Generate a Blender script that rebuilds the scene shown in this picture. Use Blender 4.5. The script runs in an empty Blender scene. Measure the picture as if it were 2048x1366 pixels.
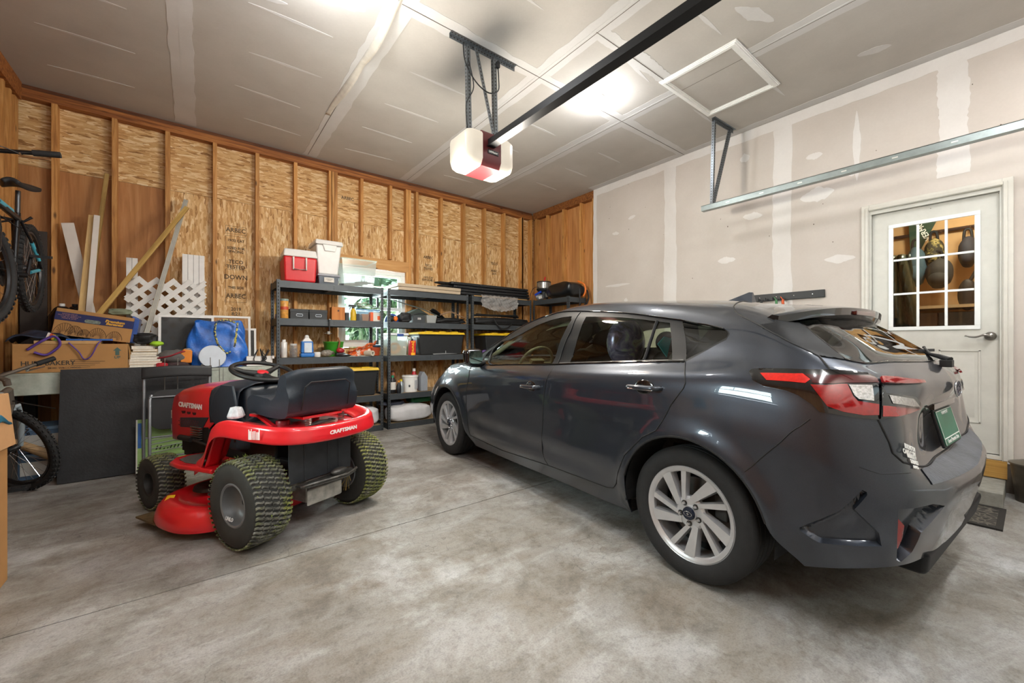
import bpy, bmesh, math, random
import numpy as np
from mathutils import Vector, Matrix, Euler, geometry
random.seed(7)
SC = bpy.context.scene
COL = SC.collection
PI = math.pi
# ---------------------------------------------------------------- camera, world, lights, exposure
F = 812.0; V0 = 685.0; CH = 1.14; YAW = math.radians(52.2)
FW = Vector((math.cos(YAW), math.sin(YAW), 0)); RT = Vector((math.sin(YAW), -math.cos(YAW), 0))
cd = bpy.data.cameras.new('camera'); cam = bpy.data.objects.new('camera', cd); COL.objects.link(cam)
cd.sensor_width = 36.0; cd.lens = F / 2048 * 36.0; cd.shift_y = (V0 - 683.0) / 2048; cd.clip_start = .02
cam.location = (0, 0, CH); cam.rotation_euler = (PI / 2, 0, YAW - PI / 2)
SC.camera = cam
SC.view_settings.view_transform = 'Standard'; SC.view_settings.look = 'None'; SC.view_settings.gamma = 1
SC.view_settings.use_curve_mapping = False
SC.view_settings.exposure = 0.82
w = bpy.data.worlds.new('World'); SC.world = w; w.use_nodes = True
wn = w.node_tree; bg = wn.nodes['Background']
bg.inputs[0].default_value = (.80, .90, 1.0, 1); bg.inputs[1].default_value = 1.5
CEIL = 3.504; XR = 4.86; XL = -1.28; YB = 5.65; YF = -.9
def lamp_point(name, loc, e, col, r=.05, parent=None):
    l = bpy.data.lights.new(name, 'POINT'); l.energy = e; l.color = col; l.shadow_soft_size = r
    o = bpy.data.objects.new(name, l); COL.objects.link(o); o.location = loc
    if parent: o.parent = parent
    return o
def lamp_area(name, loc, e, col, sx, sy, rot):
    l = bpy.data.lights.new(name, 'AREA'); l.shape = 'RECTANGLE'; l.size = sx; l.size_y = sy; l.energy = e; l.color = col
    o = bpy.data.objects.new(name, l); COL.objects.link(o); o.location = loc; o.rotation_euler = rot
    return o
BULB = [(3.05, 2.58), (.58, 2.62), (3.05, .15), (.45, .1)]  # the last two are unseen bulbs, added as fill light
COOL = (.92, .955, 1.0); WARM = (1.0, .92, .80)
for (bx_, by_), be_ in zip(BULB, (10, 20, 10, 10)): lamp_point('bulb_light', (bx_, by_, CEIL - .19), be_, COOL, .05)
FILL = [(.55, -.45), (3.3, -.45)]      # two tube lamps added out of view by the garage door as fill
for sx_, sy_ in FILL: lamp_area('fill_light_tubes', (sx_, sy_, CEIL - .13), 20, (.92, .955, 1), 1.15, .12, (0, 0, 0))
# daylight entering by the window panes (set just outside the glass)
lamp_area('window_daylight', (1.945, YB + .45, 1.62), 80, (.86, .95, 1), .9, 1.05, (PI / 2, 0, PI))
lamp_area('window_daylight', (XL - .3, 2.3, 1.75), 80, (.86, .95, 1), 1.3, 1.0, (0, -PI / 2, 0))

# ---------------------------------------------------------------- helpers
def at(u, v, X=None, Y=None, Z=None):
    d = FW + RT * ((u - 1024) / F) + Vector((0, 0, (V0 - v) / F))
    if X is not None: k = X / d.x
    elif Y is not None: k = Y / d.y
    else: k = (Z - CH) / d.z
    return Vector((0, 0, CH)) + d * k

class B:
    """collects shapes, linked as ONE mesh object"""
    def __init__(s): s.v = []; s.f = []; s.m = []; s.mi = 0
    def add(s, vs, fs, M=None):
        n = len(s.v)
        s.v += [tuple(M @ Vector(p)) if M is not None else tuple(p) for p in vs]
        s.f += [tuple(i + n for i in f) for f in fs]; s.m += [s.mi] * len(fs)
        return s
    def box(s, a, b, M=None):
        x0, y0, z0 = a; x1, y1, z1 = b
        return s.add([(x0,y0,z0),(x1,y0,z0),(x1,y1,z0),(x0,y1,z0),(x0,y0,z1),(x1,y0,z1),(x1,y1,z1),(x0,y1,z1)],
                     [(0,3,2,1),(4,5,6,7),(0,1,5,4),(1,2,6,5),(2,3,7,6),(3,0,4,7)], M)
    def cbox(s, c, d, M=None):
        return s.box([c[i] - d[i] / 2 for i in range(3)], [c[i] + d[i] / 2 for i in range(3)], M)
    def frus(s, c, d0, d1, z0, z1, M=None):
        """tapered box: bottom d0 (sx,sy), top d1"""
        x, y = c; a, b = d0[0]/2, d0[1]/2; e, f = d1[0]/2, d1[1]/2
        return s.add([(x-a,y-b,z0),(x+a,y-b,z0),(x+a,y+b,z0),(x-a,y+b,z0),(x-e,y-f,z1),(x+e,y-f,z1),(x+e,y+f,z1),(x-e,y+f,z1)],
                     [(0,3,2,1),(4,5,6,7),(0,1,5,4),(1,2,6,5),(2,3,7,6),(3,0,4,7)], M)
    def tube(s, pts, r, n=10, cap=True, closed=False):
        P = [Vector(p) for p in pts]; k = len(P)
        rr = r if isinstance(r, (list, tuple)) else [r] * k
        vs = []; up = None
        for i in range(k):
            t = (P[(i+1) % k] - P[i-1]) if closed else (P[min(i+1,k-1)] - P[max(i-1,0)])
            if t.length < 1e-9: t = Vector((0,0,1))
            t.normalize()
            if up is None:
                up = Vector((0,0,1)) if abs(t.z) < .9 else Vector((1,0,0))
            a = t.cross(up)
            if a.length < 1e-6: a = t.orthogonal()
            a.normalize(); up = a.cross(t).normalized(); b = up
            for j in range(n):
                q = 2*PI*j/n; vs.append(P[i] + (a*math.cos(q) + b*math.sin(q))*rr[i])
        fs = []
        for i in range(k if closed else k-1):
            i2 = (i+1) % k
            for j in range(n):
                j2 = (j+1) % n; fs.append((i*n+j, i*n+j2, i2*n+j2, i2*n+j))
        if cap and not closed: fs += [tuple(range(n)), tuple(range((k-1)*n, k*n))[::-1]]
        return s.add(vs, [f[::-1] for f in fs])
    def lathe(s, prof, M=None, n=24, a0=0, a1=2*PI, cap=True):
        """profile [(r,z)] about z"""
        full = abs(a1 - a0 - 2*PI) < 1e-6; k = n if full else n+1; vs = []
        for r, z in prof:
            for j in range(k):
                q = a0 + (a1-a0)*j/n; vs.append((r*math.cos(q), r*math.sin(q), z))
        fs = []
        for i in range(len(prof)-1):
            for j in range(n):
                j2 = (j+1) % k; fs.append((i*k+j, i*k+j2, (i+1)*k+j2, (i+1)*k+j))
        if full and cap:
            if prof[0][0] > 1e-6: fs.append(tuple(range(k))[::-1])
            if prof[-1][0] > 1e-6: fs.append(tuple(range((len(prof)-1)*k, len(prof)*k)))
        return s.add(vs, fs, M)
    def prism(s, poly, z0, z1, M=None):
        n = len(poly)
        ar = sum(poly[i][0]*poly[(i+1)%n][1] - poly[(i+1)%n][0]*poly[i][1] for i in range(n))
        if ar < 0: poly = poly[::-1]
        vs = [(x,y,z0) for x,y in poly] + [(x,y,z1) for x,y in poly]
        tri = geometry.tessellate_polygon([[Vector((x,y,0)) for x,y in poly]])
        fs = []
        for t in tri:
            a, b, c = [Vector(poly[i]) for i in t]
            if (b-a).cross(c-a) < 0: t = (t[0], t[2], t[1])
            fs.append((t[0]+n, t[1]+n, t[2]+n)); fs.append((t[2], t[1], t[0]))
        for i in range(n):
            j = (i+1) % n; fs.append((i, j, j+n, i+n))
        return s.add(vs, fs, M)
    def ell(s, c, r, M=None, nu=20, nv=12, z0=-1, z1=1):
        vs = []; fs = []
        for i in range(nv+1):
            a = math.asin(z0) + (math.asin(z1)-math.asin(z0))*i/nv
            for j in range(nu):
                q = 2*PI*j/nu; vs.append((c[0]+r[0]*math.cos(a)*math.cos(q), c[1]+r[1]*math.cos(a)*math.sin(q), c[2]+r[2]*math.sin(a)))
        for i in range(nv):
            for j in range(nu):
                j2 = (j+1) % nu; fs.append((i*nu+j, i*nu+j2, (i+1)*nu+j2, (i+1)*nu+j))
        return s.add(vs, fs, M)
    def grid(s, fn, nu, nv, cu=False, flip=False):
        vs = [fn(i/nu, j/nv) for i in range(nu if cu else nu+1) for j in range(nv+1)]; fs = []
        w_ = nv+1
        for i in range(nu):
            i2 = (i+1) % nu if cu else i+1
            for j in range(nv):
                f = (i*w_+j, i2*w_+j, i2*w_+j+1, i*w_+j+1); fs.append(f[::-1] if flip else f)
        return s.add(vs, fs)

def obj(name, b, mat, parent=None, smooth=None, bevel=0, seg=2, solid=0, sub=0, loc=None, rot=None, disp=None):
    me = bpy.data.meshes.new(name); me.from_pydata(b.v, [], b.f); me.update()
    mats = mat if isinstance(mat, (list, tuple)) else [mat]
    for m in mats: me.materials.append(m)
    if len(mats) > 1: me.polygons.foreach_set('material_index', b.m)
    o = bpy.data.objects.new(name, me); COL.objects.link(o)
    if parent is not None: o.parent = parent
    if loc is not None: o.location = loc
    if rot is not None: o.rotation_euler = rot
    if smooth is not None:
        me.shade_smooth(); me.set_sharp_from_angle(angle=math.radians(smooth))
    if solid:
        q = o.modifiers.new('solid', 'SOLIDIFY'); q.thickness = abs(solid); q.offset = -1 if solid > 0 else 0
    if sub:
        q = o.modifiers.new('sub', 'SUBSURF'); q.levels = sub; q.render_levels = sub
    if bevel:
        q = o.modifiers.new('bevel', 'BEVEL'); q.width = bevel; q.segments = seg; q.limit_method = 'ANGLE'; q.angle_limit = math.radians(40)
        if smooth is None: me.shade_smooth(); q.harden_normals = True
    if disp:
        t = bpy.data.textures.new(name, 'CLOUDS'); t.noise_scale = disp[1]
        q = o.modifiers.new('disp', 'DISPLACE'); q.texture = t; q.strength = disp[0]; q.mid_level = .5; q.texture_coords = 'LOCAL'
    return o
def tag(o, label, cat, group=None, kind=None):
    o['label'] = label; o['category'] = cat
    if group: o['group'] = group
    if kind: o['kind'] = kind
    return o
def thing(name, label, cat, loc=(0,0,0), rz=0, group=None, rot=None):
    o = bpy.data.objects.new(name, None); COL.objects.link(o); o.location = loc
    o.rotation_euler = rot if rot else (0, 0, rz); o.empty_display_size = .1
    return tag(o, label, cat, group)
def struct(o): o['kind'] = 'structure'; return o
def kids(o): return [c for c in bpy.data.objects if c.parent == o]
def dup(root, loc, rz=None, label=None, group=None, rot=None):
    r = root.copy(); COL.objects.link(r); r.location = loc
    if rz is not None: r.rotation_euler = (0, 0, rz)
    if rot is not None: r.rotation_euler = rot
    if label: r['label'] = label
    if group: r['group'] = group
    for ch in kids(root):
        c = ch.copy(); COL.objects.link(c); c.parent = r
        for g in kids(ch):
            d = g.copy(); COL.objects.link(d); d.parent = c
    return r
def Rm(rx=0, ry=0, rz=0, loc=(0,0,0)):
    return Matrix.Translation(loc) @ Euler((rx, ry, rz)).to_matrix().to_4x4()
def align(p, d, up=(0,0,1)):
    """matrix: local z along d, at p"""
    z = Vector(d).normalized(); q = Vector(up)
    if abs(z.dot(q)) > .98: q = Vector((1,0,0))
    x = q.cross(z).normalized(); y = z.cross(x)
    return Matrix(((x.x,y.x,z.x,p[0]),(x.y,y.y,z.y,p[1]),(x.z,y.z,z.z,p[2]),(0,0,0,1)))
def rbox(x0, x1, y0, y1, r, n=5):
    """rounded rectangle outline"""
    pts = []
    for cx, cy, a in ((x1-r,y1-r,0),(x0+r,y1-r,90),(x0+r,y0+r,180),(x1-r,y0+r,270)):
        for i in range(n+1):
            q = math.radians(a + 90*i/n); pts.append((cx+r*math.cos(q), cy+r*math.sin(q)))
    return pts
def crom(P, m=8, closed=False):
    """Catmull-Rom through points"""
    P = [Vector(p) for p in P]; n = len(P); out = []
    for i in range(n if closed else n-1):
        g = (lambda k: P[k % n]) if closed else (lambda k: P[max(0, min(n-1, k))])
        p0, p1, p2, p3 = g(i-1), g(i), g(i+1), g(i+2)
        for j in range(m):
            t = j/m
            out.append(.5*((2*p1)+(p2-p0)*t+(2*p0-5*p1+4*p2-p3)*t*t+(3*p1-p0-3*p2+p3)*t**3))
    if not closed: out.append(P[-1])
    return out
def text(name, s, size, mat, parent, loc, rot, depth=.0006, bold=0, sx=1, align_='CENTER', shear=0, sp=1):
    cu = bpy.data.curves.new(name, 'FONT'); cu.body = s; cu.size = size; cu.extrude = depth; cu.offset = bold
    cu.align_x = align_; cu.align_y = 'CENTER'; cu.resolution_u = 2; cu.shear = shear; cu.space_line = sp
    tmp = bpy.data.objects.new(name, cu); COL.objects.link(tmp)
    bpy.context.view_layer.update()
    me = bpy.data.meshes.new_from_object(tmp)
    bpy.data.objects.remove(tmp); me.materials.clear(); me.materials.append(mat)
    o = bpy.data.objects.new(name, me); COL.objects.link(o); o.parent = parent
    o.location = loc; o.rotation_euler = rot; o.scale = (sx, 1, 1)
    return o

# ---------------------------------------------------------------- materials
def srgb(h):
    h = h.lstrip('#'); c = [int(h[i:i+2], 16)/255 for i in (0,2,4)]
    return tuple(x/12.92 if x <= .04045 else ((x+.055)/1.055)**2.4 for x in c) + (1,)
MATS = {}
class N:
    """small node-graph helper"""
    def __init__(s, name):
        s.m = bpy.data.materials.new(name); s.m.use_nodes = True; s.t = s.m.node_tree
        s.p = s.t.nodes['Principled BSDF']; s.out = s.t.nodes['Material Output']
    def n(s, ty, **k):
        o = s.t.nodes.new('ShaderNode' + ty)
        for a, b in k.items(): setattr(o, a, b)
        return o
    def l(s, a, b): s.t.links.new(a, b)
    def coord(s, kind='Object', scale=(1,1,1), rot=(0,0,0), loc=(0,0,0)):
        c = s.n('TexCoord'); mp = s.n('Mapping'); s.l(c.outputs[kind], mp.inputs[0])
        mp.inputs[3].default_value = scale; mp.inputs[2].default_value = rot; mp.inputs[1].default_value = loc
        return mp.outputs[0]
    def noise(s, vec, scale, detail=4, rough=.55, dist=0):
        o = s.n('TexNoise'); s.l(vec, o.inputs['Vector'])
        o.inputs['Scale'].default_value = scale; o.inputs['Detail'].default_value = detail
        o.inputs['Roughness'].default_value = rough; o.inputs['Distortion'].default_value = dist
        return o.outputs[0]
    def vor(s, vec, scale, feat='F1', out=1, rnd=1):
        o = s.n('TexVoronoi', feature=feat); s.l(vec, o.inputs['Vector']); o.inputs['Scale'].default_value = scale
        o.inputs['Randomness'].default_value = rnd
        return o.outputs[out]
    def ramp(s, fac, stops, interp='LINEAR'):
        o = s.n('ValToRGB'); s.l(fac, o.inputs[0]); e = o.color_ramp; e.interpolation = interp
        while len(e.elements) < len(stops): e.elements.new(.5)
        for q, (p, c) in zip(e.elements, stops):
            q.position = p; q.color = srgb(c) if isinstance(c, str) else ((c,c,c,1) if isinstance(c, (int,float)) else c)
        return o.outputs[0]
    def mix(s, fac, a, b, mode='MIX'):
        o = s.n('MixRGB', blend_type=mode)
        for i, x in enumerate((fac, a, b)):
            if isinstance(x, (int, float)): o.inputs[i].default_value = x if i == 0 else (x,x,x,1)
            elif isinstance(x, str): o.inputs[i].default_value = srgb(x)
            elif isinstance(x, tuple): o.inputs[i].default_value = x
            else: s.l(x, o.inputs[i])
        return o.outputs[0]
    def math(s, op, a, b=0):
        o = s.n('Math', operation=op)
        for i, x in enumerate((a, b)):
            if isinstance(x, (int, float)): o.inputs[i].default_value = x
            else: s.l(x, o.inputs[i])
        return o.outputs[0]
    def bump(s, h, strength=.3, dist=.01):
        o = s.n('Bump'); o.inputs['Strength'].default_value = strength; o.inputs['Distance'].default_value = dist
        s.l(h, o.inputs['Height']); s.l(o.outputs[0], s.p.inputs['Normal'])
    def base(s, c):
        if isinstance(c, str): s.p.inputs['Base Color'].default_value = srgb(c)
        else: s.l(c, s.p.inputs['Base Color'])
    def set(s, rough=None, metal=None, **k):
        if rough is not None:
            if isinstance(rough, (int, float)): s.p.inputs['Roughness'].default_value = rough
            else: s.l(rough, s.p.inputs['Roughness'])
        if metal is not None: s.p.inputs['Metallic'].default_value = metal
        for a, b in k.items(): s.p.inputs[a.replace('_', ' ')].default_value = b
        return s.m
def M(col, rough=.5, metal=0, var=.08, sc=14, bump=0, coat=0, name=None, spec=None, em=0):
    """plain material with a little procedural unevenness"""
    key = (col, rough, metal, var, sc, bump, coat, em)
    if key in MATS: return MATS[key]
    g = N(name or 'mat_' + col.strip('#'))
    co = g.coord('Object'); nz = g.noise(co, sc, 3)
    c = srgb(col); lo = tuple(x*(1-var) for x in c[:3]) + (1,); hi = tuple(min(1, x*(1+var)) for x in c[:3]) + (1,)
    g.base(g.ramp(nz, [(.3, lo), (.7, hi)]))
    g.set(rough, metal)
    if coat: g.p.inputs['Coat Weight'].default_value = coat; g.p.inputs['Coat Roughness'].default_value = .04
    if spec is not None: g.p.inputs['Specular IOR Level'].default_value = spec
    if bump: g.bump(g.noise(co, sc*6, 3), bump, .004)
    if em: g.p.inputs['Emission Color'].default_value = c; g.p.inputs['Emission Strength'].default_value = em
    MATS[key] = g.m
    return g.m
def glassy(name, tint, mix=.9, rough=.02, ior=1.45):
    """thin clear sheet: mostly see-through, with fresnel reflection"""
    g = N(name); t = g.t
    tr = g.n('BsdfTransparent'); tr.inputs[0].default_value = srgb(tint)
    gl = g.n('BsdfGlossy'); gl.inputs['Roughness'].default_value = rough
    fr = g.n('Fresnel'); fr.inputs[0].default_value = ior
    f2 = g.math('ADD', g.math('MULTIPLY', fr.outputs[0], mix), .0)
    mx = g.n('MixShader'); g.l(f2, mx.inputs[0]); g.l(tr.outputs[0], mx.inputs[1]); g.l(gl.outputs[0], mx.inputs[2])
    g.l(mx.outputs[0], g.out.inputs[0])
    return g.m
def cloudy(name, col, alpha, rough=.25):
    """translucent plastic"""
    g = N(name); g.base(col); g.set(rough); g.p.inputs['Alpha'].default_value = alpha
    return g.m
# ================================================================ THE SETTING
def osb_mat(name, rot90, tint=1.0):
    g = N(name)
    co = g.coord('Object')
    # use x,z of the wall
    sep = g.n('SeparateXYZ'); g.l(co, sep.inputs[0]); cmb = g.n('CombineXYZ')
    ax = g.math('ADD', sep.outputs[0], sep.outputs[1])
    if rot90: g.l(sep.outputs[2], cmb.inputs[0]); g.l(ax, cmb.inputs[1])
    else: g.l(ax, cmb.inputs[0]); g.l(sep.outputs[2], cmb.inputs[1])
    base = cmb.outputs[0]
    wob = g.n('MixRGB', blend_type='ADD'); wob.inputs[0].default_value = .012
    nn = g.n('TexNoise'); g.l(base, nn.inputs['Vector']); nn.inputs['Scale'].default_value = 9
    g.l(base, wob.inputs[1]); g.l(nn.outputs[1], wob.inputs[2])
    pal = [(.0,'#8f6334'),(.06,'#b98a52'),(.3,'#cc9f66'),(.6,'#d8af78'),(.85,'#e4c391'),(1,'#efd6a9')]
    lay = []; hs = []
    for i, a in enumerate((6, -30, 62, -78, 28)):
        mp = g.n('Mapping'); g.l(wob.outputs[0], mp.inputs[0]); mp.inputs[2].default_value = (0,0,math.radians(a))
        mp.inputs[3].default_value = (15 - i, 74 - 5*i, 1); mp.inputs[1].default_value = (i*3.1, i*7.7, 0)
        cc = g.vor(mp.outputs[0], 1.0); sp = g.n('SeparateColor'); g.l(cc, sp.inputs[0])
        fine = g.noise(mp.outputs[0], 3.0, 3, .7)
        v = g.math('ADD', sp.outputs[0], g.math('MULTIPLY', g.math('SUBTRACT', fine, .5), .5))
        lay.append(g.ramp(v, pal)); hs.append(sp.outputs[1])
    cur = lay[0]; hh = hs[0]
    for i in (1, 2, 3, 4):
        th_ = (0, .58, .62, .70, .66)[i]; msk = g.ramp(hs[i], [(th_, 0.), (th_+.015, 1.)])
        cur = g.mix(msk, cur, lay[i]); hh = g.mix(msk, hh, hs[i])
    spk = g.ramp(g.vor(base, 60, out=0), [(.0, '#4a2c14'), (.11, '#ffffff')])
    cur = g.mix(.55, cur, spk, 'MULTIPLY')
    big = g.ramp(g.noise(base, 1.3, 3), [(.3, tint*.86), (.7, min(1, tint*1.08))])
    g.base(g.mix(1, cur, big, 'MULTIPLY')); g.set(.72)
    g.bump(hh, .25, .003)
    return g.m
def wood_mat(name, c0, c1, c2, vertical='Z', scale=1, knots=True, rough=.65):
    g = N(name); co = g.coord('Object'); oi = g.n('ObjectInfo')
    ad = g.n('VectorMath', operation='ADD'); g.l(co, ad.inputs[0])
    sc = g.n('VectorMath', operation='SCALE'); sc.inputs['Scale'].default_value = 37
    cm = g.n('CombineXYZ')
    for i in range(3): g.l(oi.outputs['Random'], cm.inputs[i])
    g.l(cm.outputs[0], sc.inputs[0]); g.l(sc.outputs[0], ad.inputs[1])
    mp = g.n('Mapping'); g.l(ad.outputs[0], mp.inputs[0])
    s = [24, 24, 24]; s['XYZ'.index(vertical)] = 1.6
    mp.inputs[3].default_value = [q*scale for q in s]
    n1 = g.noise(mp.outputs[0], 1.6, 5, .6, .6)
    col = g.ramp(n1, [(.28, c0), (.5, c1), (.72, c2)])
    if knots:
        mk = g.n('Mapping'); g.l(ad.outputs[0], mk.inputs[0]); k = [9, 9, 9]; k['XYZ'.index(vertical)] = 3.2; mk.inputs[3].default_value = k
        kn = g.ramp(g.vor(mk.outputs[0], 1, out=0), [(.06, '#3c2110'), (.14, '#ffffff')])
        col = g.mix(.8, col, kn, 'MULTIPLY')
    v = g.math('ADD', g.math('MULTIPLY', oi.outputs['Random'], .28), .84)
    cv = g.n('CombineXYZ')
    for i in range(3): g.l(v, cv.inputs[i])
    g.base(g.mix(1, col, cv.outputs[0], 'MULTIPLY')); g.set(rough); g.bump(n1, .15, .002)
    return g.m
M_OSBH = osb_mat('osb_horizontal', False); M_OSBV = osb_mat('osb_vertical', True, 1.02)
M_STUD = wood_mat('stud_pine', '#96602f', '#c08848', '#d8a668')
M_PLATE = wood_mat('plate_pine', '#5d3115', '#8d5425', '#b0743a', 'X')
M_PLY = wood_mat('plywood_sheathing', '#945f32', '#b37b46', '#c5925e', 'Z', .5, False)
M_PINE = wood_mat('new_pine', '#b58f55', '#cfae74', '#dcc08c')
def drywall(name, c0, c1):
    g = N(name); co = g.coord('Object'); a = g.noise(co, 2.2, 4); b = g.noise(co, 60, 2)
    col = g.ramp(a, [(.3, c0), (.7, c1)]); g.base(g.mix(.12, col, g.ramp(b, [(.3, .75), (.7, 1.)]), 'MULTIPLY'))
    # scattered nail dimples
    g.set(.85); g.bump(b, .08, .002); return g.m
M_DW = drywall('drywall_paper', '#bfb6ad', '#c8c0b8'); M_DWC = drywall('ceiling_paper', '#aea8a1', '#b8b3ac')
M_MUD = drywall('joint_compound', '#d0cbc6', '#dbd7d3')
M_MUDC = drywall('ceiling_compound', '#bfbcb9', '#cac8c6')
def concrete_mat():
    g = N('concrete_floor'); co = g.coord('Object')
    a = g.noise(co, .9, 6, .62, .5); b = g.noise(co, 3.4, 8, .72, .3); c = g.noise(co, 26, 6, .75); d = g.noise(co, 130, 3, .7)
    st = g.coord('Object', (1.1, 3.4, 1), (0, 0, .5)); e = g.noise(st, 1.5, 8, .7, .8)
    col = g.ramp(a, [(.32, '#847c70'), (.45, '#928d86'), (.58, '#9b9996'), (.75, '#a3a3a1')])
    col = g.mix(.5, col, g.ramp(e, [(.33, '#847a6e'), (.46, '#949089'), (.56, '#a09f9c'), (.66, '#bfc0c0')]))
    f_ = g.noise(co, 1.7, 10, .68, .4); col = g.mix(g.ramp(f_, [(.52, 0.), (.66, .75)]), col, '#c2c4c4')
    col = g.mix(.5, col, g.ramp(b, [(.34, '#8f8578'), (.45, '#d9d5cd'), (.52, '#ffffff')]), 'MULTIPLY')
    col = g.mix(.5, col, g.ramp(c, [(.34, .5), (.5, 1.)]), 'MULTIPLY')
    col = g.mix(.55, col, g.ramp(d, [(.32, .55), (.55, 1.)]), 'MULTIPLY')
    # fine craze cracks
    wv = g.n('MixRGB', blend_type='ADD'); wv.inputs[0].default_value = .05; g.l(co, wv.inputs[1])
    nz = g.n('TexNoise'); g.l(co, nz.inputs['Vector']); nz.inputs['Scale'].default_value = 14; g.l(nz.outputs[1], wv.inputs[2])
    cr = g.ramp(g.vor(wv.outputs[0], 11, 'DISTANCE_TO_EDGE', 0), [(.0, .55), (.018, 1.)])
    msk = g.ramp(g.noise(co, 1.1, 2), [(.46, 0.), (.58, .9)])
    col = g.mix(msk, col, cr, 'MULTIPLY')
    sp = g.ramp(g.vor(co, 38, out=0), [(.0, '#5b4a38'), (.07, '#ffffff')]); col = g.mix(.35, col, sp, 'MULTIPLY')
    g.base(col); g.set(g.ramp(b, [(.3, .62), (.7, .42)])); g.bump(c, .18, .004); return g.m
M_CONC = concrete_mat()
M_FOUND = M('#8f897f', .9, 0, .25, 5, .5)

# floor: slabs with saw-cut joints
b = B(); j = .0035
JX = 2.10; JY = 2.44
b.box((XL-.3, YF-.3, -.12), (XR+.12, JY-j, 0)); b.box((XL-.3, JY+j, -.12), (JX-j, YB+.15, 0)); b.box((JX+j, JY+j, -.12), (XR+.12, YB+.15, 0))
b.box((XL-.3, YF-.3, -.14), (XR+.12, YB+.15, -.012))
fl_ = struct(obj('floor', b, M_CONC)); obj('joint_filler', B().box((XL, JY-j, -.012), (XR, JY+j, -.003)).box((JX-j, JY+j, -.012), (JX+j, YB, -.003)), M('#2a2622', .9), fl_)
# ceiling with joint compound
ceil_ = struct(obj('ceiling', B().box((XL-.12, YF-.1, CEIL), (XR+.12, YB+.12, CEIL+.1)), M_DWC))
_bt = [0]
def blob(b, p, q, w0, z, face='Z', th=.0012, seg=14, taper=.5, jit=.25, rnd=random):
    _bt[0] += 1; th = th + .0013*((_bt[0]*.6180339) % 1)
    """irregular stroke of joint compound from p to q (2D), half-width w0"""
    p = Vector(p); q = Vector(q); d = (q-p).normalized(); n = Vector((-d.y, d.x)); L = []; R = []
    ph = rnd.random()*9
    for i in range(seg+1):
        t = i/seg; c = p.lerp(q, t)
        e = min(1, (min(t, 1-t)/taper)**.5) if taper else 1
        e = max(e, .06)
        f = 1 + jit*(math.sin(ph+t*11)*.5 + rnd.uniform(-.5,.5)); f2 = 1 + jit*(math.sin(ph*2+t*9)*.5 + rnd.uniform(-.5,.5))
        L.append(c + n*w0*e*f); R.append(c - n*w0*e*f2)
    poly = [tuple(x) for x in L + R[::-1]]
    if face == 'Z': b.prism(poly, z-th, z)
    else:  # on the right wall: (y,z) -> x
        Mx = Matrix(((0,0,1,0),(1,0,0,0),(0,1,0,0),(0,0,0,1)))
        b.prism(poly, z-th, z, Mx)
b = B(); rr = random.Random(3)
for x in (-.1, 1.13, 2.40, 3.58): 
    blob(b, (x, YF), (x, YB-.02), .085, CEIL, taper=0, seg=60, jit=.22, rnd=rr)
    blob(b, (x+.02, YF), (x+.02, YB-.02), .035, CEIL-.0012, taper=0, seg=60, jit=.3, rnd=rr)
for (x0, x1, y) in ((1.13, 4.84, 2.70), (2.40, 3.36, 2.03), (-1.2, 1.13, .9)):
    blob(b, (x0, y), (x1, y), .07, CEIL, taper=0, seg=40, jit=.25, rnd=rr)
for y in (3.93, 4.53, 5.13, 3.33, 2.12, 1.5):
    for x0, x1 in ((-.95,-.4),(.33,.88),(1.42,2.0),(2.72,3.2),(3.95,4.4)):
        if y > 5 and x0 > 3.9: continue
        dx = rr.uniform(-.06,.06); blob(b, (x0+dx, y+rr.uniform(-.03,.03)), (x1+dx, y+rr.uniform(-.03,.03)), .014, CEIL, rnd=rr)
blob(b, (.75, 2.98), (.95, 2.93), .035, CEIL, rnd=rr); blob(b, (.35, 3.25), (.5, 3.2), .02, CEIL, rnd=rr)
blob(b, (3.0, 1.3), (3.35, 1.18), .05, CEIL, rnd=rr); blob(b, (4.3, .9), (4.36, .7), .05, CEIL, rnd=rr)
blob(b, (4.80, YF), (4.80, 4.2), .05, CEIL, taper=0, seg=50, jit=.3, rnd=rr)
obj('joint_compound', b, M_MUDC, ceil_)
b = B()   # hairline gaps at the board edges and a loose paper tape
for x in (1.10, 2.41, 3.585): b.box((x-.0018, YF, CEIL-.0050), (x+.0018, YB-.05, CEIL-.0024))
b.box((1.13, 2.705, CEIL-.0052), (4.84, 2.709, CEIL-.0024)); b.box((2.40, 2.045, CEIL-.0051), (3.36, 2.048, CEIL-.0024))
obj('seam_gap', b, M('#5c5148', .9), ceil_)
b = B()
b.grid(lambda s, t: (1.09 + (t-.5)*.05 + .02*math.sin(s*5), 2.6+s*1.9, CEIL-.004 - .055*math.sin(PI*s)**1.3*abs(math.sin(s*6.5))*t), 40, 3)
obj('loose_tape', b, M('#c7c0b4', .8), ceil_, smooth=60, solid=.0008)

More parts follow.
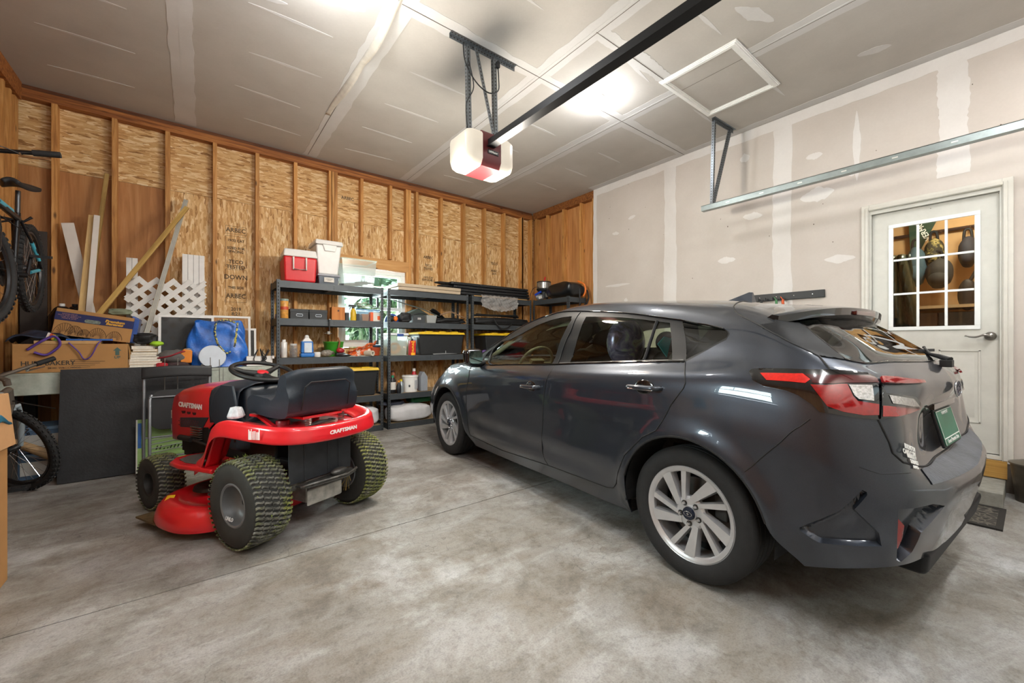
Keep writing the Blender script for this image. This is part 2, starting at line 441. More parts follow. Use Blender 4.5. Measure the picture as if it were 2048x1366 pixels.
# back wall: sheathing, studs, plates
SH = YB + .09
LBOT = 0.0
wallb = B()
wallb.box((XL-.1, SH, 2.79), (XR+.1, SH+.02, CEIL))
b2 = B()
WX0, WX1, WZ0, WZ1 = 1.47, 2.42, 1.07, 2.17
wb = struct(obj('wall_back', wallb, M_OSBH))
for (x0, x1, z0, z1) in ((-.2745, WX0, 0, 2.786), (WX1, XR+.1, 0, 2.786), (WX0, WX1, 0, WZ0), (WX0, WX1, WZ1, 2.786)):
    b2.box((x0, SH, z0), (x1, SH+.02, z1))
obj('sheathing', b2, M_OSBV, wb)
obj('plywood_panel', B().box((XL-.1, SH, 0), (-.274, SH+.02, 2.786)), M_PLY, wb)
sx = [-1.079 + .4064*i for i in range(15)]
for i, x in enumerate(sx):
    z0, z1 = .2, CEIL-.12
    if 1.47 < x+.019 < 2.42:   # cripples above and below the window
        obj('stud', B().box((x, YB, .2), (x+.038, SH, WZ0-.04)), M_STUD, wb); obj('stud', B().box((x, YB, WZ1+.16), (x+.038, SH, z1)), M_STUD, wb)
    else: obj('stud', B().box((x, YB, z0), (x+.038, SH, z1)), M_STUD, wb)
for x in (1.39, 1.43, 2.42, 2.46): obj('stud', B().box((x, YB, .2), (x+.037, SH, CEIL-.12)), M_STUD, wb)
for x in (XR-.04, 4.60): obj('stud', B().box((x, YB, .2), (x+.037, SH, CEIL-.12)), M_STUD, wb)
obj('header', B().box((1.43, YB-.002, WZ1+.0), (2.46, SH, WZ1+.145)), wood_mat('header_pine', '#a26f3a', '#bf8b50', '#cc9d63', 'X', .6), wb)
obj('sill_plate', B().box((XL, YB, .16), (XR, SH, .2)), M_PLATE, wb)
obj('top_plate', B().box((XL, YB, CEIL-.12), (XR, SH, CEIL-.082)), M_PLATE, wb)
obj('top_plate', B().box((XL, YB+.004, CEIL-.079), (XR, SH, CEIL-.041)), M_PLATE, wb)
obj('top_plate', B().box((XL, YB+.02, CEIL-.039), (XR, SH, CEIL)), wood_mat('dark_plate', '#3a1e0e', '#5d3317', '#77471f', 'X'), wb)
struct(obj('trim_1', B().box((XL-.1, YB-.04, 0), (XR+.1, SH+.02, .16)), M_FOUND))
# printed stamps on the boards
M_INK = M('#4a3a28', .8)
for (x, z, s, sz) in ((.36, 2.45, 'ARBEC', .07), (.36, 2.33, '19/32 CAT', .04), (.36, 2.22, 'SIZED FOR\nSPACING', .04), (.36, 2.05, 'TECO\nTESTED', .06), (.36, 1.90, 'DOWN', .075), (.36, 1.78, 'THIS SIDE', .04), (.36, 1.68, 'ARBEC', .07), (.36, 1.5, '2019\n8:21', .055),
                      (1.62, 3.1, 'ARBEC', .06), (2.82, 2.45, 'ARBEC', .06), (2.82, 2.3, 'TECO\nTESTED', .05), (2.82, 2.12, '19/32 CAT\nEXPOSURE 1', .04), (2.82, 1.95, 'ARBEC', .06), (4.06, 2.5, 'TECO', .06), (4.06, 2.35, 'ARBEC\n2019', .05)):
    flip = 0
    text('printed_stamp', s, sz, M_INK, wb, (x, SH-.001, z), (PI/2, flip, 0), .0003, .0012, .9)
b = B()
for (x, z, w_, h_) in ((.36, 2.45, .2, .09), (.36, 2.2, .2, .36), (.36, 1.84, .2, .3), (.36, 1.66, .2, .1)):
    for a in ((x-w_/2, z-h_/2, x+w_/2, z-h_/2+.003), (x-w_/2, z+h_/2, x+w_/2, z+h_/2+.003), (x-w_/2, z-h_/2, x-w_/2+.003, z+h_/2), (x+w_/2, z-h_/2, x+w_/2+.003, z+h_/2)):
        b.box((a[0], SH-.0012, a[1]), (a[2], SH-.0004, a[3]))
obj('printed_stamp', b, M_INK, wb)

# window 1 in the back wall (double hung, white vinyl)
M_VINYL = M('#e9ebe9', .35, 0, .03)
M_PANE = glassy('window_glass', '#f4faf7', 1.0)
def dh_window(name, x0, x1, z0, z1, T):
    """white double-hung window in the local xz-plane, T places it"""
    def fr(b, a0, a1, c0, c1, t, y0, y1):
        b.box((a0, y0, c0), (a1, y1, c0+t), T); b.box((a0, y0, c1-t), (a1, y1, c1), T)
        b.box((a0, y0, c0+t), (a0+t, y1, c1-t), T); b.box((a1-t, y0, c0+t), (a1, y1, c1-t), T)
    b = B(); fr(b, x0, x1, z0, z1, .05, 0, .08)
    w_ = struct(obj(name, b, M_VINYL, bevel=.004)); m = (z0+z1)/2
    b = B(); fr(b, x0+.05, x1-.05, m-.02, z1-.05, .04, .04, .07); xc = (x0+x1)/2
    b.box((xc-.008, .05, m+.02), (xc+.008, .062, z1-.09), T)
    for q in (1, 2): z_ = m + (z1-.09-m)*q/2.9; b.box((x0+.09, .05, z_-.008), (x1-.09, .062, z_+.008), T)
    obj('upper_sash', b, M_VINYL, w_)
    b = B(); fr(b, x0+.05, x1-.05, z0+.05, m+.02, .045, .01, .04); obj('lower_sash', b, M_VINYL, w_)
    obj('pane', B().box((x0+.08, .054, m), (x1-.08, .058, z1-.08), T).box((x0+.08, .023, z0+.08), (x1-.08, .027, m), T), M_PANE, w_)
    return w_
dh_window('window_1', WX0+.01, WX1-.01, WZ0+.01, WZ1-.01, Matrix.Translation((0, YB+.02, 0)))

# left wall
wl = struct(obj('wall_left', B().box((XL-.11, YF-.1, 0), (XL-.09, 1.75, CEIL)).box((XL-.11, 2.85, 0), (XL-.09, YB+.1, CEIL))
    .box((XL-.11, 1.75, 0), (XL-.09, 2.85, 1.25)).box((XL-.11, 1.75, 2.25), (XL-.09, 2.85, CEIL)), M_PLY))
for y in [YB-.04, YB-.085, YB-.2, YB-.36] + [YB-.76-.4064*i for i in range(14)]:
    if 1.68 < y < 2.87: continue
    obj('stud', B().box((XL-.09, y, 0), (XL, y+.038, CEIL-.16)), M_STUD, wl)
for y in (1.70, 2.86): obj('stud', B().box((XL-.09, y, 0), (XL, y+.038, CEIL-.16)), M_STUD, wl)
obj('top_plate', B().box((XL-.09, YF, CEIL-.16), (XL+.02, YB, CEIL)), M_PLATE, wl)
dh_window('window_2', 1.76, 2.84, 1.26, 2.24, Matrix.Translation((XL-.02, 0, 0)) @ Matrix.Rotation(PI/2, 4, 'Z'))
# right wall: exposed bay, then drywall
wr = struct(obj('wall_right', B().box((XR, YF-.1, .24), (XR+.012, .105, CEIL)).box((XR, .985, .24), (XR+.012, 4.2, CEIL)).box((XR, .105, 2.385), (XR+.012, .985, CEIL)), M_DW))
b = B(); rr = random.Random(11)
for y in (1.63, 2.91, .41): blob(b, (y, .3 if y > 1 else 2.5), (y, CEIL-.05), .085, XR, 'X', taper=0, seg=40, jit=.16, rnd=rr)
blob(b, (4.2-.03, .3), (4.2-.03, CEIL-.05), .035, XR, 'X', taper=0, seg=40, jit=.25, rnd=rr)
blob(b, (YF, CEIL-.05), (4.2, CEIL-.05), .055, XR, 'X', taper=0, seg=60, jit=.22, rnd=rr)
for y, z, l, h in ((3.75,1.98,.22,.02),(3.5,2.9,.06,.025),(3.78,2.75,.06,.025),(1.33,2.6,.14,.07),(1.92,2.55,.1,.04),(1.35,3.0,.07,.035),(2.2,2.1,.1,.04),(3.6,1.75,.03,.03),(2.25,2.75,.08,.04),(1.05,2.75,.05,.05),(2.0,3.2,.05,.05),(1.15,1.95,.12,.04)):
    blob(b, (y-l, z+rr.uniform(-.03,.03)), (y+l, z), h, XR, 'X', rnd=rr)
blob(b, (1.02, 2.65), (1.02, 3.3), .03, XR, 'X', rnd=rr)
obj('joint_compound', b, M_MUD, wr)
b = B()
for i in range(26):
    y = rr.uniform(.1, 3.9); z = rr.choice([rr.uniform(2.4, 3.4), rr.uniform(1.7, 3.4)]); q = rr.uniform(.004, .009)
    b.box((XR-.001, y, z), (XR+.001, y+q, z+q*rr.uniform(.6, 2)))
obj('nail_dimple', b, M('#57493c', .9), wr)
obj('sheathing', B().box((XR+.1, 4.15, 0), (XR+.12, YB+.1, CEIL)), M_PLY, wr)
for y in (4.205, 4.47, 4.86, 5.26, 5.56): obj('stud', B().box((XR+.012, y, .2), (XR+.1, y+.038, CEIL-.12)), M_STUD, wr)
obj('top_plate', B().box((XR+.012, 4.2, CEIL-.12), (XR+.1, YB, CEIL)), M_PLATE, wr)
# front wall behind the camera with the closed garage door
M_WHITEDOOR = M('#d9d8d2', .45, 0, .03)
wf = struct(obj('wall_front', B().box((XL-.1, YF-.02, 2.35), (XR+.1, YF, CEIL)).box((XL-.1, YF-.02, 0), (XL+.45, YF, 2.35)).box((XR-.45, YF-.02, 0), (XR+.1, YF, 2.35)), M_DW))
b = B()
for k in range(3): b.box((XL+.4, YF-.06, .01+k*.58), (XR-.4, YF-.02, .58+k*.58))
zt = 1.75
b.box((XL+.4, YF-.06, zt), (XR-.4, YF-.02, zt+.14)); b.box((XL+.4, YF-.06, zt+.46), (XR-.4, YF-.02, 2.38))
nw = 6; wsp = (XR-.4-XL-.4)/nw
for k in range(nw+1): b.box((XL+.4+k*wsp-.09, YF-.06, zt+.14), (XL+.4+k*wsp+.09, YF-.02, zt+.46))
gd = struct(obj('door_1', b, M_WHITEDOOR))
obj('pane', B().box((XL+.4, YF-.045, zt+.14), (XR-.4, YF-.04, zt+.46)), M_PANE, gd)
lamp_area('door_daylight', ((XL+XR)/2, YF-.25, zt+.3), 100, (.9, .97, 1), 5.0, .4, (-PI/2, 0, 0))

# house door (door_2) with nine lights in the right wall
DY0, DY1, DZ0, DZ1 = .17, .915, .275, 2.30
M_PAINT = M('#cfccc3', .45, 0, .04); M_PAINT2 = M('#c9c8c0', .45, 0, .04)
b = B()
for (y0, y1, z0, z1) in ((.10, .155, .22, 2.39), (.93, .985, .22, 2.39), (.155, .93, 2.335, 2.39)): b.box((XR-.018, y0, z0), (XR+.02, y1, z1))
for (y0, y1, z0, z1) in ((.128, .15, .24, 2.365), (.935, .957, .24, 2.365), (.15, .935, 2.34, 2.365)): b.box((XR-.026, y0, z0), (XR-.018, y1, z1))
struct(obj('trim_2', b, M_PAINT, bevel=.003))
b = B()
for (y0, y1, z0, z1) in ((.14, .168, .24, 2.335), (.917, .945, .24, 2.335), (.168, .917, 2.303, 2.334)): b.box((XR-.004, y0, z0), (XR+.11, y1, z1))
b.box((XR-.006, .142, .236), (XR+.105, .943, .268))
struct(obj('trim_3', b, M_PAINT2))
d2 = B(); X0 = XR+.03; X1 = XR+.072
gy0, gy1, gz0, gz1 = .285, .785, 1.265, 2.165
for (y0, y1, z0, z1) in ((DY0, DY1, DZ0, gz0), (DY0, DY1, gz1, DZ1), (DY0, gy0, gz0, gz1), (gy1, DY1, gz0, gz1)): d2.box((X0, y0, z0), (X1, y1, z1))
dr = struct(obj('door_2', d2, M_PAINT2))
b = B()
for (y0, y1, z0, z1, t) in ((gy0-.02, gy1+.02, gz0-.02, gz0+.012, 0), (gy0-.02, gy1+.02, gz1-.012, gz1+.02, 0), (gy0-.02, gy0+.012, gz0+.012, gz1-.012, 0), (gy1-.012, gy1+.02, gz0+.012, gz1-.012, 0)): b.box((X0-.012, y0, z0), (X0+.002, y1, z1))
for k in (1, 2):
    y = gy0+(gy1-gy0)*k/3; z = gz0+(gz1-gz0)*k/3
    b.box((X0-.006, y-.009, gz0+.013), (X0+.006, y+.009, gz1-.013)); b.box((X0-.0055, gy0+.013, z-.009), (X0+.0055, gy1-.013, z+.009))
obj('muntins', b, M_VINYL, dr, bevel=.003)
obj('pane', B().box((X0+.012, gy0, gz0), (X0+.016, gy1, gz1)), M_PANE, dr)
for (y0, y1) in ((.265, .495), (.575, .815)):
    b = B()
    for (a0, a1, c0, c1) in ((y0, y1, .5, .512), (y0, y1, 1.068, 1.08), (y0, y0+.012, .5, 1.08), (y1-.012, y1, .5, 1.08)): b.box((X0-.006, a0, c0), (X0+.001, a1, c1))
    b.frus((0, 0), (.17, .50), (.14, .46), 0, .006, Matrix(((0,0,-1,X0+.001),(1,0,0,(y0+y1)/2),(0,1,0,.79),(0,0,0,1))))
    obj('raised_panel', b, M_PAINT2, dr, bevel=.002)
M_NICK = M('#8f8b85', .3, .9, .1)
hy, hz = .215, 1.19
b = B(); b.lathe([(0,0),(.03,0),(.033,.008),(.028,.02),(.014,.026),(.012,.05),(0,.055)], align((X0, hy, hz), (-1,0,0)), 24)
b.tube(crom([(X0-.048, hy, hz), (X0-.055, hy+.03, hz+.008), (X0-.055, hy+.07, hz-.006), (X0-.052, hy+.105, hz-.004), (X0-.05, hy+.125, hz+.006), (X0-.05, hy+.128, hz-.004)], 6), [.009]*8+[.007]*12+[.006]*11, 10)
obj('door_handle', b, M_NICK, dr, smooth=50)
# sill board and foundation below the door
struct(obj('trim_4', B().box((XR-.03, .13, .105), (XR+.012, .975, .235)), wood_mat('treated_board', '#8f6a2f', '#b98d45', '#c99f58', 'Y', .8)))
struct(obj('trim_5', B().box((XR-.01, YF-.1, 0), (XR+.012, 4.2, .24)), M('#6f665b', .9, 0, .35, 6, .4)))
tag(obj('concrete_step', B().box((4.36, .135, 0), (XR-.032, .98, .1)), M('#8f8d84', .95, 0, .18, 20, .6), bevel=.006), 'grey concrete block step below the house door', 'step')
# ================================================================ THE CAR: freeform body surface
CTH = math.atan2(.168, 2.662)
CO_ = np.array([2.73, .97, 0.]); CRV = np.array([math.cos(CTH), -math.sin(CTH), 0]); CFV = np.array([math.sin(CTH), math.cos(CTH), 0])
# net of stations (front centre, round the left side, to rear centre) by levels (sill ... roof centre); (w, y, z): w left of the centre line, y forward of the rear axle
NET = np.array([
 # front centre
 [(0,3.50,.20),(0,3.55,.33),(0,3.565,.47),(0,3.55,.60),(0,3.49,.74),(0,2.58,.985),(0,2.12,1.18),(0,1.72,1.355),(0,1.50,1.405),(0,1.22,1.435),(0,1.02,1.445)],
 [(.38,3.46,.20),(.40,3.52,.33),(.41,3.53,.47),(.40,3.52,.60),(.37,3.44,.745),(.38,2.56,.98),(.34,2.10,1.175),(.31,1.70,1.348),(.28,1.48,1.40),(.18,1.21,1.433),(0,1.02,1.445)],
 [(.66,3.34,.20),(.70,3.40,.33),(.71,3.41,.47),(.69,3.38,.60),(.60,3.28,.765),(.60,2.52,.972),(.54,2.07,1.165),(.49,1.67,1.335),(.44,1.46,1.39),(.28,1.2,1.428),(0,1.02,1.445)],
 [(.79,3.12,.19),(.825,3.18,.33),(.835,3.20,.47),(.82,3.17,.62),(.735,3.06,.80),(.695,2.48,.965),(.63,2.04,1.16),(.56,1.64,1.325),(.51,1.44,1.38),(.31,1.19,1.425),(0,1.02,1.445)],
 [(.81,2.92,.18),(.855,2.93,.33),(.865,2.93,.50),(.86,2.92,.68),(.79,2.88,.845),(.735,2.44,.962),(.66,2.01,1.155),(.59,1.61,1.318),(.53,1.42,1.375),(.32,1.18,1.424),(0,1.02,1.445)],
 [(.80,2.6,.17),(.865,2.6,.33),(.885,2.6,.50),(.88,2.6,.70),(.825,2.58,.88),(.765,2.38,.958),(.685,1.97,1.15),(.61,1.57,1.315),(.545,1.4,1.37),(.32,1.16,1.424),(0,1.02,1.445)],
 [(.79,2.2,.165),(.86,2.2,.31),(.88,2.2,.55),(.882,2.2,.76),(.85,2.2,.89),(.79,2.15,.955),(.715,1.88,1.14),(.635,1.47,1.315),(.56,1.35,1.375),(.325,1.14,1.427),(0,1.01,1.447)],
 [(.79,1.65,.165),(.865,1.65,.31),(.88,1.65,.57),(.888,1.65,.79),(.865,1.65,.915),(.80,1.65,.975),(.735,1.55,1.16),(.65,1.32,1.33),(.57,1.24,1.39),(.33,1.08,1.434),(0,.98,1.449)],
 [(.79,1.05,.17),(.865,1.05,.32),(.88,1.05,.57),(.89,1.05,.80),(.87,1.05,.935),(.803,1.05,.99),(.74,1.05,1.165),(.66,1.02,1.335),(.575,1.0,1.398),(.33,.95,1.440),(0,.92,1.450)],
 [(.79,.55,.17),(.865,.55,.33),(.88,.55,.57),(.893,.55,.81),(.875,.55,.95),(.805,.55,1.015),(.745,.55,1.155),(.67,.55,1.300),(.58,.55,1.380),(.33,.62,1.434),(0,.66,1.443)],
 [(.80,.08,.19),(.875,.08,.34),(.893,.08,.58),(.902,.08,.825),(.88,.08,.975),(.812,.08,1.045),(.752,.09,1.145),(.685,.12,1.240),(.59,.16,1.330),(.33,.26,1.405),(0,.33,1.420)],
 [(.81,-.32,.22),(.875,-.31,.36),(.893,-.30,.58),(.897,-.30,.835),(.870,-.29,.985),(.805,-.28,1.07),(.755,-.265,1.14),(.70,-.245,1.205),(.61,-.20,1.275),(.34,-.05,1.366),(0,.05,1.388)],
 [(.80,-.58,.30),(.848,-.59,.41),(.862,-.59,.57),(.866,-.57,.77),(.848,-.545,.93),(.80,-.52,1.035),(.765,-.475,1.09),(.72,-.40,1.145),(.645,-.32,1.215),(.36,-.20,1.31),(0,-.10,1.36)],
 [(.735,-.70,.34),(.765,-.72,.44),(.782,-.735,.60),(.775,-.715,.735),(.755,-.69,.90),(.715,-.635,1.015),(.68,-.575,1.062),(.635,-.49,1.115),(.57,-.37,1.205),(.33,-.25,1.30),(0,-.15,1.352)],
 [(.52,-.755,.34),(.54,-.785,.45),(.55,-.80,.62),(.55,-.748,.68),(.54,-.722,.85),(.53,-.715,.985),(.52,-.645,1.055),(.49,-.55,1.12),(.46,-.395,1.225),(.28,-.26,1.31),(0,-.17,1.35)],
 [(.27,-.765,.33),(.28,-.80,.45),(.28,-.82,.61),(.28,-.735,.67),(.28,-.70,.82),(.27,-.738,.965),(.27,-.685,1.048),(.25,-.56,1.13),(.24,-.41,1.235),(.16,-.265,1.318),(0,-.17,1.35)],
 [(0,-.77,.33),(0,-.805,.45),(0,-.824,.60),(0,-.73,.665),(0,-.69,.80),(0,-.745,.955),(0,-.697,1.045),(0,-.565,1.132),(0,-.415,1.238),(0,-.27,1.32),(0,-.17,1.35)],
], float)
NET[9:12, 8:, 2] -= .012
def hermite(Pm, s, mir0, mir1, flat=None):
    """Pm (n, m, 3) points along axis 0; s (k,) parameters -> (k, m, 3)"""
    n = Pm.shape[0]; flip = np.array([-1, 1, 1.])
    g0 = Pm[1]*flip if mir0 else 2*Pm[0]-Pm[1]
    g1 = Pm[-2]*flip if mir1 else 2*Pm[-1]-Pm[-2]
    Q = np.concatenate([g0[None], Pm, g1[None]])
    d = np.linalg.norm(Q[1:]-Q[:-1], axis=2, keepdims=True) + 1e-6
    sl = (Q[1:]-Q[:-1])/d
    v = (d[1:]*sl[:-1] + d[:-1]*sl[1:])/(d[1:]+d[:-1])
    i = np.clip(s.astype(int), 0, n-2); f = (s-i)[:, None, None]
    D = d[1:-1][i]; p0 = Pm[i]; p1 = Pm[i+1]; m0 = v[i]*D; m1 = v[i+1]*D
    return (2*f**3-3*f**2+1)*p0 + (f**3-2*f**2+f)*m0 + (-2*f**3+3*f**2)*p1 + (f**3-f**2)*m1
def SURF(s, t):
    """s, t arrays (k,) -> (k,3) car coordinates"""
    s = np.asarray(s, float); t = np.asarray(t, float)
    us, inv = np.unique(np.round(s, 5), return_inverse=True); inv = inv.reshape(-1)
    C = hermite(NET, us, True, True)              # (ks, 11, 3)
    C = np.transpose(C, (1, 0, 2))                # (11, ks, 3)
    flip = np.array([-1, 1, 1.])
    Q = np.concatenate([(2*C[0]-C[1])[None], C, (C[-2]*flip)[None]])
    d = np.linalg.norm(Q[1:]-Q[:-1], axis=2, keepdims=True) + 1e-6
    sl = (Q[1:]-Q[:-1])/d; v = (d[1:]*sl[:-1] + d[:-1]*sl[1:])/(d[1:]+d[:-1])
    i = np.clip(t.astype(int), 0, 9); f = (t-i)[:, None]
    D = d[1:-1][i, inv]; p0 = C[i, inv]; p1 = C[i+1, inv]; m0 = v[i, inv]*D; m1 = v[i+1, inv]*D
    P = (2*f**3-3*f**2+1)*p0 + (f**3-2*f**2+f)*m0 + (-2*f**3+3*f**2)*p1 + (f**3-f**2)*m1
    # wheel-arch flares
    for cy in (0., 2.665):
        r = np.hypot(P[:,1]-cy, P[:,2]-.316); side = np.clip((P[:,0]-.7)/.1, 0, 1)
        P[:,0] += side*(.020*np.exp(-((r-.385)/.045)**2) - .0*r)
    # lower door scallop
    q = np.exp(-((P[:,2]-.36 - .035*(P[:,1]-.5))/.055)**2)*np.clip((P[:,1]-.42)/.25, 0, 1)*np.clip((2.22-P[:,1])/.2, 0, 1)*(P[:,0] > .7)
    P[:,0] -= .018*q
    return P
def SNRM(s, t, e=.01):
    s = np.asarray(s, float); t = np.asarray(t, float)
    a = SURF(np.clip(s+e,0,16), t)-SURF(np.clip(s-e,0,16), t); b = SURF(s, np.clip(t+e,0,10))-SURF(s, np.clip(t-e,0,10))
    n = np.cross(a, b); n /= np.linalg.norm(n, axis=1, keepdims=True)+1e-12
    return -n    # oriented in check below
def c2w_np(P): return CO_ - P[:, :1]*CRV + P[:, 1:2]*CFV + P[:, 2:3]*np.array([0,0,1.])
_fw = np.array([math.cos(YAW), math.sin(YAW), 0]); _rt = np.array([math.sin(YAW), -math.cos(YAW), 0])
def w2p(Wp):
    q = Wp - np.array([0,0,CH]); d = q@_fw; return np.stack([1024+F*(q@_rt)/d, V0-F*q[:,2]/d, d], 1)
def _look():
    ss = np.arange(0, 16.001, .04); ts = np.arange(0, 10.001, .05)
    Sg, Tg = np.meshgrid(ss, ts, indexing='ij'); P = SURF(Sg.ravel(), Tg.ravel()); Wd = c2w_np(P); px = w2p(Wd)
    Nn = SNRM(Sg.ravel(), Tg.ravel()); 
    Nw = -Nn[:, :1]*CRV + Nn[:, 1:2]*CFV + Nn[:, 2:3]*np.array([0,0,1.])
    facing = np.einsum('ij,ij->i', Nw, np.array([0,0,CH])-Wd)
    return Sg.ravel(), Tg.ravel(), P, px, facing
LK = _look()
def inv_px(u, v):
    S, T, P, px, fc = LK; d = (px[:,0]-u)**2 + (px[:,1]-v)**2
    ok = fc > 0
    d = np.where(ok, d, 1e9); cand = np.where(d < 60)[0]
    k = cand[np.argmin(px[cand,2] + d[cand]*.004)] if len(cand) else int(np.argmin(d))
    s, t = S[k], T[k]
    for _ in range(6):
        p = w2p(c2w_np(SURF([s, s+.004, s], [t, t, t+.004])))
        J = np.array([(p[1]-p[0])[:2]/.004, (p[2]-p[0])[:2]/.004]).T
        r = np.array([u, v])-p[0][:2]
        if abs(np.linalg.det(J)) < 1e-3: break
        e = np.linalg.solve(J, r); e = np.clip(e, -.15, .15); s = min(max(s+e[0], 0), 15.99); t = min(max(t+e[1], 0), 9.99)
        if np.abs(r).max() < .02: break
    return s, t
def inv_yz(y, z, s0, t0):
    s, t = s0, t0
    for _ in range(12):
        p = SURF([s, s+.004, s], [t, t, t+.004]); J = np.array([(p[1]-p[0])[1:]/.004, (p[2]-p[0])[1:]/.004]).T
        r = np.array([y, z])-p[0][1:]
        if np.abs(r).max() < 1e-5: break
        e = np.clip(np.linalg.solve(J, r), -.4, .4); s = min(max(s+e[0], 0), 16); t = min(max(t+e[1], 0), 9.99)
    return s, t
def paint_mat():
    g = N('grey_metallic_paint'); co = g.coord('Object'); fl = g.noise(co, 900, 2, .8); b = g.noise(co, 3, 3)
    g.base(g.mix(.5, g.ramp(fl, [(.3, '#20242b'), (.7, '#3f4652')]), g.ramp(b, [(.3, '#2b3039'), (.7, '#323842')])))
    g.set(.36, .65); g.p.inputs['Coat Weight'].default_value = 1; g.p.inputs['Coat Roughness'].default_value = .012; g.p.inputs['Coat IOR'].default_value = 1.5
    return g.m
PAINT = paint_mat()
GLOSSBLK = M('#0d0e10', .12, 0, .05, coat=1); SATBLK = M('#0f1012', .5, 0, .1, spec=.25); RUBBER = M('#1b1b1c', .75, 0, .2, 30, .2); DARKIN = M('#2a2826', .8, 0, .15, 20, .3)
CARGLASS = glassy('car_side_glass', '#dfe8da', 1.1, .01); TINTGLASS = glassy('car_rear_glass', '#a9bcbc', 1.3, .02, 1.6); PRIV = glassy('privacy_glass', '#3c433f', 1.2, .02)
REDLENS = M('#8a090b', .12, 0, .12, 90, coat=1, spec=.8); REDBRIGHT = M('#c8180f', .2, 0, .15, 90, coat=1); DARKRED = M('#4a0a0e', .1, 0, .1, coat=1); CLEARLENS = M('#b9b6b2', .22, .35, .35, 120, .6, coat=1)
ALLOY = M('#c2c2c4', .35, .6, .05); CHROME = M('#c9c9cc', .12, 1, .05)
CREAM = M('#b5ab94', .8, 0, .05); SEAT = M('#2e2a28', .85, 0, .2, 30, .3)
car = thing('car', 'dark grey metallic five-door hatchback parked nose-in towards the shelves', 'car', tuple(CO_), -CTH)
# local frame of the car: x to the right, y forward, z up
def c2l(P): return np.stack([-P[:,0], P[:,1], P[:,2]], 1)
MS, MT = .5, .16
def resamp(pts, step=.02):
    out = []
    n = len(pts)
    for i in range(n):
        a, b_ = np.array(pts[i]), np.array(pts[(i+1) % n]); L = np.hypot((b_[0]-a[0])*MS, (b_[1]-a[1])*MT); k = max(1, int(L/step))
        for j in range(k): out.append(tuple(a+(b_-a)*j/k))
    return out
def inpoly(X, Y, poly):
    P = np.array(poly); x0, y0 = P[:,0], P[:,1]; x1, y1 = np.roll(x0, -1), np.roll(y0, -1)
    ins = np.zeros(len(X), bool)
    for a, b_, c, d in zip(x0, y0, x1, y1):
        if b_ == d: continue
        m = (Y < max(b_, d)) & (Y >= min(b_, d)); ins[m] ^= X[m] < a + (Y[m]-b_)*(c-a)/(d-b_)
    return ins
def st(p):
    return inv_px(p[1], p[2]) if p[0] == 'p' else (float(p[0]), float(p[1]))
def px_(*a): return [('p', u, v) for u, v in a]
def arc(cy, y0, y1, s0, t0, n=22, r=.372, over=True):
    """points of a wheel arch from y0 to y1 (car y), over the top"""
    a0 = math.acos(max(-1, min(1, (y0-cy)/r))); a1 = math.acos(max(-1, min(1, (y1-cy)/r))); out = []
    for i in range(n+1):
        a = a0+(a1-a0)*i/n; s0, t0 = inv_yz(cy+r*math.cos(a), .316+r*math.sin(a), s0, t0); out.append((s0, t0))
    return out
def dent_polys(dents):
    out = []
    for poly, depth, fe in dents:
        q = np.array([st(p) for p in poly])*(MS, MT); n = len(q); ar = np.sum(q[:,0]*np.roll(q[:,1],-1)-np.roll(q[:,0],-1)*q[:,1])
        if ar < 0: q = q[::-1]
        inn = []
        for i in range(n):
            e0 = q[i]-q[i-1]; e1 = q[(i+1) % n]-q[i]; n0 = np.array([-e0[1], e0[0]])/np.hypot(*e0); n1 = np.array([-e1[1], e1[0]])/np.hypot(*e1)
            m = n0+n1; m /= max(.35, 1+n0@n1); inn.append(q[i]+m*fe)
        out.append((q, np.array(inn), depth, fe))
    return out
def dent_depth(X, Y, dp):
    D = np.zeros(len(X))
    for q, inn, depth, fe in dp:
        ins = inpoly(X, Y, q.tolist()); d = np.full(len(X), 9.)
        for a, b_ in zip(q, np.roll(q, -1, 0)):
            e = b_-a; t = np.clip(((X-a[0])*e[0]+(Y-a[1])*e[1])/(e@e), 0, 1); d = np.minimum(d, np.hypot(X-a[0]-t*e[0], Y-a[1]-t*e[1]))
        D += depth*np.clip(np.where(ins, d, 0)/fe, 0, 1)
    return D
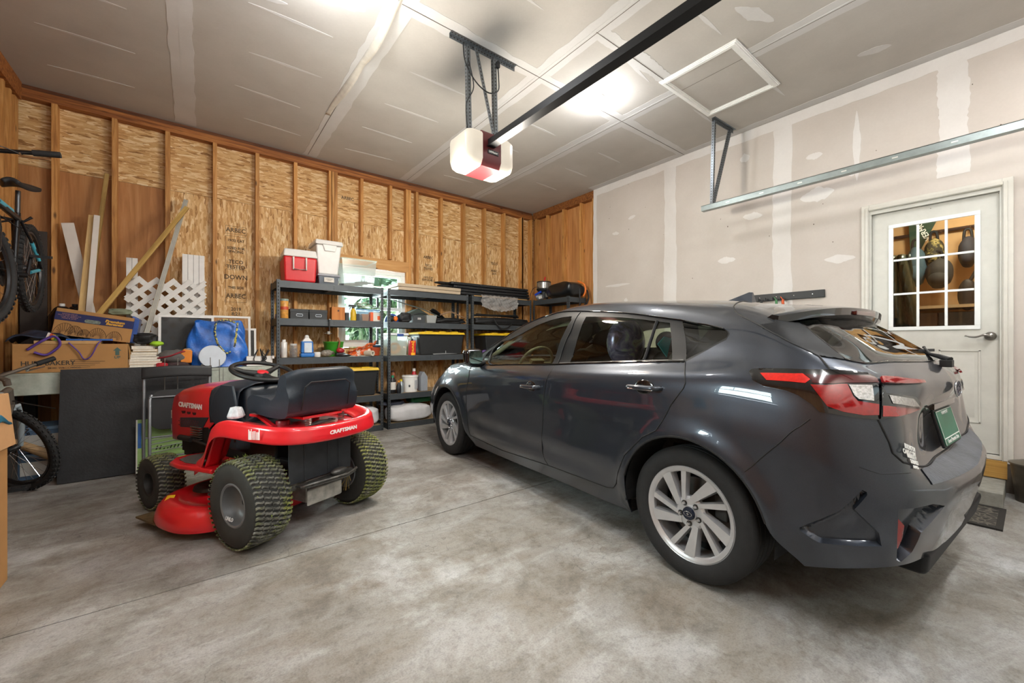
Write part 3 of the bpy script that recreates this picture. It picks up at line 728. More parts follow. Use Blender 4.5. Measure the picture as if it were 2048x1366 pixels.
def panel(name, poly, mat, parent, off=0., holes=(), dents=(), step=.026, sides=(0, 1), label=None, thick=0, smooth=True):
    pts = resamp([st(p) for p in poly]); hl = [resamp([st(p) for p in h]) for h in holes]
    A = [np.array(q)*(MS, MT) for q in [pts] + hl]; allp = np.concatenate(A)
    x0, y0 = A[0].min(0); x1, y1 = A[0].max(0)
    gx, gy = np.meshgrid(np.arange(x0+step*.5, x1, step), np.arange(y0+step*.5, y1, step*.8), indexing='ij'); gx = gx.ravel(); gy = gy.ravel()
    k = inpoly(gx, gy, A[0])
    for h in A[1:]: k &= ~inpoly(gx, gy, h)
    gx, gy = gx[k], gy[k]
    dm = np.min((gx[:,None]-allp[None,:,0])**2 + (gy[:,None]-allp[None,:,1])**2, axis=1) if len(gx) else np.zeros(0)
    gx, gy = gx[dm > (step*.35)**2], gy[dm > (step*.35)**2]
    co = [Vector(p) for p in allp.tolist()] + [Vector((a, b_)) for a, b_ in zip(gx, gy)]
    ed = []; n0 = 0
    for q in A:
        m = len(q); ed += [(n0+i, n0+(i+1) % m) for i in range(m)]; n0 += m
    dp = dent_polys(dents)
    for q, inn, _d, _f in dp:
        for L_ in (q, inn):
            m = len(co); pp = []
            for i in range(len(L_)):
                a_, c_ = L_[i], L_[(i+1) % len(L_)]; k_ = max(1, int(np.hypot(*(c_-a_))/step)); pp += [a_+(c_-a_)*j/k_ for j in range(k_)]
            pa = np.array(pp); co = co[:len(allp)] + [v for v in co[len(allp):] if min((pa[:,0]-v.x)**2+(pa[:,1]-v.y)**2) > (step*.45)**2] if L_ is q and False else co
            m = len(co); co = co + [Vector(p.tolist()) for p in pa]; ed += [(m+i, m+(i+1) % len(pa)) for i in range(len(pa))]
    V, E_, Fc, *_ = geometry.delaunay_2d_cdt(co, ed, [], 0, 1e-6)
    V = np.array([tuple(v) for v in V]); Fc = [f for f in Fc]
    C = np.array([V[list(f)].mean(0) for f in Fc]); k = inpoly(C[:,0], C[:,1], A[0])
    for h in A[1:]: k &= ~inpoly(C[:,0], C[:,1], h)
    Fc = [f for f, q in zip(Fc, k) if q]
    used = sorted({i for f in Fc for i in f}); mp = {a: i for i, a in enumerate(used)}; V = V[used]; Fc = [tuple(mp[i] for i in f) for f in Fc]
    s_, t_ = V[:,0]/MS, V[:,1]/MT
    P = SURF(s_, t_); Nn = SNRM(s_, t_); P = P + Nn*off
    if dents: P = P - Nn*dent_depth(V[:,0], V[:,1], dp)[:, None]
    objs = []
    for side in sides:
        L = c2l(P); NL = c2l(Nn).copy()
        if side:
            L[:,0] *= -1; NL[:,0] *= -1
            L[:,1] += .045*np.clip((-.35-L[:,1])/.3, 0, 1)*np.clip(L[:,0]/.7, 0, 1)
        a, b_, c = (L[[f[i] for f in Fc]] for i in range(3)); fn = np.cross(b_-a, c-a); nn = NL[[f[0] for f in Fc]]
        fl = np.einsum('ij,ij->i', fn, nn) < 0
        faces = [f[::-1] if q else f for f, q in zip(Fc, fl)]
        if thick:
            n = len(L); cnt = {}
            for f in faces:
                for i in range(3): cnt[(f[i], f[(i+1) % 3])] = 1
            rim = [e for e in cnt if (e[1], e[0]) not in cnt]
            b = B(); b.v = [tuple(x) for x in L] + [tuple(x) for x in L-NL*thick]
            b.f = list(faces) + [(y, x, x+n, y+n) for x, y in rim]; b.m = [0]*len(b.f)
            o = obj(name, b, mat, parent); o.data.shade_smooth(); o.data.set_sharp_from_angle(angle=math.radians(45))
        else:
            b = B(); b.v = [tuple(x) for x in L]; b.f = faces; b.m = [0]*len(faces); o = obj(name, b, mat, parent)
            o.data.shade_smooth()
            if smooth: o.data.normals_split_custom_set_from_vertices([tuple(x) for x in NL])
        if label: o['label'] = label
        objs.append(o)
    return objs
def ribbon(name, pts, r, mat, parents, off=.0005, closed=False, n=6, step=.03):
    q = [st(p) for p in pts]; out = []
    for i in range(len(q)-(0 if closed else 1)):
        a, b_ = np.array(q[i]), np.array(q[(i+1) % len(q)]); L = np.hypot((b_[0]-a[0])*MS, (b_[1]-a[1])*MT); k = max(1, int(L/step))
        out += [tuple(a+(b_-a)*j/k) for j in range(k)]
    if not closed: out.append(q[-1])
    out = np.array(out); P = SURF(out[:,0], out[:,1]); P = P + SNRM(out[:,0], out[:,1])*off; res = []
    for side, par in enumerate(parents):
        if par is None: continue
        L = c2l(P)
        if side:
            L[:,0] *= -1; L[:,1] += .045*np.clip((-.35-L[:,1])/.3, 0, 1)*np.clip(L[:,0]/.7, 0, 1)
        res.append(obj(name, B().tube([tuple(x) for x in L], r, n, closed=closed), mat, par, smooth=60))
    return res

DFF = px_((945,732),(938,752),(933,775),(932.5,812),(934,834),(936.6,856),(941,871),(948,877))
DBF = px_((1004.7,900.7),(1050,915.5),(1097,931))
DFR = px_((1085,904),(1083.8,867),(1086,823),(1088,790),(1092.6,761),(1101.4,743.7),(1110,731))
DBR = px_((1140,947),(1180,962),(1215,975),(1226,976),(1233,966))
DRR = px_((1236,945),(1248.5,911),(1285,874),(1312,861),(1326,840),(1347,803),(1367.5,775.5),(1371,766),(1370,734),(1370,725))
BELT = px_((1284,724.5),(1150,728.5),(1110,731))
BELTF = px_((984,732),(960,731))
DLOU = px_((962,712),(976.6,696.7),(998.6,682),(1042.5,649.8),(1086.5,631.5),(1123,624),(1152.4,622.3),(1174,622.7),(1237.7,625),(1315.8,634),(1360.7,639.8),(1413,649.6),(1448,657.4),(1457.5,663),(1459.5,668))
DLOL = px_((1452.5,679.8),(1413,701),(1372,722.8))
HS = px_((1467,613),(1470,623),(1488.8,635.7),(1518,650.3)); HS2 = px_((1560,673),(1600,694),(1637.8,712.6),(1650,727),(1660,739.4))
LAMPT = px_((1644,740),(1580,738.5),(1517.5,738),(1503.4,739.4),(1498.7,744.5)); LAMPB = px_((1505.8,761),(1527,772.6),(1573.7,782),(1597,791.4),(1625,810),(1639,824))
LAMPB2 = px_((1658,826.5),(1714,836),(1756,839.5)); BSEAM = px_((1620,838),(1600,853),(1560,885),(1520,918),(1489,943))
# arch points in (s,t)
AR = arc(0., .36, -.36, 9.35, 1.4); AF = arc(2.665, 2.665+.365, 2.665-.362, 3.7, 1.4)
ARs = [('x',)+q for q in AR]
def S_(L): return [tuple(q) for q in L]
iS = lambda *p: [inv_px(*q) for q in p]
seam_rear_arch = inv_px(1489, 943)
# split the rear arch at the bumper seam and at the door edge
ya = SURF([seam_rear_arch[0]], [seam_rear_arch[1]])[0][1]
k1 = min(range(len(AR)), key=lambda i: abs(SURF([AR[i][0]], [AR[i][1]])[0][1]-ya) + (10 if i < 8 else 0))
fdoor = panel('front_door', DFF + DBF + DFR + BELTF, PAINT, car, thick=.01)
rdoor = panel('rear_door', DFR[::-1] + [('p',1097,931)] + DBR + DRR + px_((1284,724.5),(1150,728.5)), PAINT, car, thick=.01)
quarter = panel('quarter_panel', [('p',1236,945)] + [p for p in DRR[1:]] + px_((1372,722.8),(1413,701),(1452.5,679.8),(1459.5,668),(1490,659),(1518,650.3)) + HS2 + LAMPT + LAMPB + BSEAM + S_(AR[:k1+1][::-1]), PAINT, car, thick=.008)
fender = panel('front_fender', [('p',945,732),(5.05,5.0),(3.6,4.72),(3.15,4.05),(3.3,3.4),(3.45,2.6)] + S_(AF)[2:] + [(6.1,.95),('p',941,871)] + DFF[:-2][::-1][:-1], PAINT, car, thick=.008)
ARF = [(9.1,.12)]
rock = panel('rocker_panel', [AF[-1], (6.1,.95), ('p',948,877)] + DBF + DBR + [('p',1236,945)] + S_(AR[:4])[::-1][:0] + [AR[0], (9.35,.0), (5.95,.0)], PAINT, car, thick=.006)
DENTS = [(px_((1594,1057),(1725,980),(1738,986),(1709,1019),(1758,1066),(1764,1093),(1640,1086)), .022, .010),
 (px_((1796,1018),(1866,1008),(1890,1012),(1842,1066),(1824,1104),(1802,1124),(1793,1121)), .035, .012)]
bumper = panel('rear_bumper', S_([AR[k1]]) + BSEAM[::-1] + [('p',1639,824)] + LAMPB2 + px_((1767,862),(1778,884),(1785,906),(1806,925)) + [(14.,2.97),(15,2.98),(16,2.98),(16,0),(15,0),(14,0),(13,0),(12,0),(11.55,0)] + S_(AR[k1:])[::-1], PAINT, car, thick=.008, step=.016, dents=DENTS)
fbump = panel('front_bumper', [(0,3.9),(1,3.9),(2,3.45),(2.9,3.3),(3.3,3.4),(3.45,2.6)] + S_(AF[:3])[::-1] + [(3.7,0),(3,0),(2,0),(1,0),(0,0)], PAINT, car, thick=.006)
panel('headlight', [(2,3.45),(2.9,3.3),(3.3,3.4),(3.15,4.05),(2.6,4.0),(2,3.9)], CLEARLENS, car, .003)
panel('hood', [(0,4.0),(1,4.0),(2,4.0),(3.1,4.15),(3.6,4.75),(4.6,5.0),(3,5.02),(0,5.05)], PAINT, car, thick=.006)
panel('grille', [(0,1.2),(1.6,1.2),(1.8,3.1),(0,3.4)], GLOSSBLK, car, .004)
panel('windshield', [(0,5.12),(3.0,5.12),(4.45,5.12),(4.5,7.55),(3,7.6),(0,7.65)], CARGLASS, car, -.002)
roof = panel('roof', [(0,7.7),(3,7.65),(4.55,7.6),(4.5,5.05),(5.1,5.03)] + DLOU + px_((1490,659),(1518,650.3)) + px_((1488.8,635.7),(1470,623),(1467,613)) + [(10.95,9.99),(9,9.99),(5,9.99),(0,9.99)], PAINT, car, thick=.006, step=.022)
GF = px_((979,729.5),(977,703),(1005,683),(1019,679),(1042.5,667.4),(1071.8,651.3),(1101,639.8),(1125,634),(1143,631.8),(1142,640),(1123,675),(1103,727.5))
GR = px_((1137,726.8),(1151,690),(1172,633),(1237,634),(1311,641.5),(1284.5,722.5)); GR2 = px_((1290,722.5),(1317,642.3),(1339.5,645),(1343.5,720.3))
GQ = px_((1371.5,718.5),(1364.8,642),(1410,650.5),(1448.6,658.5),(1455.5,665),(1453,674),(1412,697))
frame = panel('window_frame', DLOU[::-1] + px_((958,724),(960,731),(984,732),(1110,731),(1150,728.5),(1284,725),(1372,722.8)) + DLOL[::-1][1:], SATBLK, car, -.003, holes=(GF, GR, GR2, GQ), step=.014)
panel('side_window', GF, CARGLASS, car, -.006, step=.04); panel('side_window', GR, CARGLASS, car, -.006, step=.04)
panel('side_window', GR2, CARGLASS, car, -.006, step=.03); panel('side_window', GQ, PRIV, car, -.005, step=.03)
ribbon('window_molding', DLOU[1:-2], .0035, GLOSSBLK, (frame[0], frame[1]), .002); ribbon('window_molding', [('p',1369,722.8),('p',1284,723.6),('p',1150,727.2),('p',1103,728.6),('p',980,730.6)], .0045, GLOSSBLK, (frame[0], frame[1]), .002)
ribbon('window_divider', px_((985,730),(1005,683)), .008, SATBLK, (frame[0], frame[1]), .0); ribbon('window_divider', px_((1287,722),(1314.5,642)), .008, SATBLK, (frame[0], frame[1]), .001)
ribbon('bright_trim', px_((1368,720.6),(1284,721.6),(1150,725.6),(1120,726.6)), .0022, M('#8d8a88', .3, .5), (frame[0], frame[1]), .004)
ribbon('panel_seam', DFF[:-1] + DBF + DFR, .003, M('#060607', .6), fdoor); ribbon('panel_seam', [('p',1097,931)] + DBR + DRR, .003, M('#060607', .6), rdoor)
ribbon('panel_seam', HS[1:] + HS2, .004, M('#060607', .6), quarter); ribbon('panel_seam', BSEAM + [], .0025, M('#060607', .6), bumper)
ribbon('panel_seam', [(10.95,9.99)] + HS, .0035, M('#060607', .6), (roof[0], roof[1]))
ribbon('pillar_gap', px_((1115,727),(1123,706),(1142,661),(1161,624)), .003, M('#060607', .6), (frame[0], frame[1]), .0)
ribbon('arch_lip', S_(AR), .007, M('#111113', .6), (quarter[0], quarter[1]), -.004); ribbon('arch_lip', S_(AF), .007, M('#111113', .6), (fender[0], fender[1]), -.004)
# hatch
hatch = panel('tailgate', [('p',1637.8,712.6),('p',1650,727),('p',1660,739.4)] + px_((1691,742),(1733,747),(1752,757),(1756,800),(1756,839.5)) + px_((1767,862),(1778,884),(1785,906),(1806,925)) + [(14.,2.99),(15,3.0),(16,3.0),(16,6.08),(15,6.1),(14.2,6.12)] + px_((1730,727),(1692,720)), PAINT, car, thick=.01, step=.02)
step_ = panel('bumper_step', [(13.75,2.2),(14.,2.16),(15,2.12),(16,2.12),(16,2.93),(15,2.93),(14,2.92),(13.8,2.85)], M('#575b62', .45, .2, .22, 12, .4), bumper[0], .003, sides=(0,), step=.02)
panel('bumper_step', [(13.75,2.2),(14.,2.16),(15,2.12),(16,2.12),(16,2.93),(15,2.93),(14,2.92),(13.8,2.85)], M('#575b62', .45, .2, .22, 12, .4), bumper[1], .003, sides=(1,), step=.02)
ribbon('panel_seam', px_((1756,840),(1767,862),(1778,884),(1785,906),(1806,925)) + [(14.,2.98),(15,2.99),(16,2.99)], .0035, M('#060607', .6), hatch)
garn = panel('spoiler_side', [('p',1520,650.8),('p',1560,673),('p',1600,694),('p',1637.8,712.6),('p',1692,720),('p',1650,687),('p',1612,655),('p',1590,637),('p',1583,626),(11.9,8.3)], SATBLK, car, .004, thick=.01, step=.02)
rg = panel('rear_window', px_((1692,720),(1730,727)) + [(14.2,6.12),(15,6.1),(16,6.08),(16,8.6),(15,8.5),(14,8.4)] + px_((1590,637),(1612,655),(1650,687)), TINTGLASS, car, .002)
ribbon('glass_edge', px_((1590,637),(1612,655),(1650,687),(1692,720),(1730,727)) + [(14.2,6.12),(15,6.1),(16,6.08)], .004, GLOSSBLK, rg, .002)
panel('roof_end', HS + [(11.9,8.3),(13,8.5),(14,8.6),(16,8.6),(16,9.99),(12,9.99),(10.95,9.99)], PAINT, car, thick=.006, step=.02)
# spoiler
def spo(u_, v_):
    w_ = (u_-.5)*2; a = abs(w_); x = w_*(.60 + .02*v_)
    yt = -.435 + .055*a*a + .09*a**6; zt = 1.318 - .030*a*a - .02*a**5; yf = -.06 - .13*a*a; zf = 1.352 - .075*a*a - .045*a**4
    sec = [(yf, zf-.012), (yf-.05, zf), ((yf+yt)/2, (zf+zt)/2+.008), (yt+.03, zt+.002), (yt, zt-.006), (yt+.004, zt-.04), (yt+.05, zt-.058), (-.33+.06*a*a, 1.258-.03*a*a)]
    k = v_*(len(sec)-1); i = min(int(k), len(sec)-2); f = k-i
    return (x, sec[i][0]*(1-f)+sec[i+1][0]*f, sec[i][1]*(1-f)+sec[i+1][1]*f)
bt = B(); bt.grid(lambda a, c: spo(a, c*4/7), 40, 8, flip=True); bu = B(); bu.grid(lambda a, c: spo(a, (4+c*3)/7), 40, 6, flip=True)
for e_ in (0, 1): bu.add([spo(e_, i/7) for i in range(8)], [tuple(range(8)) if e_ == 0 else tuple(range(8))[::-1]])
sp = obj('spoiler', bt, PAINT, car, smooth=50); obj('spoiler_lip', bu, GLOSSBLK, sp, smooth=60)
for sg in ():  obj('spoiler_end', B().prism([(-.19,1.245),(-.30,1.285),(-.335,1.262),(-.32,1.225),(-.25,1.20)], -.006, .006, Matrix(((0,0,1,sg*.605),(1,0,0,0),(0,1,0,0),(0,0,0,1)))), GLOSSBLK, sp)
obj('brake_light', B().box((-.14, -.442, 1.276), (.14, -.425, 1.298)), DARKRED, sp, bevel=.004)
# antenna fin
obj('antenna_fin', B().add([(-.02,.30,1.40),(.02,.30,1.40),(.032,.10,1.382),(-.032,.10,1.382),(0,.30,1.402),(.007,.11,1.452),(-.007,.11,1.452),(.005,.13,1.455),(-.005,.13,1.455)],
    [(0,3,2,1),(0,4,8,6,3),(1,2,5,7,4),(2,3,6,5),(4,7,8),(5,6,8,7),(0,1,4)]), PAINT, car, bevel=.003)
# tail lamps
LO = LAMPT[:0] + px_((1700,742.5),(1644,740),(1580,738.5),(1517.5,738),(1503.4,739.4),(1498.7,744.5),(1505.8,761),(1527,772.6),(1573.7,782),(1597,791.4),(1625,810),(1639,824),(1660,827),(1714,836),(1756,839.5),(1756,800),(1752,757),(1733,747))
lamp = panel('tail_light', LO, GLOSSBLK, car, .006, thick=.014, step=.018)
for i in (0, 1):
    panel('reflector', px_((1521,747.5),(1585,748.5),(1606,748.5),(1621,759.8),(1611,767.5),(1580.8,764.5),(1534,761.4)), REDBRIGHT, lamp[i], .008, sides=(i,), step=.012)
    panel('upper_lens', px_((1608,749),(1680,751),(1740,754.5),(1750,758),(1755,767),(1690,767),(1624,767),(1623,760)), DARKRED, lamp[i], .008, sides=(i,), step=.014)
    panel('brake_lens', px_((1620.6,770),(1679,769.5),(1693,769.5),(1705,793.7),(1714,803),(1755,809.5),(1755,830.5),(1726,831),(1686,824),(1653.4,812.5)), REDLENS, lamp[i], .0085, sides=(i,), step=.012)
    panel('reverse_lens', px_((1696,771),(1741,772),(1745,803),(1716,799.5),(1707,792)), CLEARLENS, lamp[i], .0095, sides=(i,), step=.01)
tl2 = panel('tail_light', px_((1757,768),(1767,788),(1822,792.5),(1831.5,800.8),(1836,814.8),(1808,829),(1780,836),(1757.5,838)), GLOSSBLK, car, .012, thick=.012, step=.014)
tl3 = panel('tail_light', px_((1758,756),(1784.7,757),(1841,762.5),(1843.6,767),(1764,767.5),(1761,766)), REDLENS, car, .014, thick=.01, step=.014)
for i in (0, 1):
    panel('brake_lens', px_((1760,813),(1834,815.5),(1808,828),(1784.7,834),(1760,834)), REDLENS, tl2[i], .014, sides=(i,), step=.012)
    panel('reverse_lens', px_((1771,792),(1817.5,797),(1831,812),(1778,808.5)), CLEARLENS, tl2[i], .014, sides=(i,), step=.012)
# bumper scoop and reflector
scoop = M('#17181b', .4, .3, .1)
for i in (0, 1):
    panel('reflector', px_((1797,1036),(1816,1056),(1812,1082),(1800,1107),(1793,1108),(1794,1060)), REDLENS, bumper[i], -.012, sides=(i,), step=.01, thick=.006)
obj('diffuser', B().frus((0,-.69), (1.0,.12), (1.12,.16), .25, .36), SATBLK, car, bevel=.02)
ribbon('bumper_crease', px_((1718,934),(1760,948),(1822,946)), .0025, M('#2e3136', .35, .6), (bumper[0], None), -.0015)
# plate, emblem, wiper
pl = B().cbox((0,0,0), (.30, .004, .152)); 
PM = Rm(math.radians(-14), 0, 0, (0, -.722, .765))
pf = obj('license_plate', B().cbox((0,0,0), (.312,.012,.165), PM), M('#1c1c1c', .5), car, bevel=.004)
obj('plate_face', B().cbox((0,-.008,0), (.296,.003,.148), PM), M('#2f6f55', .4, 0, .08), pf)
WH = M('#e8e8e4', .5)
b = B(); b.cbox((0,-.0102,-.045), (.29,.001,.004), PM); b.cbox((0,-.0102,.071), (.29,.001,.003), PM); b.cbox((.145,-.0102,0), (.003,.001,.14), PM); b.cbox((-.145,-.0102,0), (.003,.001,.14), PM)
obj('plate_border', b, WH, pf)
text('plate_text', 'Green Mountain State', .024, WH, pf, tuple(PM @ Vector((0,-.0105,-.06))), (PI/2-math.radians(14),0,0)); text('plate_text', 'VERMONT', .02, WH, pf, tuple(PM @ Vector((0,-.0105,.058))), (PI/2-math.radians(14),0,0), sx=1.3)
obj('plate_lamp_housing', B().box((-.2,-.72,.852), (.2,-.67,.875)), GLOSSBLK, pf)
b = B(); EM_ = align((0,-.757,.935), (0,-1,.05), (0,0,1)) 
b.tube([tuple(EM_ @ Vector((.062*math.cos(q*PI/16), .036*math.sin(q*PI/16), .004))) for q in range(32)], .0035, 8, closed=True)
for q, (a_, c_, r_) in enumerate(((-.028,.006,.011),(.006,.015,.006),(.03,.008,.006),(.018,-.012,.006),(-.004,-.014,.006),(.038,-.008,.005))):
    pts = []
    for k in range(8): rr2 = r_*(1 if k % 2 == 0 else .3); pts.append((a_+rr2*math.cos(k*PI/4), c_+rr2*math.sin(k*PI/4)))
    b.prism(pts, .003, .007, EM_)
em = obj('emblem', b, CHROME, car); obj('emblem_base', B().lathe([(0,0),(.06,0),(.058,.003),(0,.003)], EM_ @ Matrix.Diagonal((1,.58,1,1)), 28), M('#27324d', .3, .3), em)
wb_ = obj('rear_wiper', B().cbox((0,-.725,1.045), (.045,.04,.032)).tube([(0,-.735,1.06),(.02,-.70,1.075),(.06,-.66,1.085),(.28,-.60,1.115)], [.014,.011,.008,.005], 8), M('#1a1a1b', .5), car, bevel=.006)
obj('wiper_blade', B().cbox((.22,-.615,1.10), (.32,.014,.014), ), RUBBER, wb_)
def on_surf(u, v, off=.003, side=0):
    s, t = inv_px(u, v); p = SURF([s],[t])[0]; n = SNRM([s],[t])[0]; p = p+n*off; a = SURF([s+.03],[t])[0]-SURF([s-.03],[t])[0]
    L = lambda q: Vector((-q[0], q[1], q[2])); x = L(a).normalized(); z = L(n).normalized(); y = z.cross(x)
    return Matrix(((x.x,y.x,z.x,-p[0]),(x.y,y.y,z.y,p[1]),(x.z,y.z,z.z,p[2]),(0,0,0,1)))
for (u, v, s_, sz, sx_) in ((1817,896,'BURLINGTON',.022,.95),(1816,906,'CARS.COM',.022,1.15),(1821,915,'BURLINGTON, VT',.013,1),(1826,925,'SUBARU',.019,1.3),(1829,935,'AWD',.014,1.6)):
    m = on_surf(u, v, .004); o = text('dealer_sticker', s_, sz, WH, hatch[0], (0,0,0), (0,0,0), .0004, .001, sx_); o.matrix_local = m @ Matrix.Diagonal((sx_,1,1,1))
# door handles
for par, (u, v) in ((rdoor, (1289,775)), (fdoor, (1062,773))):
    s, t = inv_px(u, v); p = SURF([s],[t])[0]
    for i, sg in ((0, -1), (1, 1)):
        x = sg*(p[0]+.002); y = p[1]; z = p[2]
        h = obj('door_handle', B().tube(crom([(x-sg*.01,y+.098,z-.004),(x+sg*.025,y+.085,z-.002),(x+sg*.038,y+.03,z),(x+sg*.038,y-.04,z+.002),(x+sg*.028,y-.085,z+.004),(x-sg*.01,y-.1,z+.004)], 5), [.012]*5+[.013]*5+[.014]*5+[.014]*5+[.013]*6, 12), PAINT, par[i], smooth=70)
        obj('handle_trim', B().cbox((x+sg*.047,y-.005,z-.006), (.006,.155,.005)), CHROME, h, bevel=.002)
        obj('handle_recess', B().ell((x-sg*.003, y, z), (.006,.062,.040)), GLOSSBLK, h, smooth=60)
# side mirrors
for sg in (-1, 1):
    mb = B(); mb.frus((sg*.965,1.97), (.15,.10), (.165,.12), .94, 1.085)
    mr = obj('side_mirror', mb, GLOSSBLK, car, bevel=.04, seg=5)
    obj('mirror_arm', B().tube([(sg*.80,2.06,.955),(sg*.87,2.06,.945),(sg*.93,2.06,.955)], [.035,.028,.03], 10), SATBLK, mr, smooth=60)
    obj('mirror_glass', B().prism(rbox(-.062,.062,-.052,.056,.035), 0, .005, Matrix.Translation((sg*.965,1.912,1.012)) @ Euler((PI/2, 0, sg*.12)).to_matrix().to_4x4()), M('#7f8f86', .03, 1, 0), mr, smooth=40)
# wheels
def wheel(x, y, sg):
    """sg -1: left side (outer face towards -x)"""
    Wm = Matrix.Translation((x, y, .316)) @ Matrix(((0,0,sg,0),(sg,0,0,0),(0,1,0,0),(0,0,0,1)))  # local z outwards
    prof = [(.222,-.19),(.24,-.205),(.275,-.208),(.300,-.198),(.313,-.175),(.316,-.15)]
    for k in range(4): zc = -.165+.04*k; prof += [(.316,zc+.012),(.309,zc+.014),(.309,zc+.018),(.316,zc+.020)]
    prof += [(.315,-.02),(.311,-.008),(.300,.003),(.285,.008),(.270,.010),(.255,.009),(.24,.006),(.228,.0),(.222,-.006)]
    ty = obj('tire', B().lathe(prof, Wm, 72, cap=False), RUBBER, car, smooth=35)
    b = B(); b.lathe([(.222,-.17),(.205,-.16),(.200,-.06),(.206,-.02),(.214,-.008),(.226,-.002),(.228,-.008),(.222,-.012)], Wm, 64, cap=False)
    b.lathe([(.198,-.012),(.206,-.004),(.221,0),(.221,-.03),(.198,-.03),(.198,-.012)], Wm, 64, cap=False)
    b.lathe([(0,-.012),(.035,-.012),(.036,-.02),(.066,-.018),(.078,-.028),(.078,-.05),(0,-.05)], Wm, 40)
    for k in range(5):
        for (da, sk, wi, wo, dz) in ((0, .50, .017, .034, 0), (.60, .40, .012, .017, -.004)):
            a = -(2*PI*k/5 + da) + .2; a2 = a - sk
            p0 = Vector((.062*math.cos(a), .062*math.sin(a))); p1 = Vector((.205*math.cos(a2), .205*math.sin(a2))); d = (p1-p0).normalized(); n = Vector((-d.y, d.x))
            q = [p0-n*wi, p1-n*wo, p1+n*wo, p0+n*wi]
            vs = [(v.x, v.y, z) for z, L in ((-.045, q), (-.014+dz, [q[0]*1, q[1]*1, q[2]*1, q[3]*1])) for v in L]
            vs[4:] = [((p.x*.8+c.x*.2), (p.y*.8+c.y*.2), z_) for p, c, z_ in zip(q, (p0, p1, p1, p0), (-.016, -.006+dz, -.006+dz, -.016))]
            b.add(vs, [(0,3,2,1),(4,5,6,7),(0,1,5,4),(1,2,6,5),(2,3,7,6),(3,0,4,7)], Wm)
    rm = obj('rim', b, ALLOY, car, smooth=35)
    cap = B().lathe([(0,.0),(.028,0),(.031,-.006),(.031,-.02),(0,-.02)], Wm, 28)
    cp = obj('center_cap', cap, M('#1d2333', .25, .3), rm, smooth=40)
    obj('cap_emblem', B().tube([tuple(Wm @ Vector((.02*math.cos(q*PI/10), .011*math.sin(q*PI/10), .001))) for q in range(20)], .0013, 6, closed=True).cbox((0,0,.001), (.012,.003,.002), Wm).cbox((0,0,.001), (.003,.012,.002), Wm), CHROME, cp)
    for k in range(5):
        a = 2*PI*k/5+.9; c = (.050*math.cos(a), .050*math.sin(a))
        ln = obj('lug_nut', B().lathe([(0,-.006),(.006,-.006),(.0085,-.012),(.0085,-.02),(0,-.02)], Wm @ Matrix.Translation((c[0],c[1],0)), 8), CHROME, rm)
        obj('lug_recess', B().lathe([(0,-.0155),(.0135,-.0155),(.0135,-.018),(0,-.018)], Wm @ Matrix.Translation((c[0],c[1],0)), 16), GLOSSBLK, ln)
    obj('brake_disc', B().lathe([(0,-.10),(.155,-.10),(.155,-.115),(0,-.115)], Wm, 40), M('#5a5754', .35, .8), car, smooth=30)
    obj('brake_caliper', B().cbox((.12,.05,-.10), (.06,.12,.05), Wm), M('#3a3836', .6), car, bevel=.008)
    obj('hub_back', B().lathe([(0,-.13),(.20,-.13),(.20,-.16),(0,-.16)], Wm, 32), M('#0b0b0b', .9), car)
    return rm
for y in (0., 2.665):
    wheel(-.868, y, -1); wheel(.868, y, 1)
# liners, underbody, inner shell
LIN = M('#0a0a0b', .9)
for y in (0., 2.665):
    for sg in (-1, 1):
        b = B()
        b.lathe([(.382,-.34),(.382,0)], Matrix.Translation((sg*.865, y, .316)) @ Matrix(((0,0,sg,0),(1,0,0,0),(0,1,0,0),(0,0,0,1))), 24, -.15, PI+.15, cap=False)
        b.lathe([(0,-.34),(.382,-.34)], Matrix.Translation((sg*.865, y, .316)) @ Matrix(((0,0,sg,0),(1,0,0,0),(0,1,0,0),(0,0,0,1))), 24, -.15, PI+.15)
        obj('wheel_well', b, LIN, car)
b = B(); b.box((-.79,.40,.17), (.79,2.26,.24)); b.box((-.52,-.62,.24), (.52,.45,.34)); b.box((-.52,2.2,.2), (.52,3.3,.34))
obj('underbody', b, LIN, car)
b = B()
for sg in (-1, 1):
    b.box((min(sg*.77, sg*.79), .40, .24), (max(sg*.77, sg*.79), 2.25, .935)); b.box((min(sg*.69, sg*.71), -.5, .7), (max(sg*.69, sg*.71), .42, 1.0))
b.box((-.77,.38,.24), (.77,2.3,.30)); b.box((-.70,-.60,.60), (.70,.42,.66))
obj('inner_trim', b, DARKIN, car)
obj('dashboard', B().box((-.72,2.02,.62), (.72,2.5,.955)).box((-.12,1.3,.3), (.12,2.05,.62)), DARKIN, car, bevel=.04, seg=3)
sw = obj('steering_wheel', B().tube([tuple(Rm(math.radians(-62),0,0,(-.36,1.86,.93)) @ Vector((.185*math.cos(q*PI/16), .185*math.sin(q*PI/16), 0))) for q in range(32)], .015, 10, closed=True).cbox((0,0,0), (.34,.05,.02), Rm(math.radians(-62),0,0,(-.36,1.86,.93))).cbox((0,0,0), (.14,.12,.04), Rm(math.radians(-62),0,0,(-.36,1.86,.93))), M('#55503f', .6), car, smooth=50)
def seat(x, y, wd, name, rake=.25):
    b = B(); b.prism(rbox(x-wd/2, x+wd/2, y, y+.5, .06), .42, .55)
    T = Rm(rake, 0, 0, (x, y+.02, .5)); b.prism(rbox(-wd/2, wd/2, 0, .60, .08), -.07, .07, T @ Matrix(((1,0,0,0),(0,0,1,0),(0,1,0,0),(0,0,0,1))))
    st_ = obj(name, b, SEAT, car, bevel=.04, seg=3)
    return st_
for sg in (-1, 1):
    s_ = seat(sg*.37, 1.12, .50, 'front_seat'); obj('headrest', B().ell((sg*.37, .98, 1.14), (.13,.06,.095)), SEAT, s_, smooth=60)
s_ = seat(0, .30, 1.28, 'rear_seat', .22)
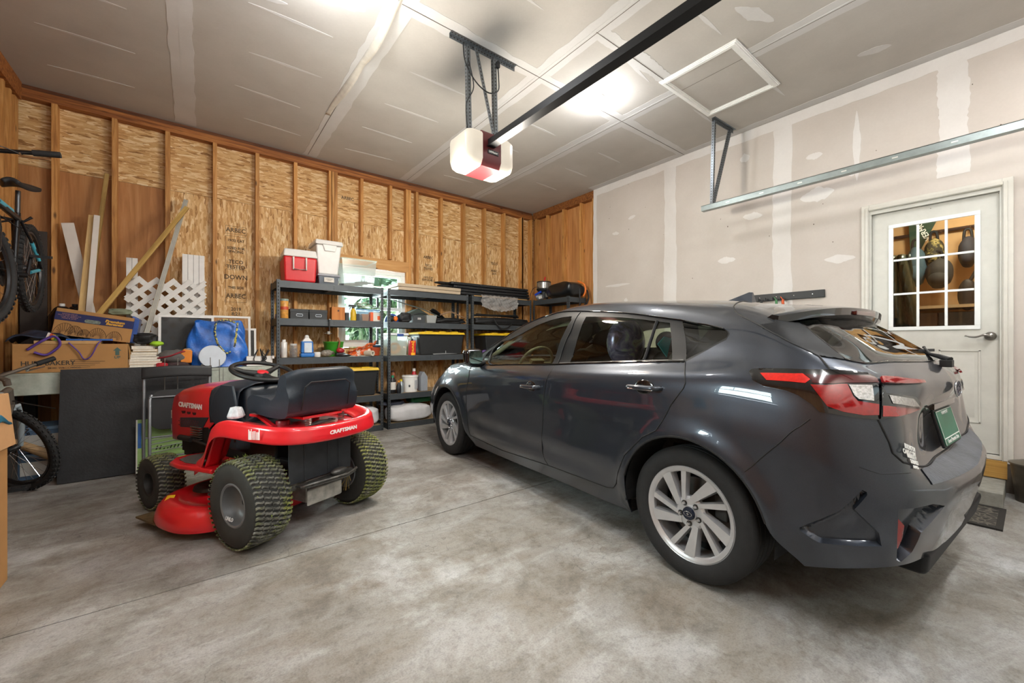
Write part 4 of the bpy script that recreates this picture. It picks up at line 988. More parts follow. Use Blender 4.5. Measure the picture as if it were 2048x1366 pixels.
for x in (-.42, .42, 0): obj('headrest', B().ell((x, .14, 1.09 if x else 1.05), (.13,.055,.075)), SEAT, s_, smooth=60)
b = B()
for sg in (-1, 1):
    b.tube([(sg*.70,1.06,.97),(sg*.665,1.06,1.16),(sg*.60,1.03,1.31)], .035, 8); b.tube([(sg*.70,2.1,1.0),(sg*.64,1.82,1.15),(sg*.57,1.45,1.31)], .022, 8); b.tube([(sg*.70,.1,1.0),(sg*.66,.0,1.12),(sg*.58,-.05,1.24)], .06, 8)
obj('pillar_trim', b, CREAM, car, smooth=60)
b = B(); b.grid(lambda u_, v_: ((u_-.5)*1.14, -.1+v_*1.55, 1.355+.05*math.sin(PI*v_)**.6 - .12*(abs(u_-.5)*2)**3 - .10*max(0, .35-v_)), 12, 12)
obj('headliner', b, CREAM, car, smooth=60)
# things lying in the car
bal = thing('foil_balloon', 'purple and silver foil balloon on the back seat of the car', 'balloon')
def cw(u, v, w_):
    d = np.array(at(u, v, Y=1.0) - Vector((0,0,CH))); n = -CRV; k = ((CO_-np.array([0,0,CH]))@n + w_)/(d@n); return Vector(np.array([0,0,CH])+d*k)
pc = cw(1252, 686, .42); bal.location = pc; bal.rotation_euler = (0,0,-.35)
g = N('balloon_foil'); co = g.coord('Object'); g.base(g.ramp(g.noise(co, 9, 4, .6, .8), [(.36,'#4a4650'),(.46,'#7f74a0'),(.54,'#a79ec0'),(.6,'#c6cbc3'),(.7,'#94566f')])); g.set(.25, .5)
obj('balloon_skin', B().ell((0,0,0), (.145,.09,.18)), g.m, bal, smooth=60)
b = B(); b.tube([(0,0,-.19),(.01,0,-.23),(-.01,0,-.27)], .006, 6); obj('balloon_tail', b, M('#7a7580', .4), bal)
tb = cw(1328, 688, .25); t_ = tag(obj('gift_tag', B().prism([(-.05,0),(0,.05),(.055,.04),(.02,-.09)], -.004, .004, Matrix.Translation(tb) @ Rm(PI/2, 0, -.4)), M('#2aa3ae', .5)), 'teal paper ornament behind the rear side window of the car', 'ornament')
# ================================================================ RIDING MOWER
MA = math.radians(24.5)
mw = thing('riding_mower', 'red and black riding lawn mower with grass stuck on its tyres', 'lawn mower', (.565, 2.866, 0), MA)
RED = M('#d81f28', .3, 0, .05, 6, coat=.5, name='mower_red'); BLKP = M('#222a33', .42, 0, .1, 40, .15); BLK = M('#141414', .55, 0, .15); STEEL = M('#8e8c86', .4, .8, .15); GREYP = M('#4a4c4e', .5, .3, .15)
def turf_mat(grass):
    g = N('turf_tire_rubber'); co = g.coord('Object'); n = g.noise(co, 7, 5, .7); n2 = g.noise(co, 60, 3, .7)
    dust = g.ramp(g.noise(co, 30, 3), [(.3, '#34342f'), (.7, '#84837a')])
    gr = g.ramp(n2, [(.3, '#4f5a22'), (.5, '#7d8438'), (.7, '#a9a462')])
    g.base(g.mix(g.ramp(n, [(.5-grass*.16, 0.), (.66-grass*.1, .85)]), dust, gr)); g.set(.85); return g.m
def turf_tire(name, R, W, x, y, rim_r, parent, sg, grass, cols=5, rimmat=None):
    T = Matrix.Translation((x, y, R)) @ Matrix(((0,0,sg,0),(sg,0,0,0),(0,1,0,0),(0,0,0,1)))
    h = W/2; rc = R-.012
    prof = [(rim_r, -h*.86), (rim_r+.02, -h*.98), (rim_r+.05, -h*1.02), (rc-.035, -h*.99), (rc-.012, -h*.9), (rc-.003, -h*.7), (rc, -h*.35), (rc+.001, 0), (rc, h*.35), (rc-.003, h*.7), (rc-.012, h*.9), (rc-.035, h*.99), (rim_r+.05, h*1.02), (rim_r+.02, h*.98), (rim_r, h*.86)]
    ti = obj('tire', B().lathe(prof, T, 64, cap=False), M('#32322f', .8, 0, .18, 12), parent, smooth=50)
    b = B(); nr = int(2*PI*R/.029); cw_ = W*.98/cols
    for c in range(cols):
        zc = -W*.49 + cw_*(c+.5)
        for k in range(nr):
            a = 2*PI*(k + .5*(c % 2))/nr; vs = []
            for i in range(6):
                f = i/5-.5; z = zc + f*cw_*.97; da = .0042*math.sin(f*2*PI)/R
                rb = rc - .010*max(0, abs(z)/h-.6)/.4 - .001; rt_ = rb + .0075
                for r_, q in ((rb, -.0068), (rt_, -.0052), (rt_, .0052), (rb, .0068)):
                    aa = a + da + q/R; vs.append((r_*math.cos(aa), r_*math.sin(aa), z))
            fs = []
            for i in range(5):
                for j in range(3): fs.append((i*4+j, i*4+j+1, (i+1)*4+j+1, (i+1)*4+j))
            fs += [(0,3,2,1), (20,21,22,23)]
            b.add(vs, fs, T)
    obj('tread', b, turf_mat(grass), ti)
    rm = rimmat or M('#77797b', .45, .4, .08)
    b = B(); b.lathe([(rim_r+.008, h*.9), (rim_r, h*.93), (rim_r-.008, h*.88), (rim_r-.012, h*.4), (rim_r*.75, h*.15), (rim_r*.4, h*.1), (0, h*.1)], T, 40, cap=False)
    b.lathe([(rim_r+.008, -h*.9), (rim_r, -h*.93), (rim_r-.008, -h*.88), (rim_r-.012, -h*.4), (rim_r*.75, -h*.15), (rim_r*.4, -h*.1), (0, -h*.1)], T, 40, cap=False)
    r_ = obj('wheel_rim', b, rm, parent, smooth=50)
    obj('hub', B().lathe([(0,h*.32),(.018,h*.32),(.024,h*.26),(.024,h*.05),(0,h*.05)], T, 16), BLK, r_, smooth=50)
    return ti
LR = turf_tire('rear', .25, .205, -.362, 0, .115, mw, -1, .35); RR = turf_tire('rear', .25, .205, .362, 0, .115, mw, 1, .75)
turf_tire('front', .188, .155, -.350, 1.07, .078, mw, -1, .2, 4, M('#3c3b3a', .6, .3)); turf_tire('front', .188, .155, .350, 1.07, .078, mw, 1, .2, 4, M('#3c3b3a', .6, .3))
text('wheel_sticker', 'LINLO', .026, M('#e6e6e6', .5), LR, (-.452, .035, .17), (PI/2-.3, 0, -PI/2), .0005, .001)
# loose grass clippings on the tyres (uncountable)
b = B(); rg_ = random.Random(5)
for (x, y, R, W, n) in ((-.362,0,.25,.19,260),(.362,0,.25,.19,300),(-.35,1.07,.188,.13,90)):
    for _ in range(n):
        a = rg_.uniform(-.9, 3.6); z = rg_.uniform(-W/2, W/2); 
        if math.sin(a*2+z*20)+rg_.random() < .3: continue
        p = Vector((x+z, y+(R+.001)*math.cos(a), R+(R+.001)*math.sin(a))); d = Vector((rg_.uniform(-1,1), rg_.uniform(-1,1), rg_.uniform(-1,1)))*.012; nn = Vector((0, math.cos(a), math.sin(a)))*.004
        e = d.cross(nn).normalized()*.0012; b.add([p-e, p+e, p+d+nn+e*.3, p+d+nn-e*.3], [(0,1,2,3)])
gc = obj('grass_clippings', b, M('#7f9138', .8, 0, .35, 90), mw, solid=-.0006); gc['kind'] = 'stuff'
# deck
def deckf(u_, v_):
    a = 2*PI*u_; ex = 2.6; ca, sa = math.cos(a), math.sin(a)
    rx = .50; ry = .37; X = abs(ca)**(2/ex)*math.copysign(1, ca); Y = abs(sa)**(2/ex)*math.copysign(1, sa)
    P = [(1.0,.055),(1.01,.075),(1.0,.11),(.975,.145),(.93,.172),(.86,.182),(.80,.178),(.74,.166),(.66,.162),(.5,.185),(.0,.19)]
    k = v_*(len(P)-1); i = min(int(k), len(P)-2); f = k-i; r_ = P[i][0]*(1-f)+P[i+1][0]*f; z = P[i][1]*(1-f)+P[i+1][1]*f
    return (-.06+X*rx*r_, .53+Y*ry*r_+.02*X, z)
dk = obj('mower_deck', B().grid(deckf, 64, 20, cu=True), RED, mw, smooth=60)
obj('deck_pulley_cover', B().lathe([(0,.235),(.07,.235),(.105,.225),(.11,.205),(.10,.20),(0,.20)], Matrix.Translation((-.27,.56,0)), 28), BLK, dk, smooth=40)
obj('deck_baffle', B().prism([(-.56,.86),(-.555,.62),(-.40,.80),(-.45,.86)], .052, .062), M('#5c4a2c', .8, 0, .3, 30), dk)
obj('warning_decal', B().cbox((0,0,0), (.055,.04,.001), Matrix.Translation((-.465,.66,.181)) @ Rm(.05,-.28,.9)), M('#e4b91d', .5), dk)
b = B()
for k in range(26): a = rg_.uniform(0, 2*PI); r_ = rg_.uniform(0, .07); b.cbox((-.25+r_*math.cos(a)*1.6, .45+r_*math.sin(a), .196), (.02*rg_.random()+.004,.02*rg_.random()+.004,.006))
lg = obj('dry_clippings', b, M('#4c4536', .9, 0, .3, 60), dk); lg['kind'] = 'stuff'
# frame, engine, axle, transaxle, rear plate
obj('frame', B().box((-.15,-.14,.33), (-.11,1.25,.42)).box((.11,-.14,.33), (.15,1.25,.42)).box((-.15,1.1,.30), (.15,1.22,.42)).box((-.12,.15,.30), (.12,.9,.36)), BLK, mw, bevel=.004)
obj('front_axle', B().tube([(-.30,1.07,.19),(-.20,1.08,.27),(0,1.09,.29),(.20,1.08,.27),(.30,1.07,.19)], .022, 8).tube([(-.26,1.08,.16),(-.26,1.08,.30)], .02, 8).tube([(.26,1.08,.16),(.26,1.08,.30)], .02, 8), BLK, mw, smooth=50)
obj('engine', B().box((-.17,.72,.42), (.17,1.12,.58)).lathe([(0,.64),(.13,.64),(.15,.60),(.15,.56),(0,.56)], Matrix.Translation((0,.92,0)), 24).cbox((-.19,.80,.50), (.07,.16,.14)), M('#1c1c1d', .5, .4, .3, 30), mw, bevel=.01)
eb = B()
for k in range(7): eb.cbox((-.195,.86,.46+k*.016), (.10,.12,.005))
eb.tube([(-.16,.68,.38),(-.18,.68,.62)], .022, 10).tube([(-.2,.75,.36),(-.21,.66,.5),(-.16,.6,.6)], .007, 6)
obj('cooling_fins', eb, STEEL, mw)
obj('muffler', B().tube([(-.12,1.16,.40),(.12,1.16,.40)], .05, 14), GREYP, mw, smooth=50)
b = B(); b.box((-.235,-.155,.315), (.20,-.148,.56))
for x in (-.14, .02, .10): b.box((x,-.159,.32), (x+.010,-.154,.55))
rp = obj('rear_plate', b, M('#3d3f42', .4, .4, .15), mw, bevel=.002)
obj('hitch_plate', B().prism([(-.20,-.16),(-.17,-.24),(.08,-.27),(.19,-.22),(.21,-.14)], .295, .305).tube([(-.19,-.20,.30),(-.15,-.24,.315),(.08,-.27,.315),(.19,-.22,.315)], .008, 6).ell((.08,-.19,.32), (.06,.03,.025)), M('#5d5b57', .4, .6, .4, 25), mw, bevel=.002)
obj('transaxle', B().tube([(-.27,0,.25),(.27,0,.25)], .032, 12).box((-.10,-.12,.16), (.10,.10,.30)).prism([(-.12,-.15),(0,-.05),(.14,-.15)], .15, .25), M('#b3b1ab', .4, .6, .3, 20), mw, bevel=.01)
b = B()
for k in range(16): a = rg_.uniform(0, 2*PI); b.tube([(.24,-.02,.27),(.245,-.03+.05*math.cos(a),.25+.06*math.sin(a)),(.24,-.02+.09*math.cos(a+.6),.2+.08*math.sin(a+.8))], .0018, 4)
dg = obj('tangled_grass', b, M('#a98f4e', .8), mw); dg['kind'] = 'stuff'
# fender
FO = [(0,-.315),(.12,-.312),(.24,-.285),(.33,-.215),(.385,-.10),(.41,.05),(.415,.20),(.405,.31),(.385,.40),(.375,.47),(.37,.56)]
FZ = [.655,.657,.662,.668,.68,.69,.685,.64,.55,.455,.40]
fo = crom([(x, y, z) for (x, y), z in zip(FO, FZ)], 6)
full = [Vector((-p.x, p.y, p.z)) for p in fo[::-1]] + fo[1:]
nF = len(full)-1
def fend(u_, v_):
    k = u_*nF; i = min(int(k), nF-1); p = full[i].lerp(full[i+1], k-i); c = Vector((0, max(p.y+.08, .10) if p.y < .2 else p.y, 0)); d = (Vector((p.x, p.y, 0))-c)
    if d.length > 0: d.normalize()
    PR = [(.012,-.088),(.012,-.065),(.004,-.03),(0,-.010),(-.010,0),(-.03,.002),(-.055,-.006),(-.085,-.03),(-.13,-.036)]
    q = v_*(len(PR)-1); j = min(int(q), len(PR)-2); f = q-j; o = PR[j][0]*(1-f)+PR[j+1][0]*f; z = PR[j][1]*(1-f)+PR[j+1][1]*f
    w_ = p + d*o; return (w_.x, w_.y, p.z+z)
fn = obj('fender', B().grid(fend, 110, 16), RED, mw, smooth=50, solid=.004)
obj('fender_deck', B().box((-.30,-.22,.605), (.30,.10,.628)).box((-.30,.10,.605), (-.16,.38,.628)).box((.16,.10,.605), (.30,.38,.628)), RED, mw, bevel=.01)
obj('center_tunnel', B().prism([(-.15,.10),(-.15,.44),(.15,.44),(.15,.10)], .36, .62), BLK, mw, bevel=.02)
# footrests
for sg in (-1, 1):
    poly = [(sg*.385,.36),(sg*.40,.50),(sg*.43,.66),(sg*.42,.78),(sg*.36,.86),(sg*.27,.88),(sg*.17,.84),(sg*.17,.45),(sg*.25,.38)]
    f_ = obj('footrest', B().prism(poly, .345, .375), RED, mw, bevel=.012, seg=3)
    obj('foot_pad', B().prism([(sg*.355,.50),(sg*.385,.66),(sg*.37,.77),(sg*.30,.82),(sg*.21,.80),(sg*.21,.56)], .375, .381), M('#55504b', .8, 0, .25, 60, .5), f_, bevel=.002)
    obj('footrest_skirt', B().grid(lambda u_, v_: (sg*(.30+.075*u_), .335+.13*(1-u_)*0+.12*v_, .60-.235*v_+0*u_), 4, 8), RED, f_, smooth=60, solid=-.006)
obj('foot_pedal', B().tube([(-.26,1.02,.475),(-.26,.86,.475)], .019, 12).tube([(-.25,.86,.47),(-.22,.74,.44),(-.20,.66,.37)], .012, 8), BLK, mw, smooth=50)
# hood
HP = [  # y, half width, bottom z, side top z, crown z
 (1.335,.10,.46,.66,.70),(1.315,.165,.435,.705,.745),(1.27,.20,.425,.745,.785),(1.15,.215,.43,.785,.825),(1.00,.22,.44,.805,.848),(.86,.222,.455,.818,.862),(.66,.222,.60,.828,.874)]
def hood(u_, v_):
    k = u_*(len(HP)-1); i = min(int(k), len(HP)-2); f = k-i; y, w_, zb, zs, zc = [HP[i][q]*(1-f)+HP[i+1][q]*f for q in range(5)]
    s = v_*2-1; sec = [(-1,0),(-1.03,.35),(-1.02,.72),(-.96,.95),(-.84,1.06),(-.45,1.22),(0,1.27)]
    q = (1-abs(s))*(len(sec)-1); j = min(int(q), len(sec)-2); g_ = q-j; xx = sec[j][0]*(1-g_)+sec[j+1][0]*g_; h = sec[j][1]*(1-g_)+sec[j+1][1]*g_
    z = zb+(zs-zb)*min(h, 1.) + max(0, h-1)/.27*(zc-zs); return (xx*w_*(-1 if s > 0 else 1), y, z)
hb = B(); hb.grid(hood, 30, 36); hb.prism([(x, z) for x, y, z in [hood(0, i/36) for i in range(37)]], 0, .002, Matrix(((1,0,0,0),(0,0,1,1.333),(0,1,0,0),(0,0,0,1))))
hd = obj('hood', hb, RED, mw, smooth=40, solid=.005)
hb = B()
def shroud(u_, v_):
    x, y, z = hood(1, v_); y2 = .70 - .28*u_ ; k = 1.02+.05*math.sin(PI*u_); zz = .56+(z-.56)*(1.0+.03*math.sin(PI*u_)) ; 
    if z < .62: zz = .60 + .03*u_
    return (x*k*(1-.12*u_), y2 + .06*max(0, (z-.6))/.27*u_*0, zz)
hb.grid(shroud, 14, 36)
sh = obj('dash_shroud', hb, BLKP, mw, smooth=45, solid=.006)
hb = B(); hb.prism([(.64,.60),(.70,.68),(.64,.80),(.56,.862),(.42,.862),(.37,.70),(.42,.56)], .216, .234, Matrix(((0,0,-1,0),(1,0,0,0),(0,1,0,0),(0,0,0,1))))
obj('side_shroud', hb, BLKP, sh, bevel=.012, seg=3); hb = B()
hb.prism([(.64,.60),(.70,.68),(.64,.80),(.56,.862),(.42,.862),(.37,.70),(.42,.56)], .216, .234, Matrix(((0,0,1,0),(1,0,0,0),(0,1,0,0),(0,0,0,1))))
obj('side_shroud', hb, BLKP, sh, bevel=.012, seg=3)
sd = Matrix(((0,0,-1,-.2245),(-1,0,0,0),(0,1,0,0),(0,0,0,1)))
gl_ = obj('side_grille', B().prism([(-1.09,.602),(-.71,.635),(-.79,.553),(-1.09,.535)], 0, .006, sd), BLKP, hd, bevel=.003)
b = B()
for i in range(8):
    for j in range(4): b.cbox((-1.10+i*.034+(j % 2)*.017, .550+j*.014, .0065), (.018,.007,.001), sd)
obj('grille_holes', b, M('#6a3035', .6), gl_)
b = B()
for k in range(4): b.prism([(-1.08+k*.075,.650),(-1.025+k*.075,.654),(-1.03+k*.075,.636),(-1.065+k*.075,.632)], 0, .003, sd)
obj('hood_vent', b, M('#3a0c10', .7), hd)
WHT = M('#f0ece8', .5)
text('brand_decal', 'CRAFTSMAN', .047, WHT, hd, (-.2295, .955, .695), (PI/2, 0, -PI/2), .0006, .0022, 1.18)
obj('rating_label', B().cbox((-.16,1.325,.60), (.05,.01,.06)).cbox((-.16,1.325,.50), (.05,.01,.05)), M('#d9d5d0', .6), hd)
# dash column
obj('dash', B().frus((0,.52), (.36,.30), (.30,.20), .60, .85).prism([(-.18,.60),(-.20,.42),(-.14,.36),(.14,.36),(.20,.42),(.18,.60)], .42, .66), BLKP, mw, bevel=.035, seg=3)
dl = obj('dash_decal', B().cbox((.12,.445,.775), (.07,.004,.055), Rm(0,0,0)), M('#e0bd26', .5), mw)
text('caution_text', 'CAUTION', .014, M('#2a2210', .5), dl, (.12,.4425,.79), (PI/2,0,0)); dl.rotation_euler = (0,0,0)
obj('warning_label', B().cbox((-.205,.60,.77), (.004,.05,.13), Rm(0,0,0)), M('#c9c7c2', .5), mw)
obj('gauge_knob', B().tube([(.11,.44,.70),(.11,.41,.71)], .018, 12).tube([(-.02,.42,.72),(-.02,.40,.725)], .03, 14), BLK, mw, smooth=40)
obj('red_button', B().cbox((.02,.352,.55), (.07,.02,.09)), M('#a01420', .35), mw, bevel=.01)
SWM = Matrix.Translation((.02,.52,.938)) @ Euler((math.radians(17),0,0)).to_matrix().to_4x4()
st_ = obj('steering_wheel', B().tube([tuple(SWM @ Vector((.188*math.cos(q*PI/20), .188*math.sin(q*PI/20), 0))) for q in range(40)], .0145, 12, closed=True)
    .tube([SWM @ Vector((0,0,-.03)), SWM @ Vector((.10,.06,-.02)), SWM @ Vector((.165,.085,0))], [.03,.018,.016], 8).tube([SWM @ Vector((0,0,-.03)), SWM @ Vector((-.10,.06,-.02)), SWM @ Vector((-.165,.085,0))], [.03,.018,.016], 8)
    .tube([SWM @ Vector((0,0,-.03)), SWM @ Vector((0,-.10,-.02)), SWM @ Vector((0,-.185,0))], [.03,.02,.016], 8)
    .lathe([(0,-.008),(.042,-.01),(.052,-.022),(.055,-.05),(.04,-.09),(0,-.09)], SWM, 24), BLK, mw, smooth=55)
obj('wheel_cap', B().lathe([(0,.002),(.03,0),(.037,-.006),(.037,-.02),(0,-.02)], SWM, 24), M('#c5202b', .35), st_, smooth=40)
obj('steering_column', B().tube([(.02,.535,.80),(.02,.53,.91)], [.05,.04], 16), BLK, mw, smooth=50)
# seat
SP = [(.285,.715),(.31,.745),(.30,.775),(.25,.795),(.12,.785),(.02,.79),(-.05,.83),(-.105,.90),(-.125,.955),(-.155,.985),(-.19,.982),(-.20,.95),(-.185,.86),(-.165,.76),(-.15,.715),(-.10,.695),(.10,.695)]
SPc = crom([(a, b_, 0) for a, b_ in SP], 4, True)
def seatf(u_, v_):
    s = u_*2-1; p = SPc[int(round(v_*len(SPc))) % len(SPc)]; a = abs(s)**5
    up_ = min(1, max(0, (p.y-.80)/.12)); fr_ = min(1, max(0, (p.x+.02)/.12)); up_ = up_*up_*(3-2*up_); fr_ = fr_*fr_*(3-2*fr_)
    y = p.x - fr_*.05*abs(s)**4 + .05*abs(s)**3*up_; z = p.y - up_*(p.y-.72)*.13*abs(s)**5 + fr_*(1-up_)*.022*abs(s)**2*(1 if p.y > .75 else 0)
    return (s*.235, y, z)
b = B(); b.grid(seatf, 28, len(SPc)); e0 = [seatf(0, i/len(SPc)) for i in range(len(SPc))]; e1 = [seatf(1, i/len(SPc)) for i in range(len(SPc))]
n0 = len(b.v); b.v += e0 + e1; k = len(e0); b.f += [tuple(range(n0, n0+k)), tuple(range(n0+k, n0+2*k))[::-1]]; b.m += [0, 0]
st_ = obj('seat', b, BLKP, mw, smooth=50, bevel=.012, seg=3); st_.rotation_euler = (0,0,math.radians(-2))
obj('seat_seam', B().tube([(-.16,-.176,.74),(-.155,-.205,.88),(-.12,-.207,.905),(.12,-.207,.905),(.155,-.205,.88),(.16,-.176,.74)], .004, 6), BLK, st_)
obj('seat_bracket', B().box((-.12,-.12,.672), (.16,.30,.690)).add([(-.20,.22,.69),(-.20,.27,.69),(-.20,.10,.63),(-.20,.05,.63),(-.17,.22,.69),(-.17,.27,.69),(-.17,.10,.63),(-.17,.05,.63)], [(0,1,2,3),(7,6,5,4),(0,4,5,1),(1,5,6,2),(2,6,7,3),(3,7,4,0)]).box((-.21,.20,.675), (-.10,.28,.692)).box((.10,.06,.628), (.13,.16,.675)), RED, mw, bevel=.004)
def spring(x, y, z, r=.017, h=.05, n=5): return [(x+r*math.cos(q*PI/5), y+r*math.sin(q*PI/5), z+h*q/(n*10)) for q in range(n*10+1)]
obj('seat_spring', B().tube(spring(-.10,-.14,.628), .003, 6), STEEL, mw); obj('seat_spring', B().tube(spring(.17,-.10,.628), .003, 6), STEEL, mw)
b = B(); 
for q in range(5): b.tube(crom([(-.12,-.17,.64),(-.02+.02*q,-.12-.01*q,.65),(.08,-.14+.012*q,.645),(.12,-.1,.64)], 5), .004, 6)
obj('wire_harness', b, BLK, mw, smooth=60)
obj('fuel_cap', B().lathe([(0,.03),(.035,.03),(.04,.022),(.04,0),(0,0)], Matrix.Translation((-.13,.06,.628)), 20), M('#8c1620', .4), mw, smooth=40)
for x, y, l in ((.335,.02,.10), (.30,.08,.12)):
    lv = obj('lever', B().tube([(x-.01,y,.62),(x+.01,y-.01,.67),(x+.03,y-.015,.70)], .007, 8), BLK, mw, smooth=50)
    obj('lever_grip', B().tube([(x+.03,y-.015,.69),(x+.045,y-.02,.69+l)], [.012,.016], 12), BLK, lv, smooth=50)
obj('height_lever', B().tube([(-.24,.44,.60),(-.26,.36,.57),(-.265,.33,.52)], .006, 8).ell((-.24,.46,.605), (.016,.035,.014)), STEEL, mw, smooth=50)
text('brand_decal', 'CRAFTSMAN', .030, WHT, fn, (.0, -.3315, .612), (PI/2, 0, math.radians(1)), .0006, .0014, 1.15)
b = B()
for k in range(9): b.box((-.030+k*.0075, -.001, -.028), (-.030+k*.0075+rg_.choice([.003,.005]), .001, .028+rg_.uniform(-.015,.006)))
rs = obj('worn_label', b, WHT, fn, loc=(-.405,-.11,.640), rot=(0,0,math.radians(-68)))
o = tag(obj('plastic_cup', B().lathe([(0,0),(.045,0),(.048,.01),(.036,.045),(.03,.06),(0,.065)], Rm(0,0,0), 9), M('#c9ccd0', .25, .1, .25, 30, .5), smooth=25, disp=(.012,.03)), 'crumpled clear plastic cup lying on the left fender of the red mower', 'cup')
mm = Matrix.Translation((.565,2.866,0)) @ Matrix.Rotation(MA, 4, 'Z'); o.location = mm @ Vector((-.33,.20,.695))
# ================================================================ STEEL SHELVING AND WHAT STANDS ON IT
SHG = M('#4b5054', .5, .5, .08); HOLE = M('#101214', .8); BOARD = M('#9a8262', .8, 0, .2, 8)
LV = (1.838, 1.412, .965, .46, .072)
def shelving(x0, x1, y0, y1, label, levels=LV, top=1.85):
    t = thing('shelving_unit', label, 'shelf', (x0, y0, 0), 0, 'steel shelving units along the walls')
    W, D = x1-x0, y1-y0
    for px, py in ((0,0),(W,0),(0,D),(W,D)):
        sx_ = 1 if px == 0 else -1; sy = 1 if py == 0 else -1; b = B()
        b.box((min(px, px+sx_*.036), min(py, py+sy*.003), 0), (max(px, px+sx_*.036), max(py, py+sy*.003), top)); b.box((min(px, px+sx_*.003), min(py, py+sy*.036), 0), (max(px, px+sx_*.003), max(py, py+sy*.036), top))
        o = obj('post', b, SHG, t)
        h = B()
        for k in range(int(top/.038)):
            z = .02+k*.038
            h.cbox((px+sx_*.018, py-sy*.0002 if py == 0 else py+.0002, z), (.010,.0016,.018)); h.cbox((px-sx_*.0002, py+sy*.018, z), (.0016,.010,.018))
            h.cbox((px+sx_*.018, py+sy*.0036, z), (.010,.0012,.018))
        obj('keyholes', h, HOLE, o)
    for z in levels:
        b = B()
        for y in (.004, D-.009): b.box((.004, y, z-.075), (W-.004, y+.005, z-.002)); 
        obj('shelf_beam', B().box((.004,.004,z-.075), (W-.004,.009,z+.002)).box((.004,.009,z-.075), (W-.004,.022,z-.068)), SHG, t)
        obj('shelf_beam', B().box((.004,D-.009,z-.075), (W-.004,D-.004,z+.002)), SHG, t)
        for x in (.004, W-.009): obj('side_beam', B().box((x,.009,z-.075), (x+.005,D-.009,z+.002)), SHG, t)
        bb = obj('shelf_board', B().box((.010,.010,z-.014), (W-.010,D-.010,z)), BOARD, t)
        obj('cross_brace', B().box((W/2-.02,.012,z-.06), (W/2+.02,D-.012,z-.015)), SHG, t)
        obj('beam_bolts', B().cbox((W/2,.0025,z-.025), (.006,.004,.006)).cbox((W/2,.0025,z-.05), (.006,.004,.006)), HOLE, t)
    return t
YS = 5.19
shelving(.70, 1.913, YS, YS+.45, 'grey steel shelving unit carrying the red cooler')
shelving(1.973, 3.204, YS, YS+.45, 'grey steel shelving unit with tan boards on its top shelf')
shelving(3.262, 4.44, YS, YS+.45, 'grey steel shelving unit topped by black folded tables and plastic sheet')
shelving(4.46, 4.86, 4.353, 5.17, 'grey steel shelving unit in the corner under the large black bag')
def X_(u, Y): return at(u, 600, Y=Y).x
def Z_(u, v, Y): return at(u, v, Y=Y).z
BLKT = M('#1f2123', .5, 0, .12, 20, .2); YEL = M('#e0b81c', .45, 0, .05); CLR = cloudy('clear_tote_plastic', '#b9c4bd', .42, .2); CLR2 = cloudy('smoky_tote_plastic', '#7d8894', .72, .25)
WHP = M('#e4e3e0', .4, 0, .04); PAPER = M('#d9d6ce', .8, 0, .05)
def tote(x0, x1, y0, D, z0, h, label, group=None):
    t = thing('storage_tote', label, 'storage bin', ((x0+x1)/2, y0, z0), 0, group); W = x1-x0
    b = B(); b.frus((0, D/2), (W*.88, D*.84), (W*.97, D*.95), 0, h*.84); obj('body', b, BLKT, t, bevel=.012, seg=3)
    r = B()
    for k in (-.30, 0, .30):
        yy = .025
        r.add([(k*W-.09,yy+.012,.04),(k*W+.09,yy+.012,.04),(k*W+.10,yy-.006,h*.62),(k*W-.10,yy-.006,h*.62),(k*W-.08,yy+.03,.04),(k*W+.08,yy+.03,.04),(k*W+.09,yy+.02,h*.62),(k*W-.09,yy+.02,h*.62)], [(0,1,2,3),(4,7,6,5),(0,4,5,1),(1,5,6,2),(2,6,7,3),(3,7,4,0)])
    obj('rib', r, BLKT, t, bevel=.004); b = B(); b.frus((0, D/2), (W*.97, D*.95), (W, D), h*.80, h*.86); obj('rim', b, BLKT, t)
    b = B(); b.frus((0, D/2), (W*1.02, D*1.02), (W*.98, D*.97), h*.86, h*.95); b.box((-W*.42, D*.1, h*.95), (W*.42, D*.9, h*.97))
    ld = obj('lid', b, YEL, t, bevel=.006)
    for k in range(3): obj('lid_latch', B().cbox((-W*.28+k*W*.28, D*.06, h*.965), (.10,.04,h*.05)), YEL, ld)
    return t
def bottle(name, prof, mat, loc, label, cat, group=None, caps=None, lab=None, n=20, sx=1, sy=1):
    """caps: (profile, material); lab: (z0, z1, r, material)"""
    t = thing(name, label, cat, loc, 0, group)
    D_ = Matrix.Diagonal((sx, sy, 1, 1))
    obj('body', B().lathe(prof, D_, n), mat, t, smooth=50)
    if caps: obj('cap', B().lathe(caps[0], D_, n), caps[1], t, smooth=50)
    if lab: obj('paper_label', B().lathe([(lab[2], lab[0]), (lab[2], lab[1])], D_, n, cap=False), lab[3], t, smooth=60)
    return t
def cyl(r, h, bv=.004): return [(0,0),(r-bv,0),(r,bv),(r,h-bv),(r-bv,h),(0,h)]
def can(loc, r, h, col, label, capcol=None, lab=None, group=None):
    return bottle('spray_can', cyl(r, h*.86)[:-1]+[(r*.6, h*.9), (0, h*.9)], M(col, .35, .1), loc, label, 'spray can', group, ([(r*.62,h*.88),(r*.62,h),(0,h)], M(capcol, .4)) if capcol else None, lab)
